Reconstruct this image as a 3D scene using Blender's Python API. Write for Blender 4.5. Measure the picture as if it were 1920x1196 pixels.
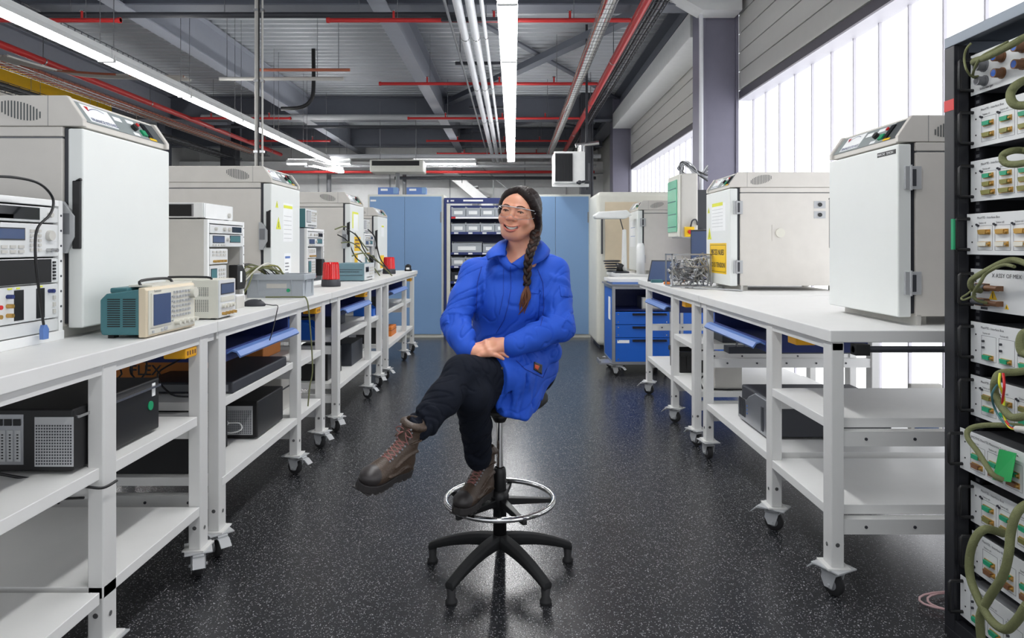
import bpy, bmesh, math, random
import numpy as np
from mathutils import Vector, Matrix, Euler, Quaternion
random.seed(7); np.random.seed(7)
for o in list(bpy.data.objects): bpy.data.objects.remove(o)
SC = bpy.context.scene; COL = SC.collection
PI = math.pi; R = math.radians
# ------------------------------------------------------------- camera
cd = bpy.data.cameras.new('camera'); cam = bpy.data.objects.new('camera', cd); COL.objects.link(cam)
cd.sensor_width = 36; cd.lens = 24.0; cd.shift_x = -2/1920; cd.shift_y = -137/1920
cd.clip_start = .05; cd.clip_end = 100
cam.location = (0, 0, 1.3); cam.rotation_euler = (PI/2, 0, 0)
SC.camera = cam
# ------------------------------------------------------------- world, exposure
W = bpy.data.worlds.new('sky'); SC.world = W; W.use_nodes = True
bg = W.node_tree.nodes['Background']; bg.inputs[0].default_value = (.92, .95, 1.0, 1); bg.inputs[1].default_value = 1.15
SC.view_settings.view_transform = 'Standard'; SC.view_settings.look = 'None'
SC.view_settings.gamma = 1; SC.view_settings.use_curve_mapping = False; SC.view_settings.exposure = 0.0
TUBE_POWER = 34.0; ADDED_UPLIGHT_POWER = 16.0; FAR_POWER = 120.0; WINDOW_POWER = 2.3
# ------------------------------------------------------------- materials
def lin(c):
    return tuple((v/255/12.92) if v/255 <= .04045 else ((v/255+.055)/1.055)**2.4 for v in c)
MATS = {}
def mat(name, rgb, rough=.5, metal=0, var=.04, scale=12, bump=0, bscale=60, emit=0, coat=0, spec=None, alpha=1, trans=0, sheen=0, sss=0):
    if name in MATS: return MATS[name]
    m = bpy.data.materials.new(name); m.use_nodes = True; nt = m.node_tree; b = nt.nodes['Principled BSDF']
    c = lin(rgb)
    tc = nt.nodes.new('ShaderNodeTexCoord')
    if var > 0:
        nz = nt.nodes.new('ShaderNodeTexNoise'); nz.inputs['Scale'].default_value = scale; nz.inputs['Detail'].default_value = 4
        nt.links.new(tc.outputs['Object'], nz.inputs['Vector'])
        mx = nt.nodes.new('ShaderNodeMix'); mx.data_type = 'RGBA'
        mx.inputs[6].default_value = tuple(v*(1-var*1.5) for v in c)+(1,); mx.inputs[7].default_value = tuple(min(1, v*(1+var*1.5)) for v in c)+(1,)
        nt.links.new(nz.outputs['Fac'], mx.inputs[0]); nt.links.new(mx.outputs[2], b.inputs['Base Color'])
    else: b.inputs['Base Color'].default_value = c+(1,)
    b.inputs['Roughness'].default_value = rough; b.inputs['Metallic'].default_value = metal
    if coat: b.inputs['Coat Weight'].default_value = coat; b.inputs['Coat Roughness'].default_value = .15
    if spec is not None: b.inputs['Specular IOR Level'].default_value = spec
    if emit: b.inputs['Emission Color'].default_value = c+(1,); b.inputs['Emission Strength'].default_value = emit
    if alpha < 1: b.inputs['Alpha'].default_value = alpha
    if trans: b.inputs['Transmission Weight'].default_value = trans
    if sheen: b.inputs['Sheen Weight'].default_value = sheen; b.inputs['Sheen Roughness'].default_value = .5
    if sss: b.inputs['Subsurface Weight'].default_value = sss; b.inputs['Subsurface Radius'].default_value = (.012, .004, .002)
    if bump:
        n2 = nt.nodes.new('ShaderNodeTexNoise'); n2.inputs['Scale'].default_value = bscale; n2.inputs['Detail'].default_value = 5
        nt.links.new(tc.outputs['Object'], n2.inputs['Vector'])
        bp = nt.nodes.new('ShaderNodeBump'); bp.inputs['Strength'].default_value = bump; bp.inputs['Distance'].default_value = .004
        nt.links.new(n2.outputs['Fac'], bp.inputs['Height']); nt.links.new(bp.outputs[0], b.inputs['Normal'])
    MATS[name] = m; return m
M = {}
def defm(k, *a, **kw): M[k] = mat(k, *a, **kw)
defm('white_paint', (234, 235, 234), .45); defm('bench_white', (222, 222, 220), .5, var=.02)
defm('bench_leg', (214, 214, 212), .42, var=.02); defm('oven_cream', (208, 204, 197), .5, bump=.05, bscale=400)
defm('oven_door', (226, 229, 226), .42, var=.01); defm('oven_panel', (140, 148, 148), .4); defm('oven_dark', (70, 76, 78), .5)
defm('black', (18, 18, 20), .45); defm('black_matte', (22, 23, 25), .75); defm('dark_grey', (52, 54, 60), .5); defm('rubber', (34, 34, 36), .7)
defm('mid_grey', (120, 122, 126), .5); defm('light_grey', (176, 178, 180), .5); defm('warm_grey', (196, 194, 188), .5)
defm('steel', (190, 190, 190), .25, 1); defm('chrome', (225, 225, 225), .08, 1, var=0); defm('zinc', (170, 172, 176), .38, .9)
defm('teal', (62, 112, 118), .5); defm('beige', (212, 198, 172), .5); defm('psu_cream', (214, 212, 200), .5)
defm('screen', (70, 86, 120), .2); defm('dark_glass', (24, 26, 30), .12); defm('yellow', (240, 196, 20), .5); defm('acid_yellow', (222, 226, 60), .5)
defm('orange', (214, 120, 40), .5); defm('red', (200, 30, 30), .4); defm('green', (20, 150, 100), .4); defm('white_paper', (238, 240, 240), .7)
defm('blue_paint', (20, 92, 190), .4); defm('navy', (38, 52, 110), .45); defm('blue_plastic', (92, 124, 186), .4); defm('cabinet_blue', (122, 156, 196), .45, var=.03, scale=1.5)
defm('cabinet_cream', (214, 214, 204), .5); defm('bin_grey', (168, 174, 180), .5); defm('bin_dark', (42, 46, 54), .5)
defm('girder', (98, 102, 112), .55); defm('purlin', (150, 154, 164), .5); defm('column_paint', (124, 122, 138), .5); defm('pipe_red', (190, 42, 42), .42); defm('pipe_white', (216, 218, 222), .42)
defm('cladding', (196, 196, 192), .5, var=.02); defm('band_dark', (84, 82, 90), .5); defm('reveal', (206, 204, 212), .5)
defm('olive', (112, 116, 78), .75, bump=.6, bscale=300, scale=60, var=.12); defm('rack_black', (30, 31, 36), .42); defm('rack_edge', (112, 120, 130), .35, .5)
defm('panel_white', (214, 216, 216), .4, var=.02); defm('ink', (40, 42, 50), .6, var=0); defm('gold', (200, 160, 90), .35, .8); defm('conn_green', (30, 150, 110), .4)
defm('conn_olive', (130, 128, 70), .4, .3); defm('brown', (120, 82, 54), .5); defm('copper', (176, 100, 74), .5); defm('cardboard', (190, 120, 60), .8)
# ------------------------------------------------------------- mesh builder
class MB:
    def __init__(s): s.v = []; s.f = []; s.mi = []; s.sm = []; s.cur = 0; s.T = None
    def m(s, i): s.cur = i; return s
    def add(s, vs, fs, smooth=False):
        b = len(s.v)
        if s.T is not None: vs = [s.T @ Vector(v) for v in vs]
        s.v += [tuple(v) for v in vs]; s.f += [tuple(b+i for i in f) for f in fs]; s.mi += [s.cur]*len(fs); s.sm += [smooth]*len(fs)
        return s
    def box(s, x0, x1, y0, y1, z0, z1):
        if x0 > x1: x0, x1 = x1, x0
        if y0 > y1: y0, y1 = y1, y0
        if z0 > z1: z0, z1 = z1, z0
        return s.add([(x0,y0,z0),(x1,y0,z0),(x1,y1,z0),(x0,y1,z0),(x0,y0,z1),(x1,y0,z1),(x1,y1,z1),(x0,y1,z1)],
                     [(0,3,2,1),(4,5,6,7),(0,1,5,4),(1,2,6,5),(2,3,7,6),(3,0,4,7)])
    def quad(s, *p): return s.add(p, [tuple(range(len(p)))])
    def cyl(s, p0, p1, r, n=14, r1=None, caps=True, smooth=True):
        r1 = r if r1 is None else r1
        p0 = Vector(p0); p1 = Vector(p1); d = (p1-p0).normalized()
        a = d.orthogonal().normalized(); b = d.cross(a)
        vs = []; fs = []
        for k in range(n):
            t = 2*PI*k/n; q = a*math.cos(t)+b*math.sin(t)
            vs.append(p0+q*r); vs.append(p1+q*r1)
        for k in range(n):
            j = (k+1) % n; fs.append((2*k, 2*j, 2*j+1, 2*k+1))
        s.add(vs, fs, smooth)
        if caps:
            s.add([vs[2*k] for k in range(n)][::-1], [tuple(range(n))]); s.add([vs[2*k+1] for k in range(n)], [tuple(range(n))])
        return s
    def tube(s, pts, r, n=8, closed=False, smooth=True, sub=0):
        pts = [Vector(p) for p in pts]
        if sub: pts = catmull(pts, sub, closed)
        N = len(pts); rr = r if hasattr(r, '__len__') else [r]*N
        if len(rr) != N: rr = [float(np.interp(i/(N-1), np.linspace(0, 1, len(rr)), rr)) for i in range(N)]
        tans = []
        for i in range(N):
            if closed: d = pts[(i+1) % N]-pts[i-1]
            else: d = pts[min(i+1, N-1)]-pts[max(i-1, 0)]
            tans.append(d.normalized() if d.length > 1e-9 else Vector((0, 0, 1)))
        a = tans[0].orthogonal().normalized(); vs = []
        for i in range(N):
            a = a - tans[i]*a.dot(tans[i]); a.normalize(); b = tans[i].cross(a)
            for k in range(n):
                t = 2*PI*k/n; vs.append(pts[i]+(a*math.cos(t)+b*math.sin(t))*rr[i])
        fs = []
        for i in range(N if closed else N-1):
            j = (i+1) % N
            for k in range(n):
                l = (k+1) % n; fs.append((i*n+k, i*n+l, j*n+l, j*n+k))
        s.add(vs, fs, smooth)
        if not closed: s.add(vs[:n][::-1], [tuple(range(n))]); s.add(vs[-n:], [tuple(range(n))])
        return s
    def prism(s, poly, axis, a0, a1):
        """extrude 2D polygon along axis: 'x': poly is (y,z); 'y': (x,z); 'z': (x,y)"""
        def P(p, a): return {'x': (a, p[0], p[1]), 'y': (p[0], a, p[1]), 'z': (p[0], p[1], a)}[axis]
        n = len(poly); vs = [P(p, a0) for p in poly]+[P(p, a1) for p in poly]
        fs = [tuple(range(n))[::-1], tuple(range(n, 2*n))]+[(k, (k+1) % n, n+(k+1) % n, n+k) for k in range(n)]
        return s.add(vs, fs)
    def lathe(s, prof, c=(0,0,0), n=28, smooth=True, ax='z'):
        vs = []; fs = []; k = len(prof); c = Vector(c)
        for i in range(n):
            t = 2*PI*i/n
            for r, z in prof:
                p = (r*math.cos(t), r*math.sin(t), z)
                if ax == 'x': p = (p[2], p[0], p[1])
                if ax == 'y': p = (p[1], p[2], p[0])
                vs.append(c+Vector(p))
        for i in range(n):
            j = (i+1) % n
            for q in range(k-1): fs.append((i*k+q, j*k+q, j*k+q+1, i*k+q+1))
        return s.add(vs, fs, smooth)
    def ell(s, c, r, n=16, k=10, rot=None):
        vs = []; fs = []; c = Vector(c)
        for i in range(k+1):
            p = PI*i/k
            for j in range(n):
                t = 2*PI*j/n; v = Vector((r[0]*math.sin(p)*math.cos(t), r[1]*math.sin(p)*math.sin(t), r[2]*math.cos(p)))
                if rot: v = rot @ v
                vs.append(c+v)
        for i in range(k):
            for j in range(n):
                l = (j+1) % n; fs.append((i*n+j, (i+1)*n+j, (i+1)*n+l, i*n+l))
        return s.add(vs, fs, True)
    def text(s, txt, size, origin, xdir, ydir, depth=.0006, align='LEFT', bold=False):
        cu = bpy.data.curves.new('t', 'FONT'); cu.body = txt; cu.size = size; cu.extrude = 0; cu.align_x = align; cu.resolution_u = 2
        if bold: cu.offset = size*.012
        o = bpy.data.objects.new('t', cu); COL.objects.link(o)
        me = bpy.data.meshes.new_from_object(o)
        x = Vector(xdir).normalized(); y = Vector(ydir).normalized(); z = x.cross(y); og = Vector(origin)
        s.add([og+x*v.co.x+y*v.co.y+z*depth for v in me.vertices], [tuple(p.vertices) for p in me.polygons])
        bpy.data.objects.remove(o); bpy.data.curves.remove(cu); bpy.data.meshes.remove(me)
        return s
    def build(s, name, mats, parent=None, bevel=0, loc=None, seg=2, fix=True):
        me = bpy.data.meshes.new(name); me.from_pydata(s.v, [], s.f)
        if not isinstance(mats, (list, tuple)): mats = [mats]
        for q in mats: me.materials.append(M[q] if isinstance(q, str) else q)
        me.polygons.foreach_set('material_index', s.mi); me.polygons.foreach_set('use_smooth', s.sm)
        if fix:
            bm = bmesh.new(); bm.from_mesh(me); bmesh.ops.recalc_face_normals(bm, faces=bm.faces); bm.to_mesh(me); bm.free()
        me.update()
        o = bpy.data.objects.new(name, me); COL.objects.link(o)
        if parent is not None: o.parent = parent
        if loc: o.location = loc
        if bevel:
            b = o.modifiers.new('b', 'BEVEL'); b.width = bevel; b.segments = seg; b.limit_method = 'ANGLE'; b.angle_limit = R(40); b.harden_normals = False
        return o
def build_each(s, name, mats, parent=None, **kw):
    n = len(s.v); par = list(range(n))
    def fd(i):
        while par[i] != i: par[i] = par[par[i]]; i = par[i]
        return i
    for f in s.f:
        a = fd(f[0])
        for q in f[1:]: par[fd(q)] = a
    # islands sharing a coordinate belong together
    at = {}
    for i, v in enumerate(s.v):
        k = (round(v[0], 5), round(v[1], 5), round(v[2], 5))
        if k in at: par[fd(i)] = fd(at[k])
        else: at[k] = i
    groups = {}
    for fi, f in enumerate(s.f): groups.setdefault(fd(f[0]), []).append(fi)
    out = []
    for g in groups.values():
        b = MB(); mp = {}
        for fi in g:
            for q in s.f[fi]:
                if q not in mp: mp[q] = len(b.v); b.v.append(s.v[q])
            b.f.append(tuple(mp[q] for q in s.f[fi])); b.mi.append(s.mi[fi]); b.sm.append(s.sm[fi])
        out.append(b.build(name, mats, parent, **kw))
    return out
MB.each = build_each
def catmull(P, sub, closed=False):
    n = len(P); out = []
    for i in range(n if closed else n-1):
        if closed: a, b, c, d = P[i-1], P[i], P[(i+1) % n], P[(i+2) % n]
        else: a, b, c, d = P[max(i-1, 0)], P[i], P[i+1], P[min(i+2, n-1)]
        for k in range(sub):
            t = k/sub; out.append(.5*((2*b)+(c-a)*t+(2*a-5*b+4*c-d)*t*t+(3*b-a-3*c+d)*t**3))
    if not closed: out.append(P[-1])
    return out
def setp(o, label=None, cat=None, group=None, kind=None):
    if label: o['label'] = label
    if cat: o['category'] = cat
    if group: o['group'] = group
    if kind: o['kind'] = kind
    return o
def thing(name, loc, label, cat, group=None, rz=0):
    o = bpy.data.objects.new(name, None); COL.objects.link(o); o.location = loc; o.rotation_euler = (0, 0, rz); o.empty_display_size = .05
    return setp(o, label, cat, group)
def struct(name, mb, mats, label=None, bevel=0):
    return setp(mb.build(name, mats, bevel=bevel), label, kind='structure')
KIDS = {}
def copy_tree(o, loc=None, rz=None, label=None, parent=None, name=None):
    c = o.copy(); COL.objects.link(c); c.parent = parent
    for ch in [q for q in o.children]: copy_tree(ch, parent=c)
    if loc is not None: c.location = loc
    if rz is not None: c.rotation_euler = (0, 0, rz)
    if label: c['label'] = label
    return c
def wmb(t):
    b = MB(); b.T = Matrix.Translation(-Vector(t.location)); return b
def pX(x, y, X):
    D = X*1280/(x-962); return Vector((X, D, 1.3-(y-461)/1280*D))
def px(x, y, D):
    """point at depth D seen at pixel x,y"""
    return Vector(((x-962)/1280*D, D, 1.3-(y-461)/1280*D))
# ============================================================= SETTING
def floor_mat():
    m = bpy.data.materials.new('speckled_floor'); m.use_nodes = True; nt = m.node_tree; b = nt.nodes['Principled BSDF']; N = nt.nodes.new; L = nt.links.new
    tc = N('ShaderNodeTexCoord')
    v1 = N('ShaderNodeTexVoronoi'); v1.inputs['Scale'].default_value = 150; L(tc.outputs['Object'], v1.inputs['Vector'])
    v2 = N('ShaderNodeTexVoronoi'); v2.inputs['Scale'].default_value = 70; L(tc.outputs['Object'], v2.inputs['Vector'])
    def flecks(v, thr, pick):
        a = N('ShaderNodeMath'); a.operation = 'LESS_THAN'; a.inputs[1].default_value = thr; L(v.outputs['Distance'], a.inputs[0])
        sp = N('ShaderNodeSeparateColor'); L(v.outputs['Color'], sp.inputs[0])
        c = N('ShaderNodeMath'); c.operation = 'GREATER_THAN'; c.inputs[1].default_value = pick; L(sp.outputs[0], c.inputs[0])
        d = N('ShaderNodeMath'); d.operation = 'MULTIPLY'; L(a.outputs[0], d.inputs[0]); L(c.outputs[0], d.inputs[1]); 
        e = N('ShaderNodeMath'); e.operation = 'MULTIPLY'; L(d.outputs[0], e.inputs[0]); L(sp.outputs[1], e.inputs[1]); return e
    f1 = flecks(v1, .34, .38); f2 = flecks(v2, .22, .78)
    s = N('ShaderNodeMath'); s.operation = 'MAXIMUM'; L(f1.outputs[0], s.inputs[0]); L(f2.outputs[0], s.inputs[1])
    nz = N('ShaderNodeTexNoise'); nz.inputs['Scale'].default_value = 1.3; nz.inputs['Detail'].default_value = 6; L(tc.outputs['Object'], nz.inputs['Vector'])
    mx = N('ShaderNodeMix'); mx.data_type = 'RGBA'; mx.inputs[6].default_value = (.026, .027, .030, 1); mx.inputs[7].default_value = (.36, .36, .37, 1)
    L(s.outputs[0], mx.inputs[0]); L(mx.outputs[2], b.inputs['Base Color'])
    r = N('ShaderNodeMapRange'); r.inputs['To Min'].default_value = .19; r.inputs['To Max'].default_value = .30; L(nz.outputs['Fac'], r.inputs[0]); L(r.outputs[0], b.inputs['Roughness'])
    n3 = N('ShaderNodeTexNoise'); n3.inputs['Scale'].default_value = 160; n3.inputs['Detail'].default_value = 2; L(tc.outputs['Object'], n3.inputs['Vector'])
    bp = N('ShaderNodeBump'); bp.inputs['Strength'].default_value = .17; bp.inputs['Distance'].default_value = .003; L(n3.outputs['Fac'], bp.inputs['Height']); L(bp.outputs[0], b.inputs['Normal'])
    return m
M['floor'] = floor_mat()
def window_mat():
    m = bpy.data.materials.new('lit_polycarbonate'); m.use_nodes = True; nt = m.node_tree; nt.nodes.clear(); N = nt.nodes.new; L = nt.links.new
    o = N('ShaderNodeOutputMaterial'); e = N('ShaderNodeEmission'); tc = N('ShaderNodeTexCoord'); nz = N('ShaderNodeTexNoise'); nz.inputs['Scale'].default_value = .6
    L(tc.outputs['Object'], nz.inputs[0]); mx = N('ShaderNodeMix'); mx.data_type = 'RGBA'; mx.inputs[6].default_value = (.90, .93, 1, 1); mx.inputs[7].default_value = (1, 1, 1, 1)
    L(nz.outputs['Fac'], mx.inputs[0]); L(mx.outputs[2], e.inputs[0]); e.inputs[1].default_value = WINDOW_POWER; L(e.outputs[0], o.inputs[0]); return m
M['window'] = window_mat()
b = MB(); b.quad((-9, -3, 0), (2.7, -3, 0), (2.7, 20, 0), (-9, 20, 0)); struct('floor', b, 'floor', 'glossy black floor with white speckles')
# corrugated roof deck, ribs run across the aisle
b = MB(); y = -3.; p = .19; ys = []
while y < 19.6:
    ys += [(y, 4.35), (y+.06, 4.35), (y+.085, 4.42), (y+.165, 4.42)]; y += p
vs = []
for (yy, zz) in ys: vs += [(-9, yy, zz), (2.7, yy, zz)]
b.add(vs, [(2*i, 2*i+1, 2*i+3, 2*i+2) for i in range(len(ys)-1)])
M['deck'] = mat('deck', (186, 190, 194), .42, .35, var=.06, scale=2)
struct('ceiling', b, 'deck', 'corrugated metal roof deck').data
# side walls
b = MB()
for (y0, y1) in ((-3, .6), (.9, 7.26), (7.75, 13.9)):
    z = 2.94
    b.m(1).box(2.40, 2.46, y0, y1, 2.86, 2.94).m(2).box(2.40, 2.56, y0, y1, 2.845, 2.86)
    while z < 4.34:                      # ribbed cladding boards
        b.m(0).box(2.42, 2.5, y0, y1, z, z+.012).box(2.40, 2.5, y0, y1, z+.012, min(z+.20, 4.35)); z += .2
    b.m(3).box(2.38, 2.62, y0, y1, 0, .10)
b.m(0).box(2.40, 2.5, 14.4, 19.6, 0, 4.35)
struct('wall_right', b, ['cladding', 'band_dark', 'reveal', 'light_grey'], 'wall of ribbed grey cladding above the daylit panels')
for n, (y0, y1) in enumerate(((-3, .75), (.75, 7.4), (7.6, 14.0))):
    wf = MB(); wf.quad((2.56, y0, .1), (2.56, y1, .1), (2.56, y1, 2.86), (2.56, y0, 2.86))
    w = struct('window_%d' % (n+1), wf, 'window', 'bright translucent panel window')
    fb = MB(); y = 7.22-.355*int((7.22-y0)/.355)
    while y < y1:
        if y > y0: fb.box(2.535, 2.555, y-.008, y+.008, .1, 2.86)
        y += .355
    fb.box(2.53, 2.555, y0, y1, .1, .14); fb.build('window_frame', 'reveal', w)
b = MB(); b.box(-9, 2.7, 19.4, 19.6, 0, 4.35); struct('wall_back', b, 'white_paint', 'white back wall of the hall')
b = MB(); b.box(-9.1, -8.9, -3, 19.6, 0, 4.35); struct('wall_left', b, 'white_paint', 'white side wall of the hall')
# low white partition wall behind the cabinets
b = MB(); b.box(-8.9, 2.4, 18.2, 18.3, 0, 3.55)
for x in (-5.2, -3.3, -1.7, .3, 1.4): b.m(1).box(x, x+.03, 18.17, 18.2, 0, 3.55)
b.m(1).box(-8.9, 2.4, 18.15, 18.2, 3.2, 3.24)
struct('trim_1', b, ['white_paint', 'light_grey'], 'white panelled partition behind the cupboards')
# columns
def hcol(n, x0, x1, y0, dy, mt, label, zt=4.35):
    b = MB(); b.box(x0, x0+.03, y0, y0+dy, 0, zt).box(x1-.03, x1, y0, y0+dy, 0, zt).box(x0+.03, x1-.03, y0+.02, y0+.05, 0, zt)
    b.box(x0-.05, x1, y0-.03, y0+dy+.03, 0, .02)
    struct('trim_%d' % n, b, mt, label, bevel=.004)
hcol(2, 2.02, 2.40, 7.26, .42, 'column_paint', 'violet-grey steel column standing between the two daylit bays')
hcol(3, 2.03, 2.40, 13.9, .42, 'column_paint', 'violet-grey steel column at the far end of the daylit wall')
hcol(4, 2.02, 2.40, .62, .26, 'column_paint', 'violet-grey steel column beside the camera')
hcol(5, -7.25, -6.88, 16.9, .3, 'dark_grey', 'dark steel column by the far white wall')
hcol(6, -8.3, -8.1, 15.9, .3, 'girder', 'dark steel column near the side wall')
hcol(7, 1.35, 1.6, 13.6, .3, 'dark_grey', 'dark steel post behind the fan heater')
# girders across and purlins along
def ibeam(b, ax, a0, a1, c, z0, z1, w, t=.018, tw=.01):
    f = (lambda u0, u1, v0, v1, z0, z1: b.box(u0, u1, v0, v1, z0, z1)) if ax == 'x' else (lambda u0, u1, v0, v1, z0, z1: b.box(v0, v1, u0, u1, z0, z1))
    f(a0, a1, c-w/2, c+w/2, z0, z0+t); f(a0, a1, c-w/2, c+w/2, z1-t, z1); f(a0, a1, c-tw/2, c+tw/2, z0+t, z1-t)
n = 8
for yy in (.7, 7.35, 13.95, 17.6):
    b = MB(); ibeam(b, 'x', -8.9, 2.3, yy, 3.85, 4.33, .26); struct('trim_%d' % n, b, 'girder', 'deep grey girder crossing under the roof deck'); n += 1
for xx in (-7, -4.2, -1.42):
    b = MB(); ibeam(b, 'y', -2.5, 19.4, xx, 3.84, 4.34, .19); struct('trim_%d' % n, b, 'purlin', 'grey roof beam running down the hall'); n += 1
b = MB(); ibeam(b, 'y', -2.5, 19.4, 2.18, 4.0, 4.34, .3); struct('trim_%d' % n, b, 'girder', 'grey edge beam along the daylit wall'); n += 1
b = MB()
def bar(b, p, q, w, h):
    p = Vector(p); q = Vector(q); d = (q-p).normalized(); s_ = d.cross(Vector((0, 0, 1))).normalized()*w/2; u = Vector((0, 0, h/2))
    vs = [p-s_-u, p+s_-u, p+s_+u, p-s_+u, q-s_-u, q+s_-u, q+s_+u, q-s_+u]
    b.add(vs, [(0,3,2,1),(4,5,6,7),(0,1,5,4),(1,2,6,5),(2,3,7,6),(3,0,4,7)])
bar(b, (2.1, 7.5, 4.2), (-1.3, 13.8, 4.2), .16, .10); bar(b, (-1.3, 7.5, 4.28), (2.1, 13.8, 4.28), .09, .03)
bar(b, (2.1, 14.1, 4.2), (-1.3, 17.5, 4.2), .12, .10); bar(b, (-1.3, 14.1, 4.28), (2.1, 17.5, 4.28), .08, .03)
struct('trim_%d' % n, b, 'girder', 'crossed diagonal roof bracing'); n += 1
# box casings near the wall head
b = MB(); b.box(2.02, 2.39, 7.8, 13.85, 3.68, 3.98); struct('trim_%d' % n, b, 'white_paint', 'long white boxed casing above the far daylit bay', bevel=.01); n += 1
b = MB(); b.prism([(1.5, 3.98), (1.55, 4.1), (2.35, 3.95), (2.35, 3.72), (1.95, 3.72)], 'y', 7.0, 7.25); struct('trim_%d' % n, b, 'white_paint', 'white boxed bracket at the column head'); n += 1
# ============================================================= CEILING SERVICES
def pipe_thing(name, pts, r, mt, label, cat='pipe', group=None, extra=None, n=10, sub=0):
    t = thing(name, pts[0], label, cat, group); o = Vector(pts[0])
    b = MB(); b.tube([Vector(p)-o for p in pts], r, n=n, sub=sub); b.build('pipe_run', mt, t)
    if extra:
        e = MB(); extra(e, o); e.each('pipe_clamp', 'steel', t)
    return t
def clamps(xc, z, r, ys, up=.35):
    def f(e, o):
        for y in ys:
            e.cyl(Vector((xc, y-.012, z))-o, Vector((xc, y+.012, z))-o, r+.004, 12); e.cyl(Vector((xc, y, z+r))-o, Vector((xc, y, z+up))-o, .005, 6)
    return f
zp = 3.6
pipe_thing('sprinkler_main', [(1.25, .2, zp), (1.25, 17.2, zp)], .045, 'pipe_red', 'thick red sprinkler main running down the hall beside the black cable tray', extra=clamps(1.25, zp, .045, (2, 5, 8.5, 11, 14, 16.5), .5))
pipe_thing('sprinkler_main', [(-5.85, .2, zp), (-5.85, 17.2, zp)], .045, 'pipe_red', 'thick red sprinkler main above the row of ovens away from the windows', extra=clamps(-5.85, zp, .045, (2, 5, 8.5, 11, 14, 16.5), .5))
def branch(x0, x1, y, k, who):
    t = thing('sprinkler_branch', (x0, y, zp), 'thin red sprinkler branch pipe '+k, 'pipe', 'red sprinkler branches over the '+who)
    b = MB(); b.cyl((0, 0, 0), (x1-x0, 0, 0), .022, 10); b.cyl((0, 0, 0), (.03 if x1 > x0 else -.03, 0, 0), .029, 10)
    for f in (.22, .55, .8): b.cyl(((x1-x0)*f, 0, 0), ((x1-x0)*f, 0, .09), .012, 8)
    b.build('pipe_run', 'pipe_red', t); s = MB()
    for f in (.22, .55, .8): s.cyl(((x1-x0)*f, 0, .09), ((x1-x0)*f, 0, .10), .024, 8)
    s.each('sprinkler_head', 'steel', t); s = MB()
    for f in (.22, .8): s.cyl(((x1-x0)*f+.04, 0, 0), ((x1-x0)*f+.04, 0, .7), .004, 5)
    s.each('hanger_rod', 'steel', t)
ordn = ['first from the camera', 'second from the camera', 'third from the camera', 'fourth from the camera', 'fifth from the camera']
for k, y in enumerate((6.96, 9.68, 12.3, 14.95, 17.0)):
    branch(-1.9, 1.2, y, 'crossing the centre lamp row, '+ordn[k], 'aisle')
for k, y in enumerate((6.96, 12.3, 14.95)):
    branch(-4.0, -5.8, y, 'ending short of the aisle, '+ordn[k].replace(', above the blue cupboards', ''), 'side bay')
# white conduits beside centre lamps
zc = 3.5
for k, (x, r, lab) in enumerate(((-.505, .042, 'thick white overhead pipe, the outer one of the fat pair beside the lamp row'), (-.392, .042, 'thick white overhead pipe, the inner one of the fat pair beside the lamp row'), (-.285, .02, 'thin white overhead pipe closest to the centre lamp row'))):
    pipe_thing('ceiling_pipe', [(x, .3, zc), (x, 17.8, zc)], r, 'pipe_white', lab, group='white pipes beside the centre lamps', extra=clamps(x, zc, r, (2.5, 4.9, 7.2, 9.5, 12, 14.5)))
pipe_thing('ceiling_pipe', [(-.625, .3, 3.53), (-.625, 17.0, 3.53)], .014, 'mid_grey', 'thin dark grey conduit beside the fat white pipes')
for k, y in enumerate((3.4, 6.85, 8.5, 11.2)):
    t = thing('support_rail', (-.72, y, 3.555), 'dark steel hanger rail carrying the white pipes, %s' % ['above the camera', 'nearest the first red branch pipe', 'just before the second red branch pipe', 'after the second red branch pipe'][k], 'rail', 'hanger rails under the white pipes')
    b = MB(); b.box(0, .72, -.02, .02, 0, .035).cyl((.06, 0, .03), (.06, 0, .75), .005, 6).cyl((.66, 0, .03), (.66, 0, .75), .005, 6); b.each('rail_bar', 'dark_grey', t)
# dark pipe across at the near girder
pipe_thing('ceiling_pipe', [(-6, 7.1, 3.70), (-.5, 7.1, 3.70)], .03, 'dark_grey', 'dark horizontal pipe crossing in front of the near girder', extra=lambda e, o: [e.cyl(Vector((x, 7.1, 3.7))-o, Vector((x, 7.1, 4.3))-o, .005, 6) for x in (-4.6, -3.0, -1.6)])
pipe_thing('ceiling_pipe', [(-6, 13.3, 3.62), (-.3, 13.3, 3.62)], .03, 'dark_grey', 'dark horizontal pipe crossing in front of the far girder')
pipe_thing('ceiling_pipe', [(-6, 13.15, 3.78), (-.3, 13.15, 3.78)], .055, 'light_grey', 'pale fat pipe just above the dark one by the far girder')
pipe_thing('ceiling_pipe', [(-4.5, 15.6, 3.35), (2.0, 15.6, 3.35)], .05, 'pipe_white', 'pale horizontal pipe over the far partition')
pipe_thing('ceiling_pipe', [(-5, 16.4, 3.22), (2.0, 16.4, 3.22)], .04, 'light_grey', 'grey horizontal pipe low over the far partition')
pipe_thing('ceiling_pipe', [(-6, 16.8, 3.12), (2.0, 16.8, 3.12)], .035, 'pipe_red', 'red horizontal pipe low over the far partition')
pipe_thing('ceiling_pipe', [(-3.0, 17.3, 3.02), (2.1, 17.3, 3.02)], .04, 'dark_grey', 'dark horizontal pipe just above the far partition lamps')
pipe_thing('copper_conduit', [(-3.4, 9.0, 3.62), (-2.15, 9.0, 3.62)], .02, 'copper', 'short copper-coloured conduit crossing to the vertical drop pipe', extra=lambda e, o: [e.cyl(Vector((x, 9, 3.6))-o, Vector((x, 9, 4.36))-o, .005, 6) for x in (-3.3, -2.3)])
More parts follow.
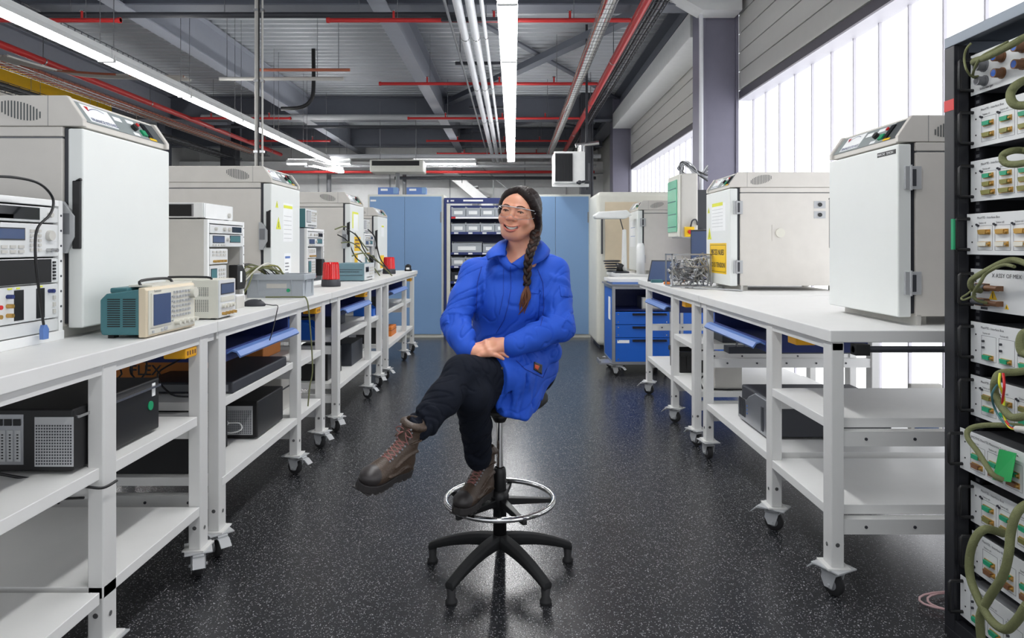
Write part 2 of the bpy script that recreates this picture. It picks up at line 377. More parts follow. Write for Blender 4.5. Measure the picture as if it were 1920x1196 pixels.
pipe_thing('copper_conduit', [(-3.9, 9.07, 3.52), (-2.25, 9.07, 3.52)], .025, 'warm_grey', 'pale ribbed conduit below the copper-coloured one', extra=lambda e, o: [e.cyl(Vector((x, 9.07, 3.5))-o, Vector((x, 9.07, 4.36))-o, .005, 6) for x in (-3.8, -2.6)])
# cable trays
def tray(name, x, z, w, y0, y1, mt, label, cables, step=.12, dark=False):
    t = thing(name, (x, y0, z), label, 'cable tray')
    b = MB()
    for s_ in (-1, 1): b.box(s_*w/2-.004, s_*w/2+.004, 0, y1-y0, 0, .012).box(s_*w/2-.004, s_*w/2+.004, 0, y1-y0, .045, .055)
    y = 0
    while y < y1-y0:
        b.box(-w/2, w/2, y, y+.006, 0, .005); b.box(-w/2-.003, -w/2+.003, y, y+.006, 0, .05).box(w/2-.003, w/2+.003, y, y+.006, 0, .05); y += step
    b.build('tray_mesh', mt, t)
    for i in range(5):
        pass
    for k, (cm, dx, r) in enumerate(cables):
        c = MB(); pts = []; rr = random.Random(k*13+int(x*100))
        yy = 0
        while yy <= y1-y0: pts.append((dx+rr.uniform(-.008, .008), yy, .012+r+rr.uniform(0, .008))); yy += .8
        c.tube(pts, r, n=6, sub=3); c.build('cable', cm, t)
    return t
tray('cable_tray', .84, 3.4, .12, .3, 17, 'steel', 'wire cable tray of white and pink cables over the aisle', [('copper', -.045, .012), ('white_paint', -.02, .014), ('white_paint', .01, .016), ('warm_grey', .04, .012), ('pipe_red', -.03, .008)])
tray('cable_tray', 1.40, 3.62, .16, .3, 17, 'dark_grey', 'dark ladder cable tray hugging the red sprinkler main', [('black', -.05, .014), ('black', -.01, .016), ('mid_grey', .035, .014), ('black', .06, .01)], step=.2)
tray('cable_tray', -6.25, 3.52, .30, .5, 17, 'steel', 'wide tray of copper-coloured cables above the inner ovens', [('copper', -.12, .018), ('copper', -.08, .016), ('warm_grey', -.03, .02), ('copper', .02, .018), ('warm_grey', .07, .018), ('copper', .12, .016)])
tray('cable_tray', -6.9, 3.42, .34, .5, 17, 'dark_grey', 'dark loaded cable tray lowest above the inner ovens', [('black', -.12, .02), ('dark_grey', -.06, .024), ('black', 0, .022), ('mid_grey', .07, .02), ('black', .13, .02)], step=.2)
tray('cable_tray', -5.12, 3.74, .2, .5, 17, 'steel', 'empty-looking wire tray between the red main and the roof beam', [('mid_grey', -.03, .012), ('dark_grey', .04, .012)])
t = thing('cable_bundle', (0, 0, 0), 'bundle of copper and grey cables stepping out of the tray over the lamps', 'cable')
b = MB()
for k in range(6):
    dx = k*.04; b.m(k % 2).tube([(-6.05+dx, 7.9, 3.5), (-5.9+dx, 8.3, 3.48), (-5.5, 8.5+dx, 3.47), (-5.0, 8.6+dx, 3.46), (-4.2, 8.7+dx, 3.46)], .016, n=6, sub=5).build('cable', ['copper', 'warm_grey'][k % 2], t)
t = thing('crane_beam', (-8.0, 6, 3.82), 'yellow crane beam behind the nearest inner oven', 'beam')
b = MB(); ibeam(b, 'y', 0, 7.6, 0, 0, .42, .25); b.build('beam_section', 'yellow', t)
# vertical conduit drop
t = thing('conduit_drop', (-2.18, 5.8, .99), 'vertical grey conduit with a black cable dropping to the bench behind an oven', 'conduit')
b = MB(); b.cyl((0, 0, 0), (0, 0, 3.3), .016, 10).cyl((.05, 0, 0), (.05, 0, 3.3), .009, 8); b.build('pipe_run', 'warm_grey', t)
c = MB(); c.tube([(.028, -.02, 3.3), (.03, -.025, 2), (.024, -.02, 1), (.03, -.02, 0)], .007, n=6, sub=4); c.build('cable', 'black', t)
c = MB(); [c.box(-.02, .065, -.02, .02, z, z+.02) for z in (.5, 1.1, 1.7, 2.3, 2.9)]; c.each('clamp', 'steel', t)
# hooks and black elbow hoses
pipe_thing('hanging_hose', [(-3.1, 10.6, 4.36), (-3.1, 10.6, 3.75), (-3.15, 10.6, 3.55), (-3.3, 10.6, 3.45), (-3.6, 10.6, 3.43)], .03, 'black', 'bent black hose hanging below the roof beams', cat='hose', sub=6)
# lamps
M['tube_glow'] = mat('tube_glow', (255, 255, 255), emit=TUBE_POWER, var=0)
def lamp():
    t = thing('ceiling_lamp', (0, 0, 0), 'x', 'ceiling lamp')
    b = MB(); b.prism([(-.075, .0), (-.055, .05), (.055, .05), (.075, .0), (.07, .0), (.045, .035), (-.045, .035), (-.07, .0)], 'y', .01, 1.47); b.box(-.045, .045, 0, 1.48, .05, .10); b.build('lamp_housing', 'white_paint', t)
    c = MB(); c.prism([(-.066, .004), (-.05, -.016), (.05, -.016), (.066, .004)], 'y', .02, 1.46); c.build('lamp_tube', 'tube_glow', t)
    c = MB(); c.box(-.03, .03, .03, 1.45, .101, .106); c.build('added_uplight', mat('added_uplight_glow', (255, 255, 255), emit=ADDED_UPLIGHT_POWER, var=0), t)  # unseen glowing strip added on the housing to brighten the roof deck
    c = MB(); c.box(-.07, .07, 0, .02, -.018, .05).box(-.07, .07, 1.46, 1.48, -.018, .05); c.each('end_cap', 'white_paint', t)
    c = MB(); c.cyl((0, .1, .1), (0, .1, 1.4), .004, 6).cyl((0, 1.38, .1), (0, 1.38, 1.4), .004, 6); c.each('suspension_wire', 'steel', t)
    return t
L0 = lamp(); spots = []
nth = ['first', 'second', 'third', 'fourth', 'fifth', 'sixth', 'seventh', 'eighth', 'ninth', 'tenth']
for k in range(9): spots.append((-.04, .3+1.49*k, 3.0, 'lit tube lamp of the row over the aisle, %s from the camera' % nth[k], 'centre row of suspended lamps'))
for k in range(8): spots.append((-3.72, 1.79+1.49*k, 3.0, 'lit tube lamp of the long row over the inner benches, %s from the camera' % nth[k], 'suspended lamps over the inner benches'))
for k, (x, y, z, lab, g) in enumerate(spots):
    o = L0 if k == 0 else copy_tree(L0)
    o.location = (x, y, z); o['label'] = lab; o['group'] = g
for k in range(8):  # extra row hidden behind the ovens, added to brighten side wall and far end
    o = copy_tree(L0, (-7.5, 1.79+1.49*k, 3.0), None, 'added unseen tube lamp along the far white side wall, %s from the camera' % nth[k]); o['group'] = 'added unseen lamps along the side wall'
o = copy_tree(L0, (-4.32, 14.5, 3.02), R(-12), 'short lit lamp askew at the far end of the inner lamp row'); o['group'] = 'far lamps over the partition'
for x, lab in ((-3.75, 'lit lamp hung crosswise by the inner end of the grey air heater'), (-.85, 'lit lamp hung crosswise between the grey air heater and the aisle lamps')):
    o = copy_tree(L0, (x, 15.8, 3.2), R(90), lab); o['group'] = 'far lamps over the partition'
    for c in o.children:
        if c.name.startswith('lamp_tube'): c.data = c.data.copy(); c.data.materials[0] = mat('far_glow', (255, 255, 255), emit=FAR_POWER, var=0)
# ceiling air heater in the distance
t = thing('air_heater', (-2.75, 13.1, 2.72), 'cream ceiling air heater with a black louvre slot at the far end', 'heater')
b = MB(); b.box(0, 1.02, 0, .5, 0, .24); b.build('casing', 'cabinet_cream', t, bevel=.02)
b = MB(); [b.box(.05, .93, -.012, 0, .13+.02*k, .145+.02*k) for k in range(4)]; b.box(.04, .95, -.004, 0, .12, .215); b.build('louvre', 'black', t)
b = MB(); b.cyl((.5, .2, 0), (.5, .2, -.35), .04, 12); b.cyl((.15, .25, .2), (.15, .25, 1.4), .006, 6).cyl((.85, .25, .2), (.85, .25, 1.4), .006, 6); b.build('bracket', 'mid_grey', t)
# fan heater
t = thing('fan_heater', (.56, 9.3, 2.12), 'white box fan heater with a black grille hung beside the cupboards', 'heater')
b = MB(); b.box(0, .42, 0, .55, .03, .47); b.build('casing', 'white_paint', t, bevel=.015)
b = MB(); b.box(.015, .25, -.012, 0, .06, .44); b.build('grille_plate', 'dark_grey', t)
b = MB(); [b.box(.02+.02*k, .026+.02*k, -.03, -.012, .07, .43) for k in range(12)]; b.build('grille', 'black', t)
b = MB(); b.m(0).box(-.02, .48, .05, .1, -.01, .03).m(1).box(.44, .47, .1, .13, -.05, 2.24).m(1).cyl((.30, -.04, .035), (.46, -.04, .06), .016, 8).cyl((.46, -.04, .06), (.47, -.04, .3), .012, 8).ell((.34, -.05, .04), (.03, .03, .03)); b.build('bracket', ['white_paint', 'dark_grey'], t)
b = MB(); b.cyl((.38, .1, .47), (.38, .1, .56), .05, 14).cyl((.30, .1, .56), (.62, .1, .6), .03, 10); b.build('flue', 'steel', t)
# stair behind partition region
t = thing('staircase', (-1.9, 17.4, 0), 'white metal staircase with a slanted handrail at the far wall', 'stairs')
b = MB(); bar(b, (0, 0, 3.4), (3.4, 0, .6), .06, .3); bar(b, (0, .5, 3.4), (3.4, .5, .6), .06, .3); b.each('stringer', 'white_paint', t)
b = MB(); [b.box(.1+.3*k, .4+.3*k, .02, .5, 3.3-.25*k, 3.33-.25*k) for k in range(11)]; b.each('stair_tread', 'light_grey', t)
b = MB(); b.cyl((.6, -.05, 3.7), (3.9, -.05, 1.0), .02, 8); [b.cyl((.6+.8*k, -.05, 3.7-.655*k), (.6+.8*k, -.05, 2.9-.655*k), .015, 6) for k in range(5)]; b.build('handrail', 'light_grey', t)
b = MB(); b.cyl((-.9, .2, 0), (-.9, .2, 3.5), .05, 8).cyl((-2.9+.05, .2, 0), (-2.85, .2, 3.5), .06, 8); b.box(.85, 1.0, .1, .3, 0, 2.6); b.each('post', 'mid_grey', t)
# white downpipe by the column
pipe_thing('downpipe', [(1.985, 7.2, 0.02), (1.985, 7.2, 3.55), (1.95, 7.1, 3.9)], .022, 'pipe_white', 'white downpipe clipped to the steel column', n=12)
# ============================================================= BENCHES
ZT = .99
_mesh = {}
def inst(key, maker, name, parent, loc, rz=0):
    """an object sharing a cached mesh"""
    if key not in _mesh:
        b, mats, bev = maker(); o = b.build(name, mats, bevel=bev); _mesh[key] = o
    else:
        o = _mesh[key].copy(); COL.objects.link(o); o.name = name
    o.parent = parent; o.location = loc; o.rotation_euler = (0, 0, rz); return o
def m_fork():
    b = MB(); b.box(-.05, .05, -.06, .06, .105, .111); b.cyl((0, 0, .085), (0, 0, .105), .026, 14)
    for s in (-1, 1): b.prism([(-.03, .09), (.03, .09), (.012, .03), (-.02, .03), (-.035, .06)], 'x', s*.022, s*.027)
    b.box(-.027, .027, -.035, .03, .082, .09); b.cyl((-.034, 0, .042), (.034, 0, .042), .006, 8)
    return b, 'light_grey', .0015
def m_wheel():
    b = MB(); b.m(0).lathe([(.0, -.014), (.036, -.015), (.042, -.008), (.042, .008), (.036, .015), (.0, .014)], (0, 0, .042), ax='x'); b.m(1).lathe([(0, -.018), (.02, -.018), (.022, -.012)], (0, 0, .042), ax='x').lathe([(.022, .012), (.02, .018), (0, .018)], (0, 0, .042), ax='x')
    return b, ['rubber', 'mid_grey'], 0
def m_pedal():
    b = MB(); b.prism([(-.02, .095), (-.075, .088), (-.1, .066), (-.104, .068), (-.078, .094), (-.02, .102)], 'x', -.022, .022); b.cyl((-.02, -.06, .1), (.02, -.06, .1), .006, 8)
    return b, 'light_grey', .001
def caster(parent, x, y, rz=0):
    f = inst('fork', m_fork, 'caster_fork', parent, (x, y, 0), rz)
    inst('wheel', m_wheel, 'caster_wheel', f, (0, 0, 0)); inst('pedal', m_pedal, 'brake_pedal', f, (0, 0, 0))
def bench(side, xf, y0, y1, legs, shelves, rails, label, castrot=0, slab_t=.044, back=2.25):
    t = thing('workbench', (side*xf, y0, 0), label, 'workbench')
    S = side
    b = wmb(t); b.box(S*xf, S*back, y0, y1, ZT-slab_t, ZT); b.build('tabletop', 'bench_white', t, bevel=.003)
    b = wmb(t); b.box(S*(xf+.012), S*(xf+.05), y0+.01, y1-.01, ZT-slab_t-.03, ZT-slab_t); b.box(S*(back-.06), S*(back-.02), y0+.01, y1-.01, ZT-slab_t-.05, ZT-slab_t); b.each('under_rail', 'bench_leg', t)
    for k, ly in enumerate(legs):
        b = wmb(t); b.box(S*(xf+.008), S*(xf+.055), ly, ly+.07, .116, ZT-slab_t-.001); fl = b.build('leg', 'bench_leg', t, bevel=.004)
        d = wmb(t); d.cyl((S*(xf+.03), ly-.002, .2), (S*(xf+.03), ly, .2), .008, 10).cyl((S*(xf+.006), ly+.035, .19), (S*(xf+.008), ly+.035, .19), .008, 10); d.each('leg_bolt', 'steel', fl)
        b = wmb(t); b.box(S*(xf-.01), S*(xf+.075), ly-.012, ly+.085, .11, .117); b.build('base_plate', 'bench_leg', fl, bevel=.001)
        b = wmb(t); b.box(S*(back-.075), S*(back-.03), ly, ly+.07, .0, ZT-slab_t-.001); b.build('leg', 'bench_leg', t, bevel=.004)
        for z in rails:
            b = wmb(t); b.m(0).box(S*(xf+.055), S*(back-.075), ly+.01, ly+.05, z-.095, z-.04)
            b.m(1)
            for q in range(5): b.cyl((S*(xf+.14+.18*q), ly+.007, z-.068), (S*(xf+.14+.18*q), ly+.011, z-.068), .006, 8)
            b.build('cross_rail', ['bench_leg', 'dark_grey'], t)
        caster(t, S*.032, ly+.035-y0, castrot+random.uniform(-.5, .5))
    for (z, ya, yb, xi) in shelves:
        b = wmb(t); b.box(S*(xf+xi), S*(back-.12), ya, yb, z-.036, z); b.build('shelf', 'bench_white', t, bevel=.002)
    return t
XL, XR = 1.211, 1.163
RL = (.64, .30)
bench(-1, XL, .75, 2.80, [1.05, 2.03, 2.66], [(.640, .80, 2.05, .02), (.640, 2.06, 2.64, .01), (.285, .8, 2.0, .0), (.285, 2.03, 2.655, .008)], RL, 'near inner workbench, with the teal oscilloscope on it', castrot=.3)
bench(-1, XL, 2.805, 4.56, [2.83, 3.86, 4.36], [(.645, 2.86, 3.85, .03), (.33, 2.86, 3.85, .005), (.64, 3.9, 4.34, .01), (.33, 3.92, 4.34, .01)], RL, 'second inner workbench, carrying the grey crate and computer mouse', castrot=1.2)
bench(-1, XL, 4.565, 6.5, [4.75, 5.8, 6.3], [(.66, 4.8, 6.3, .03), (.33, 4.8, 6.3, .005)], RL, 'third inner workbench, with the nearer red beacon on it', castrot=1.2)
bench(-1, XL, 6.505, 8.66, [6.62, 7.75, 8.35], [(.66, 6.7, 8.3, .03), (.33, 6.7, 8.3, .005)], RL, 'farthest inner workbench, with the farther red beacon on it', castrot=1.2)
bench(1, XR, 2.50, 4.27, [2.47+.04, 3.09, 4.14], [(.655, 2.56, 3.10, .01), (.33, 2.56, 3.12, .01), (.345, 3.16, 4.13, .01)], (.655, .33), 'near window-side workbench, with the closest window-side oven on it', castrot=-2.6)
bench(1, XR, 4.28, 6.35, [4.41, 5.0, 5.96], [(.66, 4.45, 4.98, .01), (.35, 4.45, 5.0, .01), (.34, 5.05, 5.95, .01)], (.655, .33), 'second window-side workbench, with the wire tangle and tablet on it', castrot=-2.4)
bench(1, XR, 7.45, 8.5, [7.5, 8.35], [(.66, 7.55, 8.35, .01), (.33, 7.55, 8.35, .01)], (.655, .33), 'window-side workbench behind the blue drawer trolley', castrot=-2.4)
# roll under the near end of the window-side bench
t = thing('roller_bar', (1.25, 2.53, .92), 'dark roller bar with a black end cap under the near window-side bench top', 'bar')
b = MB(); b.m(0).cyl((0, -.02, 0), (.9, -.02, 0), .012, 12).m(1).box(0, .05, -.045, .0, -.02, .02); b.build('bar_rod', ['dark_grey', 'black'], t)
# shallow pull-out trays
def tray_drawer(side, xf, y0, y1, label):
    t = thing('keyboard_drawer', (side*xf, y0, .80), label, 'drawer', 'navy pull-out drawers under the benches')
    S = side; w = y1-y0
    b = MB(); b.box(S*.04, S*.5, 0, .012, 0, .11).box(S*.04, S*.5, w-.012, w, 0, .11).box(S*.04, S*.5, .012, w-.012, 0, .01).box(S*.49, S*.5, .012, w-.012, .01, .11); b.build('drawer_box', 'navy', t)
    b = MB(); pf = [(-.030, .002), (-.014, .024), (.01, .03), (.04, .012), (.04, .004), (.01, .022), (-.012, .016), (-.026, -.006)]
    b.prism([(S*p[0], p[1]+.02) for p in pf], 'y', .03, w-.03); b.build('drawer_lip', 'blue_plastic', t)
    b = MB(); b.box(S*.03, S*.04, .02, w-.02, .0, .05); b.build('drawer_front', 'navy', t)
tray_drawer(-1, XL, 2.93, 3.80, 'navy drawer with a pale blue lip under the second inner bench')
tray_drawer(-1, XL, 4.85, 5.75, 'navy drawer with a pale blue lip under the third inner bench')
tray_drawer(-1, XL, 6.75, 7.7, 'navy drawer with a pale blue lip under the farthest inner bench')
tray_drawer(1, XR, 3.2, 4.08, 'navy drawer with a pale blue lip under the near window-side bench')
tray_drawer(1, XR, 5.1, 5.9, 'navy drawer with a pale blue lip under the second window-side bench')
# ============================================================= OVENS
M['oven_shell'] = M['oven_cream']
def oven(w=.58, h=.82):
    t = thing('laboratory_oven', (0, 0, 0), 'x', 'oven'); k = h/.82
    def z(v): return v*k
    b = MB()
    b.box(0, w, .07, .80, z(.035), z(.675)); b.m(1).box(.004, w-.004, .074, .796, z(.675), z(.681)); b.m(0)
    b.box(0, w, .07, .80, z(.681), z(.714)); b.m(2).box(.010, w-.010, .052, .07, z(.045), z(.712)); b.m(0)
    b.build('oven_body', ['oven_cream', 'mid_grey', 'dark_grey'], t, bevel=.004)
    b = MB(); P = [(0, z(.716)), (0, z(.74)), (.055, z(.82)), (.80, z(.82)), (.80, z(.716))]
    b.prism(P, 'x', 0, .022); b.prism(P, 'x', w-.022, w)
    b.prism([(.012, z(.716)), (.012, z(.738)), (.066, z(.81)), (.066, z(.82)), (.17, z(.82)), (.17, z(.716))], 'x', .022, w-.022); b.box(.022, w-.022, .17, .80, z(.716), z(.82))
    b.build('top_cowl', ['oven_cream'], t, bevel=.003)
    # slanted control panel
    p0 = Vector((0, .011, z(.736))); u = Vector((0, .055, z(.075))).normalized(); L = math.hypot(.055, z(.075)); nrm = Vector((0, -u.z, u.y))
    def pan(x0, x1, a0, a1, d0, d1, b):
        o = p0; vs = []
        for d in (d0, d1):
            for (xx, aa) in ((x0, a0), (x1, a0), (x1, a1), (x0, a1)): vs.append(Vector((xx, 0, 0))+o+u*aa+nrm*d)
        b.add(vs, [(0,3,2,1),(4,5,6,7),(0,1,5,4),(1,2,6,5),(2,3,7,6),(3,0,4,7)])
    b = MB(); pan(.022, w-.022, 0, L, 0, .002, b); b.m(1); pan(w-.12, w-.022, 0, L, .002, .0025, b); cp = b.build('control_panel', ['oven_panel', 'oven_dark'], t)
    b = MB(); b.m(0); pan(.07, .235, .008, L-.006, .002, .003, b)
    c0 = p0+u*.012+nrm*.0034; b.m(1); b.text('FRANCE ETUVES', .021, c0+Vector((.080, 0, 0)), (1, 0, 0), u, bold=True)
    b.m(2); q = c0+nrm*.0004; b.add([q+Vector((.085, 0, 0))+u*.066, q+Vector((.11, 0, 0))+u*.068, q+Vector((.098, 0, 0))+u*.045], [(0, 1, 2)])
    b.m(1); pts = [q+Vector((.10+.10*s_, 0, 0))+u*(.048+.018*math.sin(s_*2.6)) for s_ in np.linspace(0, 1, 8)]
    for i in range(7): b.add([pts[i], pts[i+1], pts[i+1]+u*.003, pts[i]+u*.003], [(0, 1, 2, 3)])
    b.build('maker_badge', ['white_paper', 'navy', 'red'], cp)
    b = MB(); pan(.255, .305, .055, .075, .002, .003, b); pan(.345, .40, .062, .08, .002, .003, b); pan(.34, .38, .004, .018, .002, .003, b); b.each('paper_tag', 'white_paper', cp)
    b = MB(); c = p0+Vector((.365, 0, 0))+u*.04; b.cyl(c+nrm*.002, c+nrm*.016, .014, 16); b.build('control_knob', 'black', cp)
    b = MB(); pan(.405, .435, .012, .038, .002, .010, b); setp(b.build('rocker_switch', 'green', cp), 'green rocker switch')
    b = MB(); c = p0+Vector((.42, 0, 0))+u*.068; b.cyl(c+nrm*.002, c+nrm*.008, .008, 12); setp(b.build('indicator_lamp', 'red', cp), 'red indicator lamp')
    b = MB(); pan(.445, .475, .01, .078, .002, .008, b); b.build('controller_display', 'dark_glass', cp)
    b = MB(); pan(.45, .50, .0, .010, .002, .004, b); b.build('warning_sticker', 'yellow', cp)
    b = MB(); b.box(.0, w, 0, .052, z(.032), z(.708)); dr = b.build('door', 'oven_door', t, bevel=.006, seg=3)
    # handle, latch on the left edge
    b = MB(); b.m(0).box(-.012, 0, .004, .03, z(.30), z(.53)).m(0); b.prism([(.004, z(.54)), (.0, z(.53)), (.022, z(.53))], 'x', -.012, 0); b.build('door_handle', 'black', dr, bevel=.003)
    b = MB(); b.prism([(.075, z(.46)), (.06, z(.46)), (.02, z(.41)), (.02, z(.34)), (.05, z(.285)), (.075, z(.285))], 'x', -.016, -.001); b.m(1).box(-.018, -.016, .035, .07, z(.35), z(.42)); b.build('door_latch', ['light_grey', 'mid_grey'], dr, bevel=.002)
    for zz in (.12, .53):
        b = MB(); b.m(0).box(w, w+.012, .022, .085, z(zz), z(zz+.09)).m(1).box(w+.012, w+.015, .048, .064, z(zz+.012), z(zz+.078)).m(0).cyl((w+.016, .042, z(zz-.004)), (w+.016, .042, z(zz+.094)), .005, 8); b.build('door_hinge', ['light_grey', 'dark_grey'], dr, bevel=.002)
    # elliptical vents on both flanks
    for sx in (0, 1):
        b = MB(); n = 14
        for i in range(n):
            f = (i+.5)/n*2-1; yc = .215+f*.075; hh = .030*math.sqrt(max(0, 1-f*f)); zc = .768+f*.016
            x0, x1 = ((-.0015, .0005) if sx == 0 else (w-.0005, w+.0015))
            b.box(x0, x1, yc-.0017, yc+.0017, z(zc-hh), z(zc+hh))
        b.build('vent_slots', 'oven_dark', t)
        b = MB(); b.box(*((-.0006, .0004) if sx == 0 else (w-.0004, w+.0006)), .118, .1195, z(.716), z(.82)); b.build('seam_line', 'mid_grey', t)
    b = MB()
    for xx in (.05, w-.09):
        for yy in (.10, .72): b.box(xx, xx+.04, yy, yy+.04, 0, z(.036))
    b.box(0, w, .075, .09, .0, z(.04)); b.each('foot', 'warm_grey', t)
    return t
def sheet(t, name, x0, x1, z0, z1, base, extras=(), label=None, y=-.0012, texts=()):
    """paper taped on an oven door: base sheet, coloured bands, text"""
    dr = [c for c in t.children if c.name.startswith('door')][0]
    ms = [base]+[e[4] for e in extras]+[q[4] for q in texts]; b = MB(); b.m(0).box(x0, x1, y, 0, z0, z1)
    for i, e in enumerate(extras): b.m(1+i).box(e[0], e[1], y-.0006, y, e[2], e[3])
    for i, q in enumerate(texts): b.m(1+len(extras)+i).text(q[0], q[1], (q[2], y-.0012, q[3]), (1, 0, 0), (0, 0, 1), bold=True)
    o = b.build(name, ms, dr)
    if label: o['label'] = label
def tri(t, x, z, s):
    dr = [c for c in t.children if c.name.startswith('door')][0]
    b = MB(); b.m(0).prism([(x-s/2, z), (x+s/2, z), (x, z+s*.87)], 'y', -.002, -.0005).m(1).prism([(x-s*.05, z+s*.12), (x+s*.05, z+s*.12), (x+s*.03, z+s*.55), (x-s*.03, z+s*.55)], 'y', -.0026, -.002)
    setp(b.build('warning_triangle', ['acid_yellow', 'black'], dr), 'yellow warning triangle')
O0 = oven(); OS = oven(.58, .75)
ALL = {}
def place_oven(key, src, side, x, y, label):
    o = copy_tree(src, (side*x, y if side < 0 else y+.58, ZT), R(90) if side < 0 else R(-90), label); ALL[key] = o; return o
place_oven('L1', O0, -1, 1.455, 2.31, 'cream laboratory oven closest to the camera on the inner benches')
o = place_oven('L2', O0, -1, 1.54, 4.35, 'cream laboratory oven behind the crate, one yellow-headed notice on its door')
tri(o, .10, .56, .05); tri(o, .13, .42, .09)
sheet(o, 'notice_sheet', .22, .42, .34, .60, 'white_paper', [(.23, .41, .565, .585, 'acid_yellow')]+[(.235, .39, .36+.03*i, .363+.03*i, 'light_grey') for i in range(6)], 'white notice with a yellow heading')
sheet(o, 'notice_sheet', .24, .38, .08, .26, 'white_paper', [(.26, .36, .225, .24, 'blue_plastic')]+[(.26, .34-.01*(i % 3), .10+.022*i, .108+.022*i, 'mid_grey') for i in range(5)], 'white notice with a blue heading')
o = place_oven('L3', O0, -1, 1.54, 6.46, 'cream laboratory oven behind the nearer red beacon, orange-yellow notices on its door')
sheet(o, 'notice_sheet', .08, .33, .48, .64, 'acid_yellow', [(.12, .32, .46, .62, 'white_paper')]); sheet(o, 'notice_sheet', .16, .42, .26, .40, 'yellow', [(.19, .39, .29+.035*i, .305+.035*i, 'brown') for i in range(3)], 'yellow notice with dark lines')
sheet(o, 'notice_sheet', .17, .30, .14, .24, 'yellow'); sheet(o, 'notice_sheet', .30, .46, .05, .22, 'white_paper', [(.33, .43, .16, .17, 'blue_plastic')])
o = place_oven('L4', OS, -1, 1.54, 7.78, 'small cream laboratory oven farthest along the inner benches')
sheet(o, 'notice_sheet', .2, .36, .42, .56, 'white_paper', [(.21, .35, .53, .55, 'acid_yellow')]); sheet(o, 'notice_sheet', .14, .36, .05, .2, 'yellow')
o = place_oven('R1', O0, 1, 1.5, 2.66, 'cream laboratory oven closest to the camera on the window-side bench')
dr = [c for c in o.children if c.name.startswith('door')][0]
b = MB(); b.m(0).box(.43, .565, -.001, 0, .672, .690).m(1).text('MARCHE  TEMOIN', .014, (.434, -.0016, .676), (1, 0, 0), (0, 0, 1)); setp(b.build('label_strip', ['black', 'white_paper'], dr), 'black embossed label strip')
o = place_oven('R2', O0, 1, 1.5, 4.72, 'cream laboratory oven with the large yellow sign on its door')
tri(o, .09, .36, .10); tri(o, .07, .56, .05)
sheet(o, 'notice_sheet', .14, .48, .42, .62, 'white_paper', [(.16, .42, .60, .625, 'acid_yellow')]+[(.16, .42, .45+.025*i, .4525+.025*i, 'light_grey') for i in range(6)], 'white notice with a yellow heading')
sheet(o, 'warning_sign', .10, .50, .11, .33, 'yellow', [(.115, .485, .315, .318, 'black'), (.115, .485, .122, .125, 'black'), (.115, .118, .122, .318, 'black'), (.482, .485, .122, .318, 'black')], 'yellow warning sign', texts=[('PIECES NUES', .056, .135, .245, 'ink'), ('SOUS TENSION', .050, .13, .155, 'ink')])
# side ports on R2's flank
b = MB()
b.m(0).cyl((.58, .345, .40), (.592, .345, .40), .032, 22).m(1).box(.58, .583, .29, .40, .345, .455)
b.m(0); b.build('plugged_port', ['psu_cream', 'oven_cream'], o)
b = MB()
for zz in (.50, .57): b.box(.58, .5825, .58, .66, zz, zz+.05)
b.each('gland_plate', 'light_grey', o); b = MB()
for zz in (.525, .595): b.cyl((.58, .62, zz), (.59, .62, zz), .014, 14)
b.each('cable_gland', 'black', o)
o = place_oven('R3', O0, 1, 1.40, 7.66, 'cream laboratory oven beyond the tablet, farthest on the window side')
sheet(o, 'notice_sheet', .1, .42, .3, .6, 'white_paper', [(.13, .40, .52, .525, 'blue_plastic'), (.13, .4, .42, .425, 'blue_plastic')])
for src in (O0, OS):
    def rm(q):
        for c in list(q.children): rm(c)
        bpy.data.objects.remove(q)
    rm(src)
# ============================================================= BENCH EQUIPMENT
def wthing(name, loc, label, cat, group=None, side=0):
    """side -1: front faces +X (inner bench), +1: front faces -X (window bench)"""
    return thing(name, loc, label, cat, group, R(90) if side < 0 else (R(-90) if side > 0 else 0))
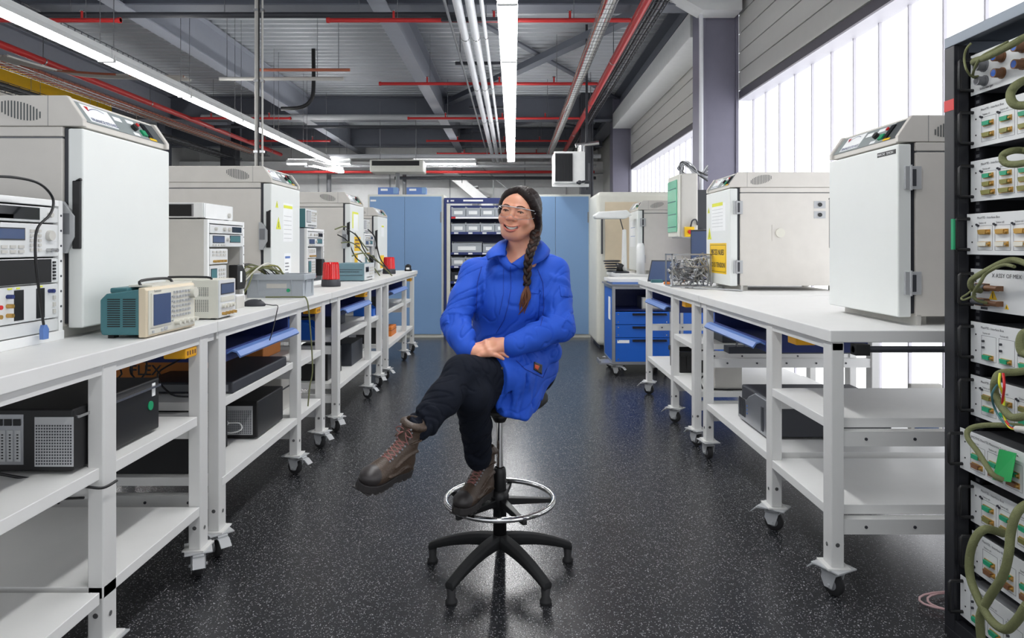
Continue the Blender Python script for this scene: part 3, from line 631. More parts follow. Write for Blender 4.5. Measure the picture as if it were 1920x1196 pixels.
# local frame of instruments: front at y=0 facing -y, width along +x, base z=0
def instrument(name, loc, side, w, h, d, label, layout, case='white_paint', cat='instrument', group=None, feet=True):
    t = wthing(name, loc, label, cat, group, side); f = .006 if feet else 0
    b = MB(); b.box(0, w, 0.004, d, f, h); b.build('casing', case, t, bevel=.003)
    b = MB(); b.box(.002, w-.002, 0, .004, f+.002, h-.002); fp = b.build('front_panel', 'panel_white', t)
    if feet:
        b = MB(); [b.box(x, x+.02, y, y+.02, 0, f) for x in (.01, w-.03) for y in (.02, d-.04)]; b.each('foot', 'rubber', t)
    for e in layout:
        k = e[0]
        if k == 'disp': b = MB(); b.m(0).box(e[1]*w, e[2]*w, -.0015, 0, e[3]*h, e[4]*h); b.m(1).box(e[1]*w+.004, e[2]*w-.004, -.0022, -.0015, e[3]*h+.004, e[4]*h-.004); b.build('display', ['dark_grey', e[5]], fp)
        elif k == 'keys':
            b = MB(); nx, nz = e[5], e[6]; dx = (e[2]-e[1])*w/nx; dz = (e[4]-e[3])*h/nz
            for i in range(nx):
                for j in range(nz): b.box(e[1]*w+dx*(i+.18), e[1]*w+dx*(i+.82), -.004, 0, e[3]*h+dz*(j+.2), e[3]*h+dz*(j+.8))
            b.build('keypad_key', e[7] if len(e) > 7 else 'warm_grey', fp)
        elif k == 'knob': b = MB(); b.cyl((e[1]*w, -.012, e[2]*h), (e[1]*w, 0, e[2]*h), e[3], 16, r1=e[3]*1.1); b.build('knob', e[4] if len(e) > 4 else 'warm_grey', fp)
        elif k == 'bnc':
            b = MB()
            for i in range(e[4]): b.cyl((e[1]*w+e[3]*i, -.018, e[2]*h), (e[1]*w+e[3]*i, 0, e[2]*h), .0065, 10)
            b.each('socket', e[5] if len(e) > 5 else 'steel', fp)
        elif k == 'text': b = MB(); b.text(e[1], e[4], (e[2]*w, -.0012, e[3]*h), (1, 0, 0), (0, 0, 1)); b.build('lettering', e[5] if len(e) > 5 else 'ink', fp)
        elif k == 'plate': b = MB(); b.box(e[1]*w, e[2]*w, -.002, 0, e[3]*h, e[4]*h); b.build(e[6] if len(e) > 6 else 'cover_plate', e[5], fp)
    return t
# --- instrument rack nearest the camera
def rack_case(loc, side, label, mt='zinc', w=.50, h=.46, d=.5):
    t = wthing('instrument_rack', loc, label, 'rack', None, side)
    b = MB(); b.box(0, .018, .02, d, .02, h).box(w-.018, w, .02, d, .02, h).box(.018, w-.018, .02, d, h-.012, h).box(.018, w-.018, .02, d, .02, .032).box(.018, w-.018, d-.01, d, .032, h-.012); b.build('rack_shell', mt, t, bevel=.002)
    b = MB(); b.box(.0, .02, 0, .02, .02, h).box(w-.02, w, 0, .02, .02, h).box(.02, w-.02, 0, .02, h-.02, h).box(.0, w, -.005, .02, .0, .03); b.build('rack_frame', 'white_paint', t, bevel=.002)
    b = MB()
    for i in range(8): b.cyl((w-.01, -.001, .06+.05*i), (w-.01, .0, .06+.05*i), .004, 8)
    b.build('frame_screw', 'dark_grey', t)
    return t
rk = (-1.50, 1.775, ZT)
rack_case(rk, -1, 'pale steel instrument rack in front of the first inner oven')
def inrack(z, w=.455, x=.022, rk=rk): return (rk[0], rk[1]+x, rk[2]+z)
instrument('signal_switch', inrack(.385), -1, .455, .05, .4, 'slim white instrument with a black window in the nearest rack, topmost', [('plate', .3, .80, .15, .9, 'dark_glass', 'black_window'), ('plate', .42, .55, .15, .4, 'white_paper', 'paper_tag'), ('knob', .9, .5, .008), ('text', 'OUTPUT', .83, .2, .008)], feet=False, cat='instrument')
instrument('function_generator', inrack(.275), -1, .455, .105, .4, 'white generator with a blue-grey display and keypad in the nearest rack', [('disp', .22, .66, .5, .86, 'screen'), ('keys', .20, .66, .10, .38, 6, 2), ('keys', .70, .82, .15, .85, 3, 5), ('knob', .9, .65, .016), ('bnc', .88, .2, .025, 2), ('text', 'Agilent', .02, .88, .009)], feet=False)
instrument('blank_panel', inrack(.19), -1, .455, .08, .02, 'black blank panel in the nearest instrument rack', [('plate', .03, .92, .03, .97, 'black_matte', 'black_cover'), ('keys', .93, .97, .1, .9, 1, 6, 'black')], feet=False, cat='panel')
con = instrument('connector_box', inrack(.075), -1, .455, .112, .3, 'white box with two black connector blocks and red sockets in the nearest rack', [('plate', .56, .645, .08, .9, 'black', 'connector_block'), ('plate', .77, .85, .06, .9, 'black', 'connector_block'), ('bnc', .50, .25, 0, 1, 'gold'), ('bnc', .50, .5, 0, 1, 'gold'), ('bnc', .50, .75, 0, 1, 'navy'), ('bnc', .40, .25, 0, 1, 'gold'), ('bnc', .40, .5, 0, 1, 'red'), ('bnc', .90, .8, 0, 1, 'navy'), ('keys', .93, .97, .1, .9, 1, 4), ('plate', .5, .54, .93, .97, 'acid_yellow', 'yellow_tag'), ('plate', .58, .61, .93, .97, 'acid_yellow', 'yellow_tag'), ('plate', .80, .83, .93, .97, 'acid_yellow', 'yellow_tag')], feet=False)
instrument('blank_panel', inrack(.032), -1, .455, .04, .02, 'white blank panel at the foot of the nearest instrument rack', [], feet=False, cat='panel')
t = thing('usb_cable', (0, 0, 0), 'black cable with a blue plug hanging in front of the nearest instrument rack', 'cable')
b = MB(); b.tube([pX(-30, 330, -1.42), pX(30, 333, -1.44), pX(75, 345, -1.44), pX(99, 372, -1.45), pX(95, 400, -1.44), pX(72, 425, -1.44), pX(66, 455, -1.44), pX(68, 500, -1.44), pX(75, 560, -1.45), pX(82, 610, -1.47)], .004, n=8, sub=6); b.build('cable_run', 'black', t)
q = pX(82, 612, -1.47); b = MB(); b.prism([(q.y-.010, q.z-.04), (q.y+.014, q.z-.04), (q.y+.016, q.z-.01), (q.y+.006, q.z+.005), (q.y-.006, q.z+.005), (q.y-.012, q.z-.01)], 'x', q.x-.006, q.x+.006); b.build('plug', 'blue_plastic', t)
# --- teal oscilloscope
t = wthing('oscilloscope', (-1.222, 2.275, ZT), 'teal and beige oscilloscope standing at the bench edge below the nearest inner oven door', 'oscilloscope', None, -1)
w, h = .345, .172
b = MB(); b.prism([(.025, .012), (.15, .012), (.155, .03), (.155, .13), (.135, .15), (.025, .165)], 'x', .0, w); b.box(.03, w-.03, .08, .14, .15, .168); b.build('rear_shell', 'teal', t, bevel=.005)
b = MB()
for c0, c1 in ((.036, .078), (.088, .13)):
    for j in range(13): b.box(-.0015, .001, c0+0.0, c1, .040+.0075*j, .0432+.0075*j)
b.build('vent_slots', 'black', t)
b = MB(); b.prism([(.0, .004), (.026, .004), (.026, .17), (.006, .17), (0, .16)], 'x', -.002, w+.002); fr = b.build('front_bezel', 'beige', t, bevel=.003)
b = MB(); b.box(.01, w-.01, -.003, 0, .012, .16); b.build('front_plate', 'psu_cream', fr)
b = MB(); b.box(.055, w, .01, .09, .17, .176); b.build('top_label', 'psu_cream', fr)
b = MB(); b.m(0).box(.022, .155, -.006, -.003, .034, .150).m(1).box(.034, .148, -.008, -.006, .04, .145); b.build('display', ['psu_cream', 'screen'], fr)
b = MB()
for i in range(6):
    for j in range(6): b.box(.175+.022*i, .186+.022*i, -.008, -.003, .055+.017*j, .063+.017*j)
b.build('keypad_key', 'light_grey', fr)
b = MB(); [b.cyl((.166, -.008, .045+.017*j), (.166, -.003, .045+.017*j), .004, 8) for j in range(6)]; b.build('soft_key', 'light_grey', fr)
b = MB(); b.cyl((.31, -.022, .135), (.31, -.003, .135), .020, 20); b.build('knob', 'psu_cream', fr)
b = MB(); [b.cyl((.19+.034*i, -.022, .034), (.19+.034*i, -.003, .034), .008, 12) for i in range(5)]; b.each('input_socket', 'psu_cream', fr)
b = MB(); b.box(.09, .10, -.006, -.003, .014, .024).box(.11, .13, -.006, -.003, .018, .028).box(.03, .04, -.006, -.003, .016, .024); b.each('button', 'light_grey', fr)
b = MB(); b.text('Tektronix', .012, (.04, -.0035, .152), (1, 0, 0), (0, 0, 1)); b.build('lettering', 'ink', fr)
b = MB(); b.tube([(.06, .05, .172), (.08, .06, .190), (w-.09, .06, .190), (w-.07, .05, .172)], .005, n=8, sub=4); b.build('carry_handle', 'black', t)
b = MB(); [b.box(x, x+.03, y, y+.02, 0, .012) for x in (.02, w-.06) for y in (.02, .12)]; b.each('foot', 'rubber', t)
# --- beige power supply
t = instrument('power_supply', (-1.232, 2.86, ZT), -1, .17, .168, .27, 'beige perforated power supply between the oscilloscope and the mouse', [('disp', .1, .9, .62, .9, 'screen'), ('plate', .1, .9, .44, .56, 'psu_cream', 'label_plate')]+[('knob', .2+.2*i, .33, .008, 'psu_cream') for i in range(4)]+[('bnc', .2+.2*i if False else .2, .14, .035, 4, 'gold')], case='psu_cream', cat='power supply')
b = MB()
for zz0 in (.035, .100):
    for i in range(18):
        for j in range(8 if zz0 < .05 else 6): b.box(-.0012, .0005, .045+.0085*i, .0485+.0085*i, zz0+.0065*j, zz0+.0030+.0065*j)
b.build('vent_grille', 'dark_grey', t)
b = MB(); b.tube([(.02, .04, .168), (.02, .06, .178), (.02, .22, .178), (.02, .24, .168)], .005, n=8, sub=3); b.build('carry_handle', 'black', t)
b = MB(); b.box(.0, .14, 0, .26, 0, .002); setp(b.build('paper_sheet', 'white_paper', None, loc=(-1.55, 2.95, ZT)), 'white sheet of paper lying under the beige power supply', 'paper')
# white junction box
t = thing('junction_box', (-1.50, 3.36, ZT), 'small white junction box behind the computer mouse', 'box')
b = MB(); b.box(0, .14, 0, .10, 0, .058); b.build('box_body', 'warm_grey', t, bevel=.003); b = MB(); b.box(0, .14, 0, .1, .058, .066); b.build('box_lid', 'white_paint', t, bevel=.003)
# mouse
t = thing('computer_mouse', (-1.335, 3.52, ZT), 'black computer mouse on the inner bench with its cord over the edge', 'mouse')
b = MB(); b.ell((0, 0, .004), (.058, .034, .032), 20, 12); b.T = None
b.v = [(x, y, max(z, 0.0)) for x, y, z in b.v]; b.build('mouse_shell', 'dark_grey', t); b = MB(); b.cyl((.03, -.003, .026), (.03, .003, .026), .008, 12); b.build('scroll_wheel', 'black', t)
b = MB(); b.tube([(.055, 0, .01), (.10, -.02, .006), (.138, -.05, .006), (.152, -.1, -.02), (.15, -.15, -.10), (.148, -.19, -.15)], .0025, n=6, sub=6); b.build('mouse_cord', 'black', t)
# grey crate
def euro_crate(loc, w, d, h, label, mt='bin_grey', rz=0, group=None, name='storage_crate'):
    t = thing(name, loc, label, 'crate', group, rz)
    b = MB(); k = .006; i = .012
    b.box(i, w-i, i, d-i, 0, .006); b.box(i, i+k, i, d-i, 0.006, h-.03).box(w-i-k, w-i, i, d-i, 0.006, h-.03).box(i+k, w-i-k, i, i+k, 0.006, h-.03).box(i+k, w-i-k, d-i-k, d-i, 0.006, h-.03)
    for f in (.22, .78):
        b.prism([(i-.001, .012), (i-.001, h-.03), (0, h-.03)], 'x', w*f-.003, w*f+.003)
        b.prism([(w-i+.001, .012), (w-i+.001, h-.03), (w, h-.03)], 'y', d*f-.003, d*f+.003)
    b.build('crate_body', mt, t, bevel=.002)
    b = MB(); b.box(0, w, 0, i+k, h-.034, h).box(0, w, d-i-k, d, h-.034, h).box(0, i+k, i+k, d-i-k, h-.034, h).box(w-i-k, w, i+k, d-i-k, h-.034, h); b.build('crate_rim', mt, t, bevel=.003)
    return t
t = euro_crate((-1.60, 4.06, ZT), .36, .24, .14, 'grey plastic crate with a green sticker standing beside the oven with two notices')
b = MB(); b.box(.13, .25, .0085, .0115, .058, .085); b.build('paper_label', 'warm_grey', t); b = MB(); b.cyl((.26, .0085, .045), (.26, .0115, .045), .011, 16); setp(b.build('round_sticker', 'green', t), 'round green sticker')
# cables over crate
t = thing('probe_cable', (0, 0, 0), 'tangle of olive and cream test cables looping behind the grey crate', 'cable')
rr = random.Random(5)
for i in range(11):
    b = MB(); x0 = rr.uniform(-1.66, -1.55); b.tube([(x0, 3.9, ZT+.01), (x0+rr.uniform(-.02, .04), 3.92, ZT+rr.uniform(.06, .12)), (x0+rr.uniform(.04, .09), 4.0, ZT+rr.uniform(.15, .20)), (x0+rr.uniform(.1, .17), 4.12, ZT+rr.uniform(.15, .19)), (x0+.18, 4.18, ZT+rr.uniform(.04, .1))], .0035+.002*rr.random(), n=6, sub=6)
    b.build('cable_run', ['olive', 'conn_olive', 'black', 'psu_cream'][i % 4], t)
t = thing('black_cable', (0, 0, 0), 'thin black cord hanging from the crate to the floor between inner benches', 'cable')
b = MB(); b.tube([(-1.45, 4.0, ZT+.01), (-1.25, 3.98, ZT+.012), (-1.20, 3.96, ZT+.005), (-1.185, 3.97, ZT-.1), (-1.175, 4.0, ZT-.4), (-1.185, 3.98, .48), (-1.19, 3.96, .37)], .004, n=6, sub=6); b.build('cable_run', 'olive', t)
# second rack
def rack_group(y0, x0, tag, mt, top):
    rk2 = (x0, y0, ZT)
    rack_case(rk2, -1, 'grey instrument rack with test gear, '+tag, mt, w=.47, h=.445, d=.62)
    W_ = .42
    p = lambda z: (rk2[0], rk2[1]+.025, rk2[2]+z)
    instrument('signal_switch', p(.375), -1, W_, .045, .4, 'slim topmost panel '+tag, [('knob', .15, .5, .008), ('knob', .4, .5, .01), ('knob', .55, .5, .01), ('plate', .65, .95, .2, .85, 'dark_glass', 'black_window')], feet=False)
    instrument('multimeter', p(.305), -1, W_, .065, .4, 'two-display meter '+tag, [('disp', .08, .42, .3, .9, 'screen'), ('disp', .58, .92, .35, .95, 'teal'), ('knob', .50, .6, .009), ('keys', .06, .46, .05, .25, 5, 1)], feet=False)
    instrument('power_supply', p(.215), -1, W_*.52, .08, .4, 'white key-covered supply '+tag, [('keys', .1, .9, .5, .9, 4, 2), ('bnc', .2, .2, .04, 4, 'gold')], feet=False, cat='power supply')
    instrument('handheld_programmer', p(.05), -1, W_*.48, .16, .3, 'green-display programmer '+tag, [('disp', .06, .42, .35, .9, 'teal'), ('keys', .5, .92, .25, .9, 3, 5), ('bnc', .2, .12, .03, 5, 'red')], case='psu_cream', feet=False)
    t = wthing('socket_adapter', (rk2[0]+.03, rk2[1]+.30, ZT+.07), 'black angular mains adapter '+tag, 'adapter', None, -1)
    b = MB(); b.prism([(0, 0), (.10, 0), (.12, .03), (.12, .09), (.07, .135), (0, .135)], 'y', 0, .05); b.build('adapter_shell', 'black', t, bevel=.004); b = MB(); b.box(.035, .06, -.001, 0, .04, .10); b.build('paper_tag', 'white_paper', t)
    if top == 'white':
        instrument('power_supply', (x0-.02, y0+.0, ZT+.446), -1, .36, .082, .36, 'white empty-bayed instrument on the rack '+tag, [('plate', .05, .95, .05, .95, 'white_paint'), ('knob', .82, .35, .012)], cat='instrument')
        b = MB(); b.m(0).box(-.001, 0, .05, .34, .012, .076).m(1).box(-.003, -.001, .06, .19, .014, .072).m(2)
        for q in ((.22, .03), (.26, .03), (.22, .052), (.26, .05), (.30, .05), (.30, .03)): b.box(-.003, -.001, q[0], q[0]+.025, q[1], q[1]+.014)
        o = b.build('rear_bay', ['zinc', 'black', 'dark_grey'], None); par = [x for x in bpy.data.objects if x.get('label', '').startswith('white empty-bayed')][-1]; o.parent = par
    else:
        t = instrument('oscilloscope', (x0-.01, y0-.0, ZT+.446), -1, .30, .15, .13, 'small teal-sided oscilloscope on top of the rack '+tag, [('disp', .08, .45, .3, .9, 'light_grey'), ('keys', .5, .92, .35, .9, 4, 4), ('knob', .85, .8, .01), ('bnc', .2, .15, .05, 4)], case='teal', cat='oscilloscope')
rack_group(3.43, -1.535, 'in front of the second inner oven', 'warm_grey', 'white')
rack_group(5.2, -1.57, 'in front of the third inner oven', 'bin_grey', 'scope')
rack_group(7.24, -1.575, 'in front of the small inner oven', 'bin_grey', 'none')
# blue-grey instrument
instrument('calibrator', (-1.30, 5.98, ZT), -1, .42, .155, .27, 'long slate-blue instrument with a white front beside the nearer red beacon', [('disp', .1, .4, .5, .8, 'dark_glass'), ('keys', .45, .9, .3, .8, 6, 3), ('bnc', .2, .2, .05, 4)], case=mat('slate', (110, 142, 152), .5))
t = [x for x in bpy.data.objects if x.name.startswith('calibrator')][0]
b = MB(); b.box(-.0015, 0, .02, .25, .10, .104).box(-.0015, 0, .02, .25, .05, .054); [b.box(-.002, 0, .05+.01*i, .054+.01*i, .078, .088) for i in range(18)]; b.build('side_groove', 'dark_grey', t)
# red beacons
def beacon():
    t = thing('warning_beacon', (0, 0, 0), 'x', 'beacon', 'red beacons on the inner benches')
    b = MB(); b.lathe([(0, 0), (.071, 0), (.073, .012), (.07, .052), (.066, .055), (0, .055)]); b.build('beacon_base', 'dark_grey', t)
    b = MB(); prof = [(.062, .055), (.064, .06), (.058, .172), (.052, .186), (.0, .19)]
    n = 48; vs = []; fs = []
    for i in range(n):
        a = 2*PI*i/n; k_ = 1+.02*(1 if i % 2 else -1)
        for r, z in prof: vs.append((r*k_*math.cos(a), r*k_*math.sin(a), z))
    for i in range(n):
        j = (i+1) % n
        for q in range(4): fs.append((i*5+q, j*5+q, j*5+q+1, i*5+q+1))
    b.add(vs, fs); lens = mat('beacon_lens', (245, 14, 20), .12, var=0, trans=.3, coat=.6); b.build('beacon_lens', lens, t)
    b = MB(); b.cyl((0, 0, .055), (0, 0, .13), .022, 16).ell((0, 0, .14), (.018, .018, .022)); b.build('bulb', 'steel', t)
    return t
B0 = beacon(); B0.location = (-1.392, 5.22, ZT); B0['label'] = 'red warning beacon on a dark base next to the grey crate'
copy_tree(B0, (-1.38, 7.6, ZT), None, 'red warning beacon farthest along the inner benches, near the blue cupboards')
t = thing('tape_dispenser', (-1.29, 8.4, ZT), 'small black round gadget at the far end of the inner benches', 'gadget'); b = MB(); b.box(-.04, .04, -.03, .03, 0, .03).lathe([(0, -.02), (.035, -.02), (.035, .02), (0, .02)], (0, 0, .05), ax='y'); b.build('gadget_body', 'black', t); b = MB(); b.box(-.02, .02, -.032, -.03, .02, .045); b.build('paper_tag', 'white_paper', t)
# cables draped at far inner ovens
t = thing('probe_cable', (0, 0, 0), 'black and olive leads looping over the far inner ovens and bench', 'cable')
for i, (a, c) in enumerate((((633, 440), (700, 505)), ((640, 455), (712, 520)), ((650, 430), (722, 500)), ((628, 430), (690, 470)), ((690, 430), (732, 512)), ((660, 480), (735, 520)))):
    D = 6.3; p0 = px(a[0], a[1], D); p1 = px(c[0], c[1], 6.9); mid = (p0+p1)/2; mid.z += (.10 if i % 2 else -.05)
    if p1.z < ZT+.01: p1.z = ZT+.01
    b = MB(); b.tube([p0, p0*.6+mid*.4+Vector((.02, 0, .03)), mid, p1*.7+mid*.3, p1], .006, n=6, sub=5); b.build('cable_run', ['black', 'olive'][i % 2], t)
# yellow sockets under the slab edge
def ysock(x, y, label):
    t = thing('power_socket', (x, y, ZT-.115), label, 'socket', 'yellow sockets under the bench edges')
    b = MB(); b.box(-.05, .035, 0, .09, 0, .038); b.build('socket_body', mat('amber', (232, 168, 20), .45), t, bevel=.004); b = MB(); [b.box(.035, .036, .01+.02*i, .02+.02*i, .012, .028) for i in range(4)]; b.build('socket_slot', 'brown', t)
ysock(-1.262, 2.56, 'yellow socket block under the near inner bench edge, below the power supply')
ysock(-1.262, 4.26, 'yellow socket block under the inner bench edge, below the crate and red beacon')
ysock(-1.262, 5.66, 'yellow socket block under the third inner bench edge, below the slate-blue instrument')
ysock(-1.262, 8.2, 'yellow socket block under the inner bench edge beside the blue cupboards')
ysock(1.24, 4.72, 'yellow socket block under the second window-side bench edge')
ysock(1.26, 2.92, 'yellow socket block under the near window-side bench edge')
# ============================================================= BELOW THE BENCHES
def tower(name, loc, side, w, h, d, label, mt='black', front=None):
    t = wthing(name, loc, label, 'computer', None, side)
    b = MB(); b.box(0, w, .01, d, .008, h); b.build('case', mt, t, bevel=.006); b = MB(); b.box(0.002, w-.002, 0, .01, .01, h-.002); b.build('case_front', front or mt, t, bevel=.003)
    b = MB(); [b.box(x, x+.03, y, y+.03, 0, .008) for x in (.02, w-.05) for y in (.03, d-.06)]; b.each('foot', 'rubber', t); return t
def rear_io(t, w, h, flip=False, x0=0, y=-.0015):
    b = MB(); b.m(0).box(x0+.0, x0+w*.42, y, 0, h*.15, h*.92)
    for i in range(7): b.m(1).box(x0+.012+w*.055*i, x0+.028+w*.055*i, y-.002, y, h*.2, h*.68)
    for i in range(7):
        for j in range(9): b.m(2).box(x0+.018+w*.055*i, x0+.023+w*.055*i, y-.003, y-.002, h*(.24+.045*j), h*(.26+.045*j))
    for i in range(6): b.m(2).box(x0+.01+w*.065*i, x0+.03+w*.065*i, y-.003, y, h*.75, h*.85)
    b.build('expansion_slots', ['zinc', 'light_grey', 'black'], t)
    b = MB(); b.m(0).box(x0+w*.5, x0+w*.78, y, 0, h*.12, h*.88)
    for i in range(14):
        for j in range(14): b.m(1).box(x0+w*(.51+.019*i), x0+w*(.52+.019*i), y-.001, y, h*(.15+.045*j), h*(.175+.045*j))
    b.build('psu_grille', ['light_grey', 'dark_grey'], t)
# big black computer under the nearest bench: rear faces the camera
t = thing('desktop_computer', (-1.91, 1.97, .641), 'large black computer on the upper shelf under the near inner bench, slotted rear showing', 'computer')
b = MB(); b.box(0, .64, 0, .48, .008, .188); b.build('case', 'black', t, bevel=.005); b = MB(); b.m(0).box(.641, .643, .15, .20, .05, .06).m(1).cyl((.640, .42, .10), (.643, .42, .10), .016, 16).m(2).box(.640, .642, .43, .45, .13, .175).m(0).box(.640, .652, .01, .47, .16, .168); b.each('side_badge', ['steel', 'green', 'white_paper'], t)
b = MB(); [b.box(x, x+.03, y, y+.03, 0, .008) for x in (.02, .58) for y in (.03, .42)]; b.each('foot', 'rubber', t)
rear_io(t, .40, .188, x0=.33)
t = thing('black_cable', (0, 0, 0), 'black power cord drooping from the big computer across the near bench leg', 'cable')
b = MB(); b.tube([(-1.555, 1.96, .815), (-1.575, 1.90, .80), (-1.57, 1.88, .76), (-1.50, 1.89, .69), (-1.42, 1.93, .65), (-1.33, 1.97, .62), (-1.24, 1.985, .600), (-1.20, 2.0, .592), (-1.196, 2.06, .592)], .0042, n=8, sub=6); b.build('cable_run', 'black', t)
t = thing('black_cable', (0, 0, 0), 'slack black cord sagging below the upper shelf of the near inner bench', 'cable')
b = MB(); b.tube([(-2.05, 2.03, .55), (-1.8, 2.03, .538), (-1.5, 2.03, .542), (-1.27, 2.02, .555)], .004, n=8, sub=6); b.build('cable_run', 'black', t)
# dark box on the lower shelf of bench 1/2 back
def simple_box(name, loc, s, mt, label, cat='box', bev=.003, extra=None):
    t = thing(name, loc, label, cat); b = MB(); b.box(0, s[0], 0, s[1], 0, s[2]); b.build('box_body', mt, t, bevel=bev)
    if extra: extra(t)
    return t
def flex(t): b = MB(); b.text('FLEX', .07, (.08, -.001, .03), (1, 0, 0), (0, 0, 1), bold=True); b.build('lettering', 'ink', t); b = MB(); b.box(.0, .4, -.0006, 0, .0, .012); b.build('tape', 'brown', t)
simple_box('shipping_carton', (-1.93, 3.3, .646), (.42, .3, .12), 'cardboard', 'orange-brown carton printed FLEX stacked under the second inner bench, lower one', extra=flex)
simple_box('shipping_carton', (-1.90, 3.34, .767), (.36, .22, .05), 'cardboard', 'plain orange-brown carton on top of the printed carton')
simple_box('equipment_case', (-2.05, 2.1, .286), (.7, .5, .16), 'black_matte', 'long black case on the lower shelf under the near inner bench', 'case') if False else None
t = thing('desktop_computer', (-1.74, 3.42, .331), 'black computer with a white cable on the lower shelf of the second inner bench', 'computer')
b = MB(); b.box(0, .46, 0, .38, .008, .19); b.build('case', 'black', t, bevel=.005); b = MB(); [b.box(x, x+.03, y, y+.03, 0, .008) for x in (.02, .40) for y in (.03, .32)]; b.each('foot', 'rubber', t)
rear_io(t, .52, .19, x0=.03)
b = MB(); [b.cyl((.06+.03*i, -.006, .05), (.06+.03*i, -.001, .05), .004, 8) for i in range(2)]; b.each('status_light', 'orange', t)
t = thing('desktop_computer', (-1.66, 3.02, .646), 'flat dark computer on the upper shelf of the second inner bench', 'computer'); b = MB(); b.box(0, .42, 0, .72, 0, .05); b.build('case', 'dark_grey', t, bevel=.006)
b = MB(); b.box(.02, .40, -.002, 0, .01, .04); b.build('rear_panel', 'mid_grey', t)
for k in range(7):
    rr = random.Random(40+k); x0 = -1.9+.07*k; t = thing('hanging_cable', (0, 0, 0), 'x', 'cable', 'thin black cables hanging behind the near inner bench leg'); t['label'] = 'one of the thin black cables hanging under the inner bench beside the carton'
    b = MB(); b.tube([(x0, 2.9, .93), (x0+rr.uniform(-.05, .1), 2.9, .84), (x0+rr.uniform(-.1, .1), 2.88, .76), (x0+rr.uniform(-.1, .15), 2.86, .68), (x0+rr.uniform(-.1, .15), 2.9, .66)], .004, n=6, sub=5); b.build('cable_run', 'black', t)
t = thing('white_cable', (0, 0, 0), 'coiled white cable lying in front of the computer under the second inner bench', 'cable')
b = MB(); b.tube([(-1.50, 3.40, .42), (-1.45, 3.39, .44), (-1.41, 3.38, .42), (-1.47, 3.38, .39), (-1.40, 3.38, .375), (-1.35, 3.39, .39), (-1.36, 3.39, .42), (-1.42, 3.39, .42)], .004, n=6, sub=6); b.build('cable_run', 'white_paint', t)
t = thing('power_brick', (-1.33, 2.90, .331), 'dark grey power brick at the near leg of the second inner bench', 'adapter'); b = MB(); b.box(0, .06, 0, .12, 0, .11); b.build('brick_body', 'dark_grey', t, bevel=.01); b = MB(); b.cyl((.061, .08, .06), (.063, .08, .06), .012, 12); b.build('round_button', 'light_grey', t)
simple_box('equipment_case', (-2.1, 2.90, .331), (.72, .4, .26), 'black_matte', 'black case on the lower shelf at the near end of the second inner bench', 'case')
# boxes on the farther inner benches
for i, (x, y, z, s_, m_, n_, lab, ct) in enumerate((
    (-1.75, 3.96, .641, (.3, .3, .16), 'cardboard', 'shipping_carton', 'brown carton under the second inner bench beside its far leg', 'box'),
    (-1.85, 4.85, .661, (.4, .38, .13), 'dark_grey', 'desktop_computer', 'dark flat computer on the upper shelf of the third inner bench', 'computer'),
    (-1.8, 5.35, .661, (.4, .35, .12), 'bin_dark', 'equipment_case', 'black case on the upper shelf of the third inner bench, farther one', 'case'),
    (-1.75, 4.9, .331, (.42, .4, .2), 'black', 'desktop_computer', 'black computer on the lower shelf of the third inner bench', 'computer'),
    (-1.7, 5.5, .331, (.4, .4, .18), 'bin_dark', 'desktop_computer', 'dark computer at the far end of the lower shelf of the third inner bench', 'computer'),
    (-1.7, 3.98, .331, (.35, .3, .2), 'warm_grey', 'equipment_case', 'pale grey-green case on the lower shelf beside the second inner bench far leg', 'case'),
    (-1.8, 6.8, .661, (.45, .4, .15), 'bin_dark', 'equipment_case', 'black case on the upper shelf of the farthest inner bench', 'case'),
    (-1.6, 7.3, .331, (.3, .3, .10), 'orange', 'tool_case', 'orange case on the lower shelf of the farthest inner bench', 'case'),
    (-1.8, 6.75, .331, (.45, .4, .16), 'black', 'desktop_computer', 'black computer on the lower shelf of the farthest inner bench', 'computer'))):
    t = simple_box(n_, (x, y, z), s_, m_, lab, ct, bev=.006)
    b = MB()
    if ct == 'computer': 
        b.m(0).box(.03, s_[0]*.55, -.002, 0, .02, s_[2]-.02); b.m(1); [b.box(.04+.025*q, .05+.025*q, -.003, -.002, .03, s_[2]-.05) for q in range(6)]; b.build('rear_panel', ['zinc', 'dark_grey'], t)
    else: b.m(0).box(.0, s_[0], -.003, s_[1]+.003, s_[2]*.62, s_[2]*.66).box(s_[0], s_[0]+.003, 0, s_[1], s_[2]*.62, s_[2]*.66); b.build('lid_seam', 'dark_grey', t)
for i, (x, y, z, lab) in enumerate(((-1.52, 4.0, .81, 'blue bin under the second inner bench beside the brown carton'), (-1.5, 4.62, .70, 'blue bin at the near leg of the third inner bench'), (-1.45, 6.2, .70, 'blue bin on the upper shelf at the far leg of the third inner bench'))):
    t = thing('parts_bin', (x, y, .662 if i else .802), lab, 'bin', 'blue bins under the inner benches')
    b = MB(); b.prism([(0, 0), (.18, 0), (.18, .06), (.16, .06), (.155, .008), (.008, .008), (.006, .12), (0, .12)], 'y', .006, .15); b.prism([(0, 0), (.18, 0), (.18, .06), (.10, .12), (0, .12)], 'y', 0, .006).prism([(0, 0), (.18, 0), (.18, .06), (.10, .12), (0, .12)], 'y', .15, .156); b.build('bin_body', 'blue_paint', t)
    if i == 0: t.location.z = .802
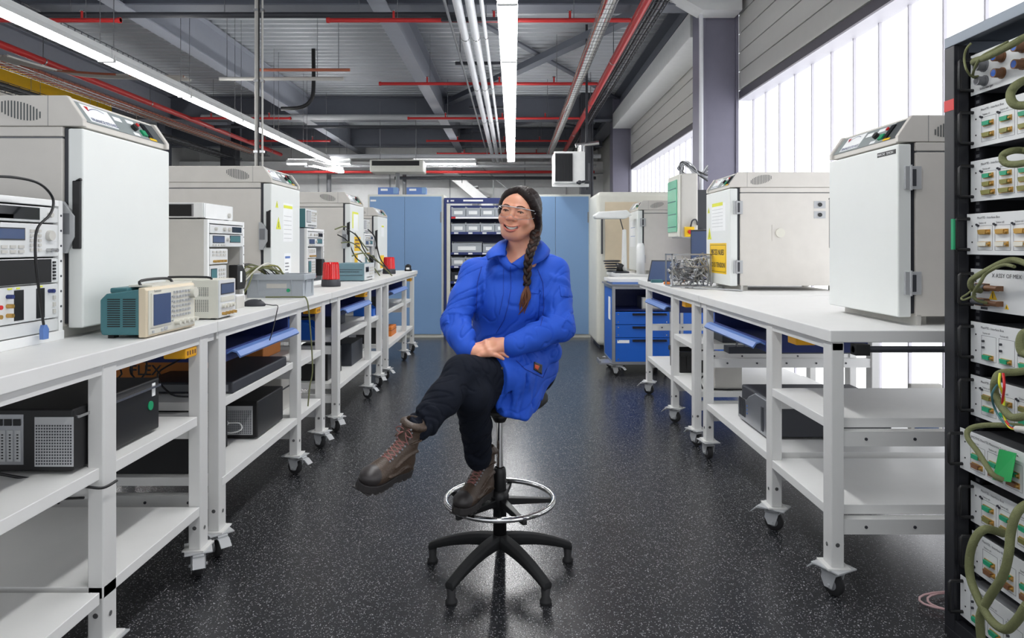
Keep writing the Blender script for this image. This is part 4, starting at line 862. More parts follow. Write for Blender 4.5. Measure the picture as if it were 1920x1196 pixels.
# window-side lower shelves
t = wthing('desktop_computer', (1.245, 3.78, .346), 'dark computer with a curvy silver front under the near window-side bench', 'computer', None, 1)
b = MB(); b.box(.0, .42, .02, .62, .01, .19); b.build('case', 'dark_grey', t, bevel=.008)
b = MB(); P = [(.0, .012), (.42, .012), (.42, .12), (.30, .125), (.25, .16), (.16, .195), (.0, .195)]
P = [(.42-a, c) for a, c in P]
b.prism(P, 'y', 0, .02); b.build('front_bezel', 'zinc', t, bevel=.006)
b = MB(); [b.box(.03+.02*i, .04+.02*i, -.004, 0, .035, .13) for i in range(5)]; b.build('front_grille', 'dark_grey', t); b = MB(); b.box(.36, .385, -.004, 0, .03, .15); b.build('drive_slot', 'dark_grey', t)
b = MB(); [b.box(.15, .155, -.004, 0, .06+.02*i, .068+.02*i) for i in range(3)]; b.build('status_lights', 'blue_plastic', t)
b = MB(); [b.box(x, x+.03, y, y+.03, 0, .01) for x in (.02, .37) for y in (.03, .55)]; b.each('foot', 'rubber', t)
# keyboard and boards on cross rails between near legs
t = thing('equipment_tray', (1.28, 4.05, .66), 'dark flat equipment tray with cables resting behind the near window-side bench', 'tray'); b = MB(); b.box(0, .8, 0, .1, 0, .04); b.build('tray_base', 'bin_dark', t, bevel=.003)
rr = random.Random(9); b = MB()
for i in range(14): x = .05+.05*i; b.tube([(x, .02, .04), (x+.03, .05, .075+rr.random()*.02), (x+.09, .06, .06), (x+.13, .04, .045)], .006, n=6, sub=4)
b.build('cable_chain', 'mid_grey', t)
b = MB(); b.box(1.34, 2.0, 4.0, 4.2, .615, .66).box(1.34, 2.0, 4.05, 4.2, .5, .615) if False else None
simple_box('network_switch', (1.38, 4.5, .661), (.35, .25, .05), 'bin_dark', 'flat black box with green trim on the upper shelf of the second window-side bench', 'box')
simple_box('power_supply', (1.35, 4.56, .351), (.18, .2, .19), 'warm_grey', 'grey power supply with red leads on the lower shelf of the second window-side bench', 'power supply')
t = thing('black_cable', (0, 0, 0), 'loose black leads lying on the lower shelf of the second window-side bench', 'cable'); b = MB(); b.tube([(1.25, 4.5, .36), (1.22, 4.45, .42), (1.24, 4.42, .46), (1.3, 4.45, .42), (1.28, 4.5, .36), (1.5, 4.48, .358), (1.65, 4.5, .358)], .006, n=6, sub=5); b.build('cable_run', 'black', t)
b = MB(); b.tube([(1.40, 4.55, .545), (1.36, 4.53, .60), (1.30, 4.5, .58), (1.27, 4.5, .52)], .006, n=6, sub=5); b.build('cable_run', 'red', t)
euro_crate((1.25, 5.15, .341), .3, .35, .16, 'black crate on the lower shelf at the end of the second window-side bench', 'black')
t = thing('slate_monitor', (1.98, 3.4, .331), 'blue-grey backed screen standing under the near window-side bench by the window', 'screen'); b = MB(); b.box(0, .16, 0, .03, .02, .28); b.build('screen_shell', 'warm_grey', t, bevel=.006); b = MB(); b.box(.02, .14, -.002, 0, .05, .26); b.build('screen_face', 'screen', t); b = MB(); b.box(.0, .16, -.05, .08, 0, .02); b.build('screen_foot', 'warm_grey', t)
# ============================================================= WINDOW-SIDE EQUIPMENT
# wire tangle
t = thing('wiring_fixture', (1.185, 5.10, ZT), 'tangle of grey metal connectors and looping wires beside the tablet', 'wiring')
b = MB(); b.box(0, .30, 0, .22, 0, .01)
for x in (0, .29):
    for y in (0, .21): b.box(x, x+.01, y, y+.01, .01, .25)
b.box(0, .30, 0, .01, .24, .25).box(0, .3, .21, .22, .24, .25).box(0, .01, 0, .22, .24, .25).box(.29, .3, 0, .22, .24, .25); b.build('fixture_frame', 'zinc', t)
rr = random.Random(3); 
for i in range(34):
    b = MB(); c = Vector((rr.uniform(.03, .27), rr.uniform(.0, .2), rr.uniform(.03, .2))); pts = []
    for j in range(6): pts.append((min(.33, max(-.03, c.x+rr.uniform(-.07, .07))), min(.24, max(-.03, c.y+rr.uniform(-.05, .05))), max(.012, c.z+rr.uniform(-.07, .09))))
    b.tube(pts, rr.choice((.003, .004, .006)), n=6, sub=5); b.build('wire', rr.choice(['steel', 'light_grey', 'warm_grey', 'mid_grey', 'zinc']), t)
b = MB()
for i in range(30):
    c = (rr.uniform(.0, .28), rr.uniform(-.02, .2), rr.uniform(.02, .22)); s_ = rr.uniform(.01, .02); b.cyl(c, (c[0]+rr.uniform(-.03, .03), c[1]-.02, c[2]+rr.uniform(-.02, .02)), s_*.7, 10)
b.each('connector', 'zinc', t)
t = thing('grey_cable', (0, 0, 0), 'loose grey cables trailing over the bench from the wire tangle to the signed oven', 'cable')
for i in range(5):
    b = MB(); b.tube([(1.42+.03*i, 5.02, ZT+.008), (1.35-.03*i, 4.95, ZT+.008), (1.30, 4.9+.02*i, ZT+.008), (1.4, 4.82, ZT+.008), (1.55, 4.68-.015*i, ZT+.008)], .005, n=6, sub=5); b.build('cable_run', ['light_grey', 'mid_grey'][i % 2], t)
# tablet
t = thing('tablet_computer', (1.17, 5.95, ZT), 'tablet computer leaning on its black kickstand at the end of the window-side bench', 'tablet', None, R(-38))
b = MB(); b.m(0).prism([(0, 0), (.012, 0), (.092, .185), (.08, .185)], 'x', 0, .27).m(1).add([(.012, -.001, .012), (.258, -.001, .012), (.258, .073, .176), (.012, .073, .176)], [(0, 1, 2, 3)]); b.build('tablet_body', ['black', 'screen'], t)
b = MB(); b.prism([(.06, .12), (.066, .12), (.15, 0), (.144, 0)], 'x', .03, .24); b.build('kickstand', 'dark_grey', t)
def small(name, loc, label, cat, parts):
    t = thing(name, loc, label, cat)
    for (n_, f, m_) in parts: b = MB(); f(b); b.build(n_, m_, t)
    return t
small('glue_bottle', (1.30, 5.62, ZT), 'white bottle with an orange cap lying between the tablet and the wire tangle', 'bottle', [('bottle_body', lambda b: b.cyl((0, 0, .018), (.07, 0, .018), .018, 14).cyl((.07, 0, .018), (.08, 0, .018), .018, 14, r1=.01), 'white_paper'), ('bottle_cap', lambda b: b.cyl((.08, 0, .018), (.11, 0, .018), .012, 12), 'orange')])
small('pipette_case', (1.17, 5.75, ZT), 'small slate blue case lying at the bench end near the tablet', 'case', [('case_shell', lambda b: b.box(0, .09, 0, .06, 0, .025), 'slate' if 'slate' in M else 'teal')])
small('tape_roll', (1.24, 5.50, ZT), 'small orange tape roll beside the white bottle', 'tape', [('tape_ring', lambda b: b.lathe([(.014, 0), (.026, 0), (.026, .02), (.014, .02), (.014, 0)]), 'orange')])
# monitor behind oven R2
t = thing('computer_monitor', (1.80, 6.15, ZT), 'dark monitor edge showing behind the oven with the yellow sign', 'monitor', None, R(-60))
b = MB(); b.box(-.28, .28, 0, .035, .12, .46); b.build('monitor_shell', 'black', t, bevel=.006); b = MB(); b.box(-.265, .265, -.002, 0, .135, .445); b.build('monitor_screen', 'screen', t); b = MB(); b.box(-.03, .03, .03, .05, .01, .2).box(-.12, .12, -.06, .12, 0, .01); b.build('monitor_stand', 'black', t)
# electrical enclosure on a post
t = thing('electrical_enclosure', (1.655, 6.84, 1.37), 'white electrical enclosure with a green see-through door and a mushroom stop', 'enclosure')
b = MB(); b.box(.03, .20, 0, .46, .01, .66); b.build('enclosure_box', 'warm_grey', t, bevel=.02, seg=3)
b = MB(); b.m(0).box(.0, .03, 0.01, .45, .02, .65); dr = b.build('enclosure_door', 'cabinet_cream', t, bevel=.01)
gm = mat('green_window', (120, 205, 170), .12, var=.02, coat=.4); b = MB(); b.box(-.012, .0, .04, .42, .07, .60); o = b.build('door_window', gm, dr, bevel=.008); o['label'] = 'green see-through window'
b = MB(); b.m(0); [b.box(-.016, -.012, .06, .40, .12+.13*i, .126+.13*i) for i in range(4)]; b.build('window_rib', 'teal', dr)
b = MB(); b.box(.06, .15, -.05, 0, .02, .12); b.build('stop_housing', 'yellow', t, bevel=.004); b = MB(); b.cyl((.105, -.05, .07), (.105, -.075, .07), .022, 16); b.build('stop_button', 'red', t)
b = MB(); b.m(0).tube([(.12, -.02, .12), (.13, -.04, .18), (.17, -.03, .19), (.19, -.01, .14)], .008, n=8, sub=5).m(0).box(.20, .40, .1, .14, .1, .5); b.box(.22, .27, .05, .15, -.36, .1); b.build('mounting_arm', 'dark_grey', t)
rr = random.Random(8); 
for i in range(9):
    b = MB(); b.tube([(rr.uniform(.04, .1), .1, .66), (rr.uniform(.0, .08), .1, .72), (rr.uniform(.05, .14), .1, .76+rr.uniform(0, .03)), (rr.uniform(.12, .2), .1, .73), (rr.uniform(.2, .3), .12, .66), (.35, .2, .60+.02*i)], .007, n=6, sub=5); b.build('cable_loop', ['black', 'mid_grey', 'light_grey'][i % 3], t)
# tall beige cabinet behind
t = thing('test_chamber', (1.05, 8.55, 0), 'tall cream chamber with rounded corners behind the oven beyond the tablet', 'chamber')
b = MB(); b.box(.0, 1.12, .0, .9, .05, 1.98); b.build('chamber_body', 'cabinet_cream', t, bevel=.06, seg=5); b = MB(); b.box(.1, 1.0, -.01, 0, 1.02, 1.85); b.build('chamber_door', 'beige', t, bevel=.004); b = MB(); [b.box(x, x+.08, .1, .8, 0, .05) for x in (.05, .95)]; b.each('foot', 'dark_grey', t)
b = MB(); b.cyl((.06, -.03, 1.2), (.06, -.03, 1.7), .012, 10); b.build('chamber_handle', 'dark_grey', t)
# arm lamp + white stand (microscope like)
t = thing('inspection_lamp', (1.16, 7.75, ZT), 'white inspection stand with a hooded head on the far window-side bench', 'lamp')
b = MB(); b.box(.0, .16, 0, .2, 0, .02); b.build('stand_base', 'dark_grey', t, bevel=.005); b = MB(); b.prism([(.09, .02), (.15, .02), (.14, .5), (.10, .5)], 'y', .08, .14); b.build('stand_column', 'white_paint', t, bevel=.01)
b = MB(); b.cyl((.11, .1, .48), (.06, .1, .66), .006, 8); b.build('stand_arm', 'dark_grey', t); b = MB(); b.prism([(-.22, .62), (.12, .62), (.2, .66), (.14, .72), (-.18, .70), (-.24, .66)], 'y', .02, .2); b.build('lamp_head', 'white_paint', t, bevel=.015)
b = MB(); b.lathe([(0, .02), (.045, .02), (.03, .06), (.05, .09), (.02, .11), (0, .11)], (.06, .06, 0)); b.build('focus_knob', 'black', t)
small('white_drum', (1.40, 7.5, ZT), 'slim white canister leaning by the door of the farthest window-side oven', 'canister', [('canister_body', lambda b: b.lathe([(0, 0), (.045, 0), (.045, .30), (.03, .34), (0, .34)]), 'white_paint')])
# drawer trolley
t = thing('drawer_trolley', (.985, 6.78, 0), 'blue drawer trolley with an aluminium frame at the end of the window-side bench', 'trolley')
W_, D_ = .60, .62
b = MB()
for x in (0, W_-.03):
    for y in (0, D_-.03): b.box(x, x+.03, y, y+.03, .12, .90)
for z in (.12, .87): b.box(.03, W_-.03, 0, .03, z, z+.03).box(.03, W_-.03, D_-.03, D_, z, z+.03).box(0, .03, .03, D_-.03, z, z+.03).box(W_-.03, W_, .03, D_-.03, z, z+.03)
b.build('trolley_frame', 'zinc', t, bevel=.002)
b = MB(); b.box(.004, .012, .03, D_-.03, .15, .87).box(W_-.012, W_-.004, .03, D_-.03, .15, .87); b.each('side_panel', 'blue_paint', t)
b = MB(); b.box(.012, W_-.012, .55, .56, .15, .87).box(.03, W_-.03, .02, .55, .655, .66); b.build('inner_shelf', 'navy', t)
for (z0, z1) in ((.15, .385), (.39, .515), (.52, .645)):
    b = MB(); b.box(.032, W_-.032, -.002, .018, z0, z1); d = b.build('drawer', 'blue_paint', t, bevel=.002)
    b = MB(); b.prism([(-.002, z1-.03), (-.022, z1-.034), (-.022, z1-.028), (-.002, z1-.014)], 'x', .20, W_-.06); b.build('drawer_handle', 'black', d)
    b = MB(); [b.cyl((x, -.004, z), (x, -.002, z), .006, 8) for x in (.06, W_-.06) for z in (z0+.025, z1-.025)]; b.build('rivet', 'steel', d)
    if z0 < .2: b = MB(); b.box(.05, .17, -.003, -.002, z1-.05, z1-.02); b.build('paper_label', 'white_paper', d)
b = MB(); b.box(-.001, .004, .15, .27, .55, .78); b.build('paper_notice', 'white_paper', t)
b = MB(); b.box(-.02, .62, -.01, .64, .90, .918); b.build('worktop', 'mid_grey', t, bevel=.003)
b = MB(); b.box(-.12, .02, .05, .28, .115, .13).box(-.12, -.105, .05, .28, .13, .15); b.build('foot_plate', 'zinc', t)
for (x, y) in ((.05, .06), (W_-.05, .06), (.05, D_-.06), (W_-.05, D_-.06)): caster(t, x, y, random.uniform(-1, 1))
small('blue_folder', (.99, 6.80, .918), 'blue folder lying on the drawer trolley under the white keyboard board', 'folder', [('folder_cover', lambda b: b.box(0, .56, 0, .4, 0, .02), 'blue_plastic')])
small('white_board', (.97, 6.82, .939), 'white laminate board lying on top of the blue folder on the trolley', 'board', [('board_sheet', lambda b: b.box(0, .60, 0, .45, 0, .03), 'bench_white')])
small('power_supply', (1.30, 6.9, .661), 'small grey instrument in the open bay of the blue drawer trolley', 'instrument', [('casing', lambda b: b.box(0, .2, 0, .25, 0, .12), 'zinc'), ('front_panel', lambda b: b.box(.01, .19, -.003, 0, .01, .11), 'psu_cream')])
# second blue cabinet further right
t = thing('drawer_trolley', (1.66, 6.78, 0), 'second blue drawer trolley half hidden behind bench legs next to the first', 'trolley')
b = MB(); b.box(0, .6, 0, .36, .12, .90); b.build('trolley_body', 'blue_paint', t, bevel=.003); b = MB(); [b.box(x, x+.03, -.004, 0, .12, .9) for x in (0, .57)]; b.each('frame_post', 'zinc', t); 
for (x, y) in ((.05, .06), (.55, .06), (.05, .30), (.55, .30)): caster(t, x, y, .5)
# blue cupboards at the end of the aisle
def cupboard(x0, x1, split, label):
    t = thing('metal_cupboard', (x0, 9.67, 0), label, 'cupboard'); w = x1-x0; s = split-x0
    b = MB(); b.box(0, w, .02, .5, 0, 2.03); b.build('cupboard_body', 'cabinet_cream', t, bevel=.003)
    for (a, c, hx) in ((.03, s-.002, s-.03), (s+.002, w-.03, s+.03)):
        b = MB(); b.box(a, c, 0, .02, .05, 2.0); d = b.build('cupboard_door', 'cabinet_blue', t, bevel=.002)
    b = MB(); b.box(w-.045, w-.03, -.01, .0, 1.63, 1.78); b.build('hinge_cover', 'mid_grey', d)
    b = MB(); b.box(.04, .12, -.001, 0, 1.93, 1.955); b.build('paper_label', 'white_paper', d if False else t)
    b = MB(); b.cyl((s+.04, -.02, 1.0), (s+.04, 0, 1.0), .015, 12); b.build('lock_knob', 'dark_grey', d)
    return t
cupboard(-2.06, -.985, -1.535, 'pale blue two-door metal cupboard behind the inner benches')
cupboard(.06, 1.10, .60, 'pale blue two-door metal cupboard behind the seated person, by the fan heater')
# rack of bins
t = thing('shelving_rack', (-.975, 9.67, 0), 'navy shelving rack full of grey bins between the blue cupboards', 'shelving'); w = 1.025
b = MB(); b.box(0, .03, 0, .5, 0, 1.98).box(w-.03, w, 0, .5, 0, 1.98).box(.03, w-.03, .0, .02, 1.90, 1.98).box(.03, w-.03, .48, .5, 0, 1.9); b.build('rack_frame', 'navy', t)
b = MB(); b.box(.035, .085, -.002, .03, .05, 1.9).box(w-.085, w-.035, -.002, .03, .05, 1.9); b.each('rack_upright', 'cabinet_cream', t)
b = MB(); b.box(.04, .06, -.001, 0, 1.92, 1.95).box(.09, .14, -.001, 0, 1.93, 1.95).box(.27, .55, -.001, 0, 1.93, 1.955); b.each('paper_label', 'white_paper', t)
rows = [1.72, 1.50, 1.21, 1.02, .80, .58, .36, .12]
for k, z in enumerate(rows):
    b = MB(); b.m(0).box(.06, w-.06, .0, .48, z-.035, z)
    if k == 0: b.m(1).box(.10, w-.1, -.002, 0, z-.034, z-.006).m(2).box(.10, .16, -.003, -.002, z-.034, z-.006)
    else:
        for q in range(4): b.m(1).box(.14+.2*q, .20+.2*q, -.002, 0, z-.03, z-.008)
    b.build('rack_shelf', ['navy', 'white_paper', 'red'], t)
def bin_(w, h, mt):
    t = thing('storage_bin', (0, 0, 0), 'x', 'bin')
    b = MB(); b.box(0, w, 0, .3, 0, .004).box(0, .004, 0, .3, .004, h).box(w-.004, w, 0, .3, .004, h).box(.004, w-.004, 0, .004, .004, h*.8).box(.004, w-.004, .296, .3, .004, h); b.box(-.003, w+.003, -.006, 0, h*.72, h*.85); b.build('bin_shell', mt, t)
    b = MB(); b.box(w*.2, w*.8, -.004, -.0005, h*.2, h*.55); b.build('label_holder', 'white_paper', t); return t
BG = bin_(.20, .135, 'bin_grey'); BW = bin_(.42, .15, 'bin_grey'); BD = bin_(.26, .15, 'bin_dark'); used = set()
def putbin(src, x, row, lab):
    if src.name in used: o = copy_tree(src)
    else: o = src; used.add(src.name)
    o.location = (-.975+x, 9.675, rows[row]+.0005); o['label'] = lab; o['group'] = 'bins on the navy rack'
cn = ['first', 'second', 'third', 'fourth']
rn = ['top shelf', 'second shelf', 'third shelf', 'fourth shelf', 'fifth shelf', 'sixth shelf', 'seventh shelf', 'lowest shelf']
for r_ in (0, 1, 3, 5, 6, 7):
    for c_ in range(4): putbin(BG, .10+.207*c_, r_, 'grey bin on the %s of the navy rack, %s from the inner cupboard' % (rn[r_], cn[c_]))
putbin(BW, .11, 2, 'wide grey bin on the third shelf of the navy rack beside the inner cupboard'); putbin(BG, .55, 2, 'narrow grey bin on the third shelf of the navy rack next to the wide one')
for c_ in range(3): putbin(BD, .10+.275*c_, 4, 'black bin on the fifth shelf of the navy rack, %s from the inner cupboard' % cn[c_])
for x, k in ((-1.94, 'nearer the ovens'), (-1.53, 'nearer the navy rack')):
    t = thing('filter_box', (x, 9.8, 2.031), 'small blue box on top of the inner blue cupboard, '+k, 'box'); b = MB(); b.box(0, .27, 0, .2, 0, .11); b.build('box_body', 'blue_plastic', t, bevel=.004); b = MB(); b.box(.04, .14, -.001, 0, .06, .09); b.build('paper_label', 'white_paper', t); b = MB(); b.box(.22, .28, -.002, .02, .02, .11); b.build('box_flap', 'cabinet_blue', t)
small('cable_tube_roll', (1.18, 8.15, ZT), 'dark coiled hose heap at the far end of the window side beside the chamber', 'hose', [('hose_coil', lambda b: [b.lathe([(.05+.01*i, .03*i), (.07+.01*i, .03*i+.01), (.05+.01*i, .03*i+.02)], n=16) for i in range(5)], 'dark_grey')])
# floor cable by the rack
t = thing('pink_cable', (0, 0, 0), 'pale pink cable coiled on the floor beside the black rack', 'cable')
b = MB(); b.tube([(1.62+.10*math.cos(a)*(1+.05*a), 2.47+.07*math.sin(a), .008+.004*(a/6)) for a in np.linspace(0, 13, 40)], .004, n=6); b.build('cable_run', mat('pink', (214, 176, 176), .5), t)
# ============================================================= BLACK EQUIPMENT RACK
RX = 1.45; RY = 2.295; RW = .60
t = thing('equipment_rack', (RX, RY, 0), 'tall black open rack of white interface boxes at the very edge of the photo', 'rack')
def wb(): b = MB(); b.T = Matrix.Translation(-Vector(t.location)); return b
def post(y0, y1): return [wb().m(0).box(RX, RX+.06, y0, y1, .0, 1.96)]
for (y0, y1) in ((RY-.05, RY), (RY-RW, RY-RW+.05)):
    b = wb(); b.m(1).box(RX, RX+.012, y0, y1, .03, 1.96).m(0).box(RX+.012, RX+.05, y0, y1, .03, 1.96); b.build('corner_post', ['rack_black', 'rack_black'], t, bevel=.002)
b = wb(); b.box(RX, RX+.03, RY-RW, RY, 1.96, 1.995).box(RX+.03, RX+.75, RY-RW, RY, 1.98, 1.995).box(RX+.03, RX+.75, RY-.03, RY, 1.94, 1.98); b.build('top_cover', 'rack_edge', t, bevel=.002)
b = wb(); b.box(RX, RX+.75, RY-RW, RY, 0.0, .03).box(RX+.002, RX+.03, RY-RW+.05, RY-.05, .03, .07); b.build('rack_base', 'rack_black', t, bevel=.002)
b = wb(); b.box(RX+.05, RX+.75, RY-.012, RY-.002, .03, 1.96); b.build('side_panel', 'rack_black', t)
b = wb(); b.box(RX+.70, RX+.75, RY-.05, RY-.012, .03, 1.98).box(RX+.70, RX+.75, RY-RW, RY-RW+.05, .03, 1.98); b.each('corner_post', 'rack_black', t)
for yy in (RY-.085, RY-RW+.055):
    b = wb(); b.m(0).box(RX+.065, RX+.072, yy, yy+.03, .05, 1.93).box(RX+.072, RX+.10, yy+.025 if yy > 2 else yy, yy+.03 if yy > 2 else yy+.005, .05, 1.93); b.m(1)
    z = .07
    while z < 1.9: b.box(RX+.0635, RX+.065, yy+.008, yy+.022, z, z+.01); z += .022
    b.build('mounting_rail', ['rack_black', 'zinc'], t)
b = wb(); b.box(RX-.001, RX, RY-.05, RY, 1.748, 1.785); setp(b.build('tape_patch', 'red', t), 'red tape patch')
b = wb(); b.box(RX+.35, RX+.36, RY-RW+.03, RY-.02, .1, 1.9); b.build('back_plate', 'mid_grey', t)
LAY = {'circ': 0}
def dsub(b, x, z, w, col, h=.013):
    b.prism([(x-w/2, z-h/2), (x+w/2, z-h/2), (x+w/2+.003, z+h/2), (x-w/2-.003, z+h/2)], 'y', -.012, 0)
def ibox(zb, dx, kind, label, title='MexVTE - Interface Box', yl=2.238):
    H = .132; Wp = .475
    q = thing('interface_box', (1.50-dx, yl, zb), label, 'rack unit', 'interface boxes in the black rack', R(-90))
    # local: x to the camera side (from the rack's far post), -y out of the rack
    b = MB(); b.box(0, Wp, 0, .003, 0, H); p = b.build('front_panel', 'panel_white', q, bevel=.0008)
    b = MB(); b.box(.036, Wp-.036, .003, .28, .003, H-.003); b.build('chassis', 'zinc', q)
    b = MB(); b.tube([(.012, 0, .016), (.012, -.040, .016), (.012, -.044, .022), (.012, -.044, H-.022), (.012, -.040, H-.016), (.012, 0, H-.016)], .0055, n=8); b.build('grab_handle', 'black', q)
    b = MB(); b.tube([(Wp-.012, 0, .016), (Wp-.012, -.040, .016), (Wp-.012, -.044, .022), (Wp-.012, -.044, H-.022), (Wp-.012, -.040, H-.016), (Wp-.012, 0, H-.016)], .0055, n=8); b.build('grab_handle', 'black', q)
    b = MB(); [b.cyl((.026, -.0012, z), (.026, 0, z), .0028, 8) for z in (.04, H-.04)]; b.build('panel_screw', 'black', p)
    if kind not in ('circ', 'mex'):
        b = MB(); b.text(title, .0105, (.05, -.0004, H-.018), (1, 0, 0), (0, 0, 1))
        for k in range(5): b.text('Station #%d' % (k+1), .0085, (.058+.078*k, -.0004, H-.034), (1, 0, 0), (0, 0, 1))
        for k in range(5):
            x0 = .052+.078*k; x1 = x0+.066; z0 = .014; z1 = H-.04
            b.box(x0, x1, -.0004, 0, z0, z0+.0008).box(x0, x1, -.0004, 0, z1, z1+.0008).box(x0, x0+.0008, -.0004, 0, z0, z1).box(x1, x1+.0008, -.0004, 0, z0, z1)
        b.build('lettering', 'ink', p)
    rows_ = {'go': [(.070, 'conn_green', .034), (.034, 'conn_olive', .036)], 'goo': [(.078, 'conn_green', .032), (.052, 'conn_olive', .034), (.026, 'conn_olive', .044)], 'gold': [(.072, 'gold', .038), (.034, 'psu_cream', .040)],
             'dots': [(.026, 'conn_green', .032)], 'og': [(.072, 'conn_olive', .036), (.036, 'conn_green', .034)], 'gg': [(.060, 'conn_green', .034), (.030, 'brown', .036)]}.get(kind, [])
    for k in range(5):
        xc = .085+.078*k
        for (z, c, w_) in rows_:
            b = MB(); b.m(1).box(xc-w_/2-.006, xc+w_/2+.006, -.003, 0, z-.008, z+.008).m(0); dsub(b, xc, z, w_-.006, c); b.m(2).cyl((xc+w_/2+.002, -.010, z), (xc+w_/2+.002, -.003, z), .004, 8).cyl((xc-w_/2-.002, -.007, z), (xc-w_/2-.002, -.003, z), .0028, 8)
            b.build('connector', [c, 'gold', 'gold'], p)
        if kind == 'dots':
            b = MB(); b.cyl((xc-.022, -.006, .075), (xc-.022, 0, .075), .004, 8).cyl((xc-.022, -.006, .055), (xc-.022, 0, .055), .004, 8); b.each('toggle', 'dark_grey', p)
        if kind in ('go', 'goo', 'gold', 'og'):
            b = MB(); b.m(0).cyl((xc-.036, -.004, H-.036), (xc-.036, 0, H-.036), .0035, 8).box(xc-.034, xc-.026, -.003, 0, H-.042, H-.036); b.build('marker_dot', 'ink', p)
    if kind == 'circ':
        for (x, z, r, c) in ((.065, .085, .017, 'mid_grey'), (.068, .035, .014, 'mid_grey'), (.145, .09, .014, 'brown'), (.145, .04, .014, 'brown'), (.23, .095, .014, 'brown'), (.23, .045, .014, 'brown'), (.31, .09, .014, 'brown'), (.31, .04, .014, 'brown')):
            b = MB(); b.m(0).cyl((x, -.028, z), (x, -.004, z), r, 18).cyl((x, -.004, z), (x, 0, z), r*1.25, 18).m(1).cyl((x, -.0285, z), (x, -.028, z), r*.75, 16); b.build('round_connector', [c, 'blue_paint' if c == 'brown' else 'dark_grey'], p)
        b = MB(); b.text('Schlumberger', .011, (.045, -.0004, .010), (1, 0, 0), (0, 0, 1), bold=True); b.text('MAIN', .008, (.05, -.0004, .115), (1, 0, 0), (0, 0, 1)); b.build('lettering', 'ink', p)
    if kind == 'mex':
        b = MB(); b.text('X ASSY OF MEX', .018, (.10, -.0004, .108), (1, 0, 0), (0, 0, 1)); b.build('lettering', 'ink', p)
        for z in (.075, .028):
            b = MB(); b.m(0).cyl((.04, -.02, z), (.10, -.02, z), .010, 14).m(1).cyl((.10, -.02, z), (.155, -.02, z), .0085, 14).m(1).box(.05, .09, -.02, 0, z-.012, z+.012).box(.14, .15, -.02, 0, z-.008, z+.008); b.build('cable_plug', ['dark_grey', 'brown'], p)
        for (x, z, s_) in ((.105, .052, .034), (.165, .02, .016)):
            b = MB(); b.m(0).prism([(x-s_/2, z-s_*.4), (x+s_/2, z-s_*.4), (x, z+s_*.5)], 'y', -.0015, 0).m(1).prism([(x-.0015, z-s_*.28), (x+.0015, z-s_*.28), (x+.001, z+s_*.2), (x-.001, z+s_*.2)], 'y', -.002, -.0015); setp(b.build('warning_triangle', ['yellow', 'black'], p), 'orange-yellow warning triangle')
        b = MB(); b.box(.05, .08, -.001, 0, .004, .012); b.build('label_strip', 'dark_grey', p)
    return q
w_ = 'white interface box, %s in the black rack, '
ibox(1.790, 0, 'circ', w_ % 'topmost' + 'with round blue-faced connectors'); ibox(1.618, 0, 'go', w_ % 'second down' + 'with green over olive connectors')
ibox(1.444, 0, 'goo', w_ % 'third down' + 'with three connector rows'); q4 = ibox(1.272, .012, 'gold', w_ % 'fourth down' + 'with gold and white connectors')
ibox(1.094, 0, 'mex', w_ % 'fifth down' + 'lettered X ASSY OF MEX'); ibox(.922, 0, 'dots', w_ % 'sixth down' + 'with single green connectors')
ibox(.748, 0, 'og', w_ % 'seventh down' + 'with olive over green connectors'); q8 = ibox(.574, .035, 'gg', w_ % 'eighth down' + 'pulled forward under green tape', title='UMC/TMS MexVTE Mezzanine Supply - Interface')
ibox(.400, 0, 'go', w_ % 'ninth down' + 'below the pulled-out box'); ibox(.238, -.004, 'gg', w_ % 'tenth down' + 'behind the looping olive cable'); ibox(.092, .034, 'dots', w_ % 'lowest' + 'pulled forward above the base')
b = MB(); b.box(.005, .018, -.056, -.050, .016, .116); o = b.build('tape_strip', 'green', q4); o['label'] = 'green tape on the handle'
b = MB(); b.m(0).add([(.175, -.016, .02), (.27, -.030, .045), (.275, -.018, .13), (.20, -.014, .12)], [(0, 1, 2, 3)]); o = b.build('tape_sheet', mat('green_tape', (40, 170, 90), .35), q8); o['label'] = 'sheet of green tape'
s_ = o.modifiers.new('s', 'SOLIDIFY'); s_.thickness = .001
# olive cables
def ocable(pts, r, label, mt='olive', X=1.43):
    t = thing('sheathed_cable', (0, 0, 0), label, 'cable'); b = MB()
    P = [pX(p[0], p[1], p[2] if len(p) > 2 else X) for p in pts]
    b.tube(P, r, n=12, sub=8)
    b.build('cable_sheath', mt, t)
    return t
ocable([(1960, 50, 1.46), (1920, 70, 1.45), (1900, 82), (1875, 95), (1850, 107), (1826, 115, 1.46), (1834, 122, 1.49)], .010, 'thick olive cable along the top interface box')
ocable([(1821, 81, 1.44), (1812, 92), (1808, 110), (1812, 130, 1.42), (1822, 143, 1.45), (1834, 143, 1.475)], .0035, 'thin olive wire looping beside the top handle')
ocable([(1890, 78, 1.44), (1865, 92), (1842, 105), (1830, 122, 1.43), (1824, 143, 1.46), (1834, 145, 1.48)], .004, 'thin olive wire crossing the thick one on the top box')
ocable([(1960, 145, 1.50), (1925, 150, 1.47), (1905, 160), (1895, 175, 1.42), (1897, 190, 1.41), (1910, 198, 1.42), (1940, 195, 1.44)], .012, 'olive cable looping in front of the second interface box')
ocable([(1960, 290, 1.5), (1915, 282, 1.48), (1893, 284, 1.43), (1880, 292, 1.42), (1884, 305, 1.42), (1905, 308, 1.43), (1950, 300, 1.44)], .010, 'olive cable looping over the top of the third interface box')
ocable([(1950, 505, 1.46), (1905, 488, 1.46), (1880, 492, 1.44), (1845, 510), (1822, 525, 1.42), (1822, 540, 1.43), (1838, 545, 1.47)], .009, 'olive cable drooping onto the box lettered X ASSY OF MEX')
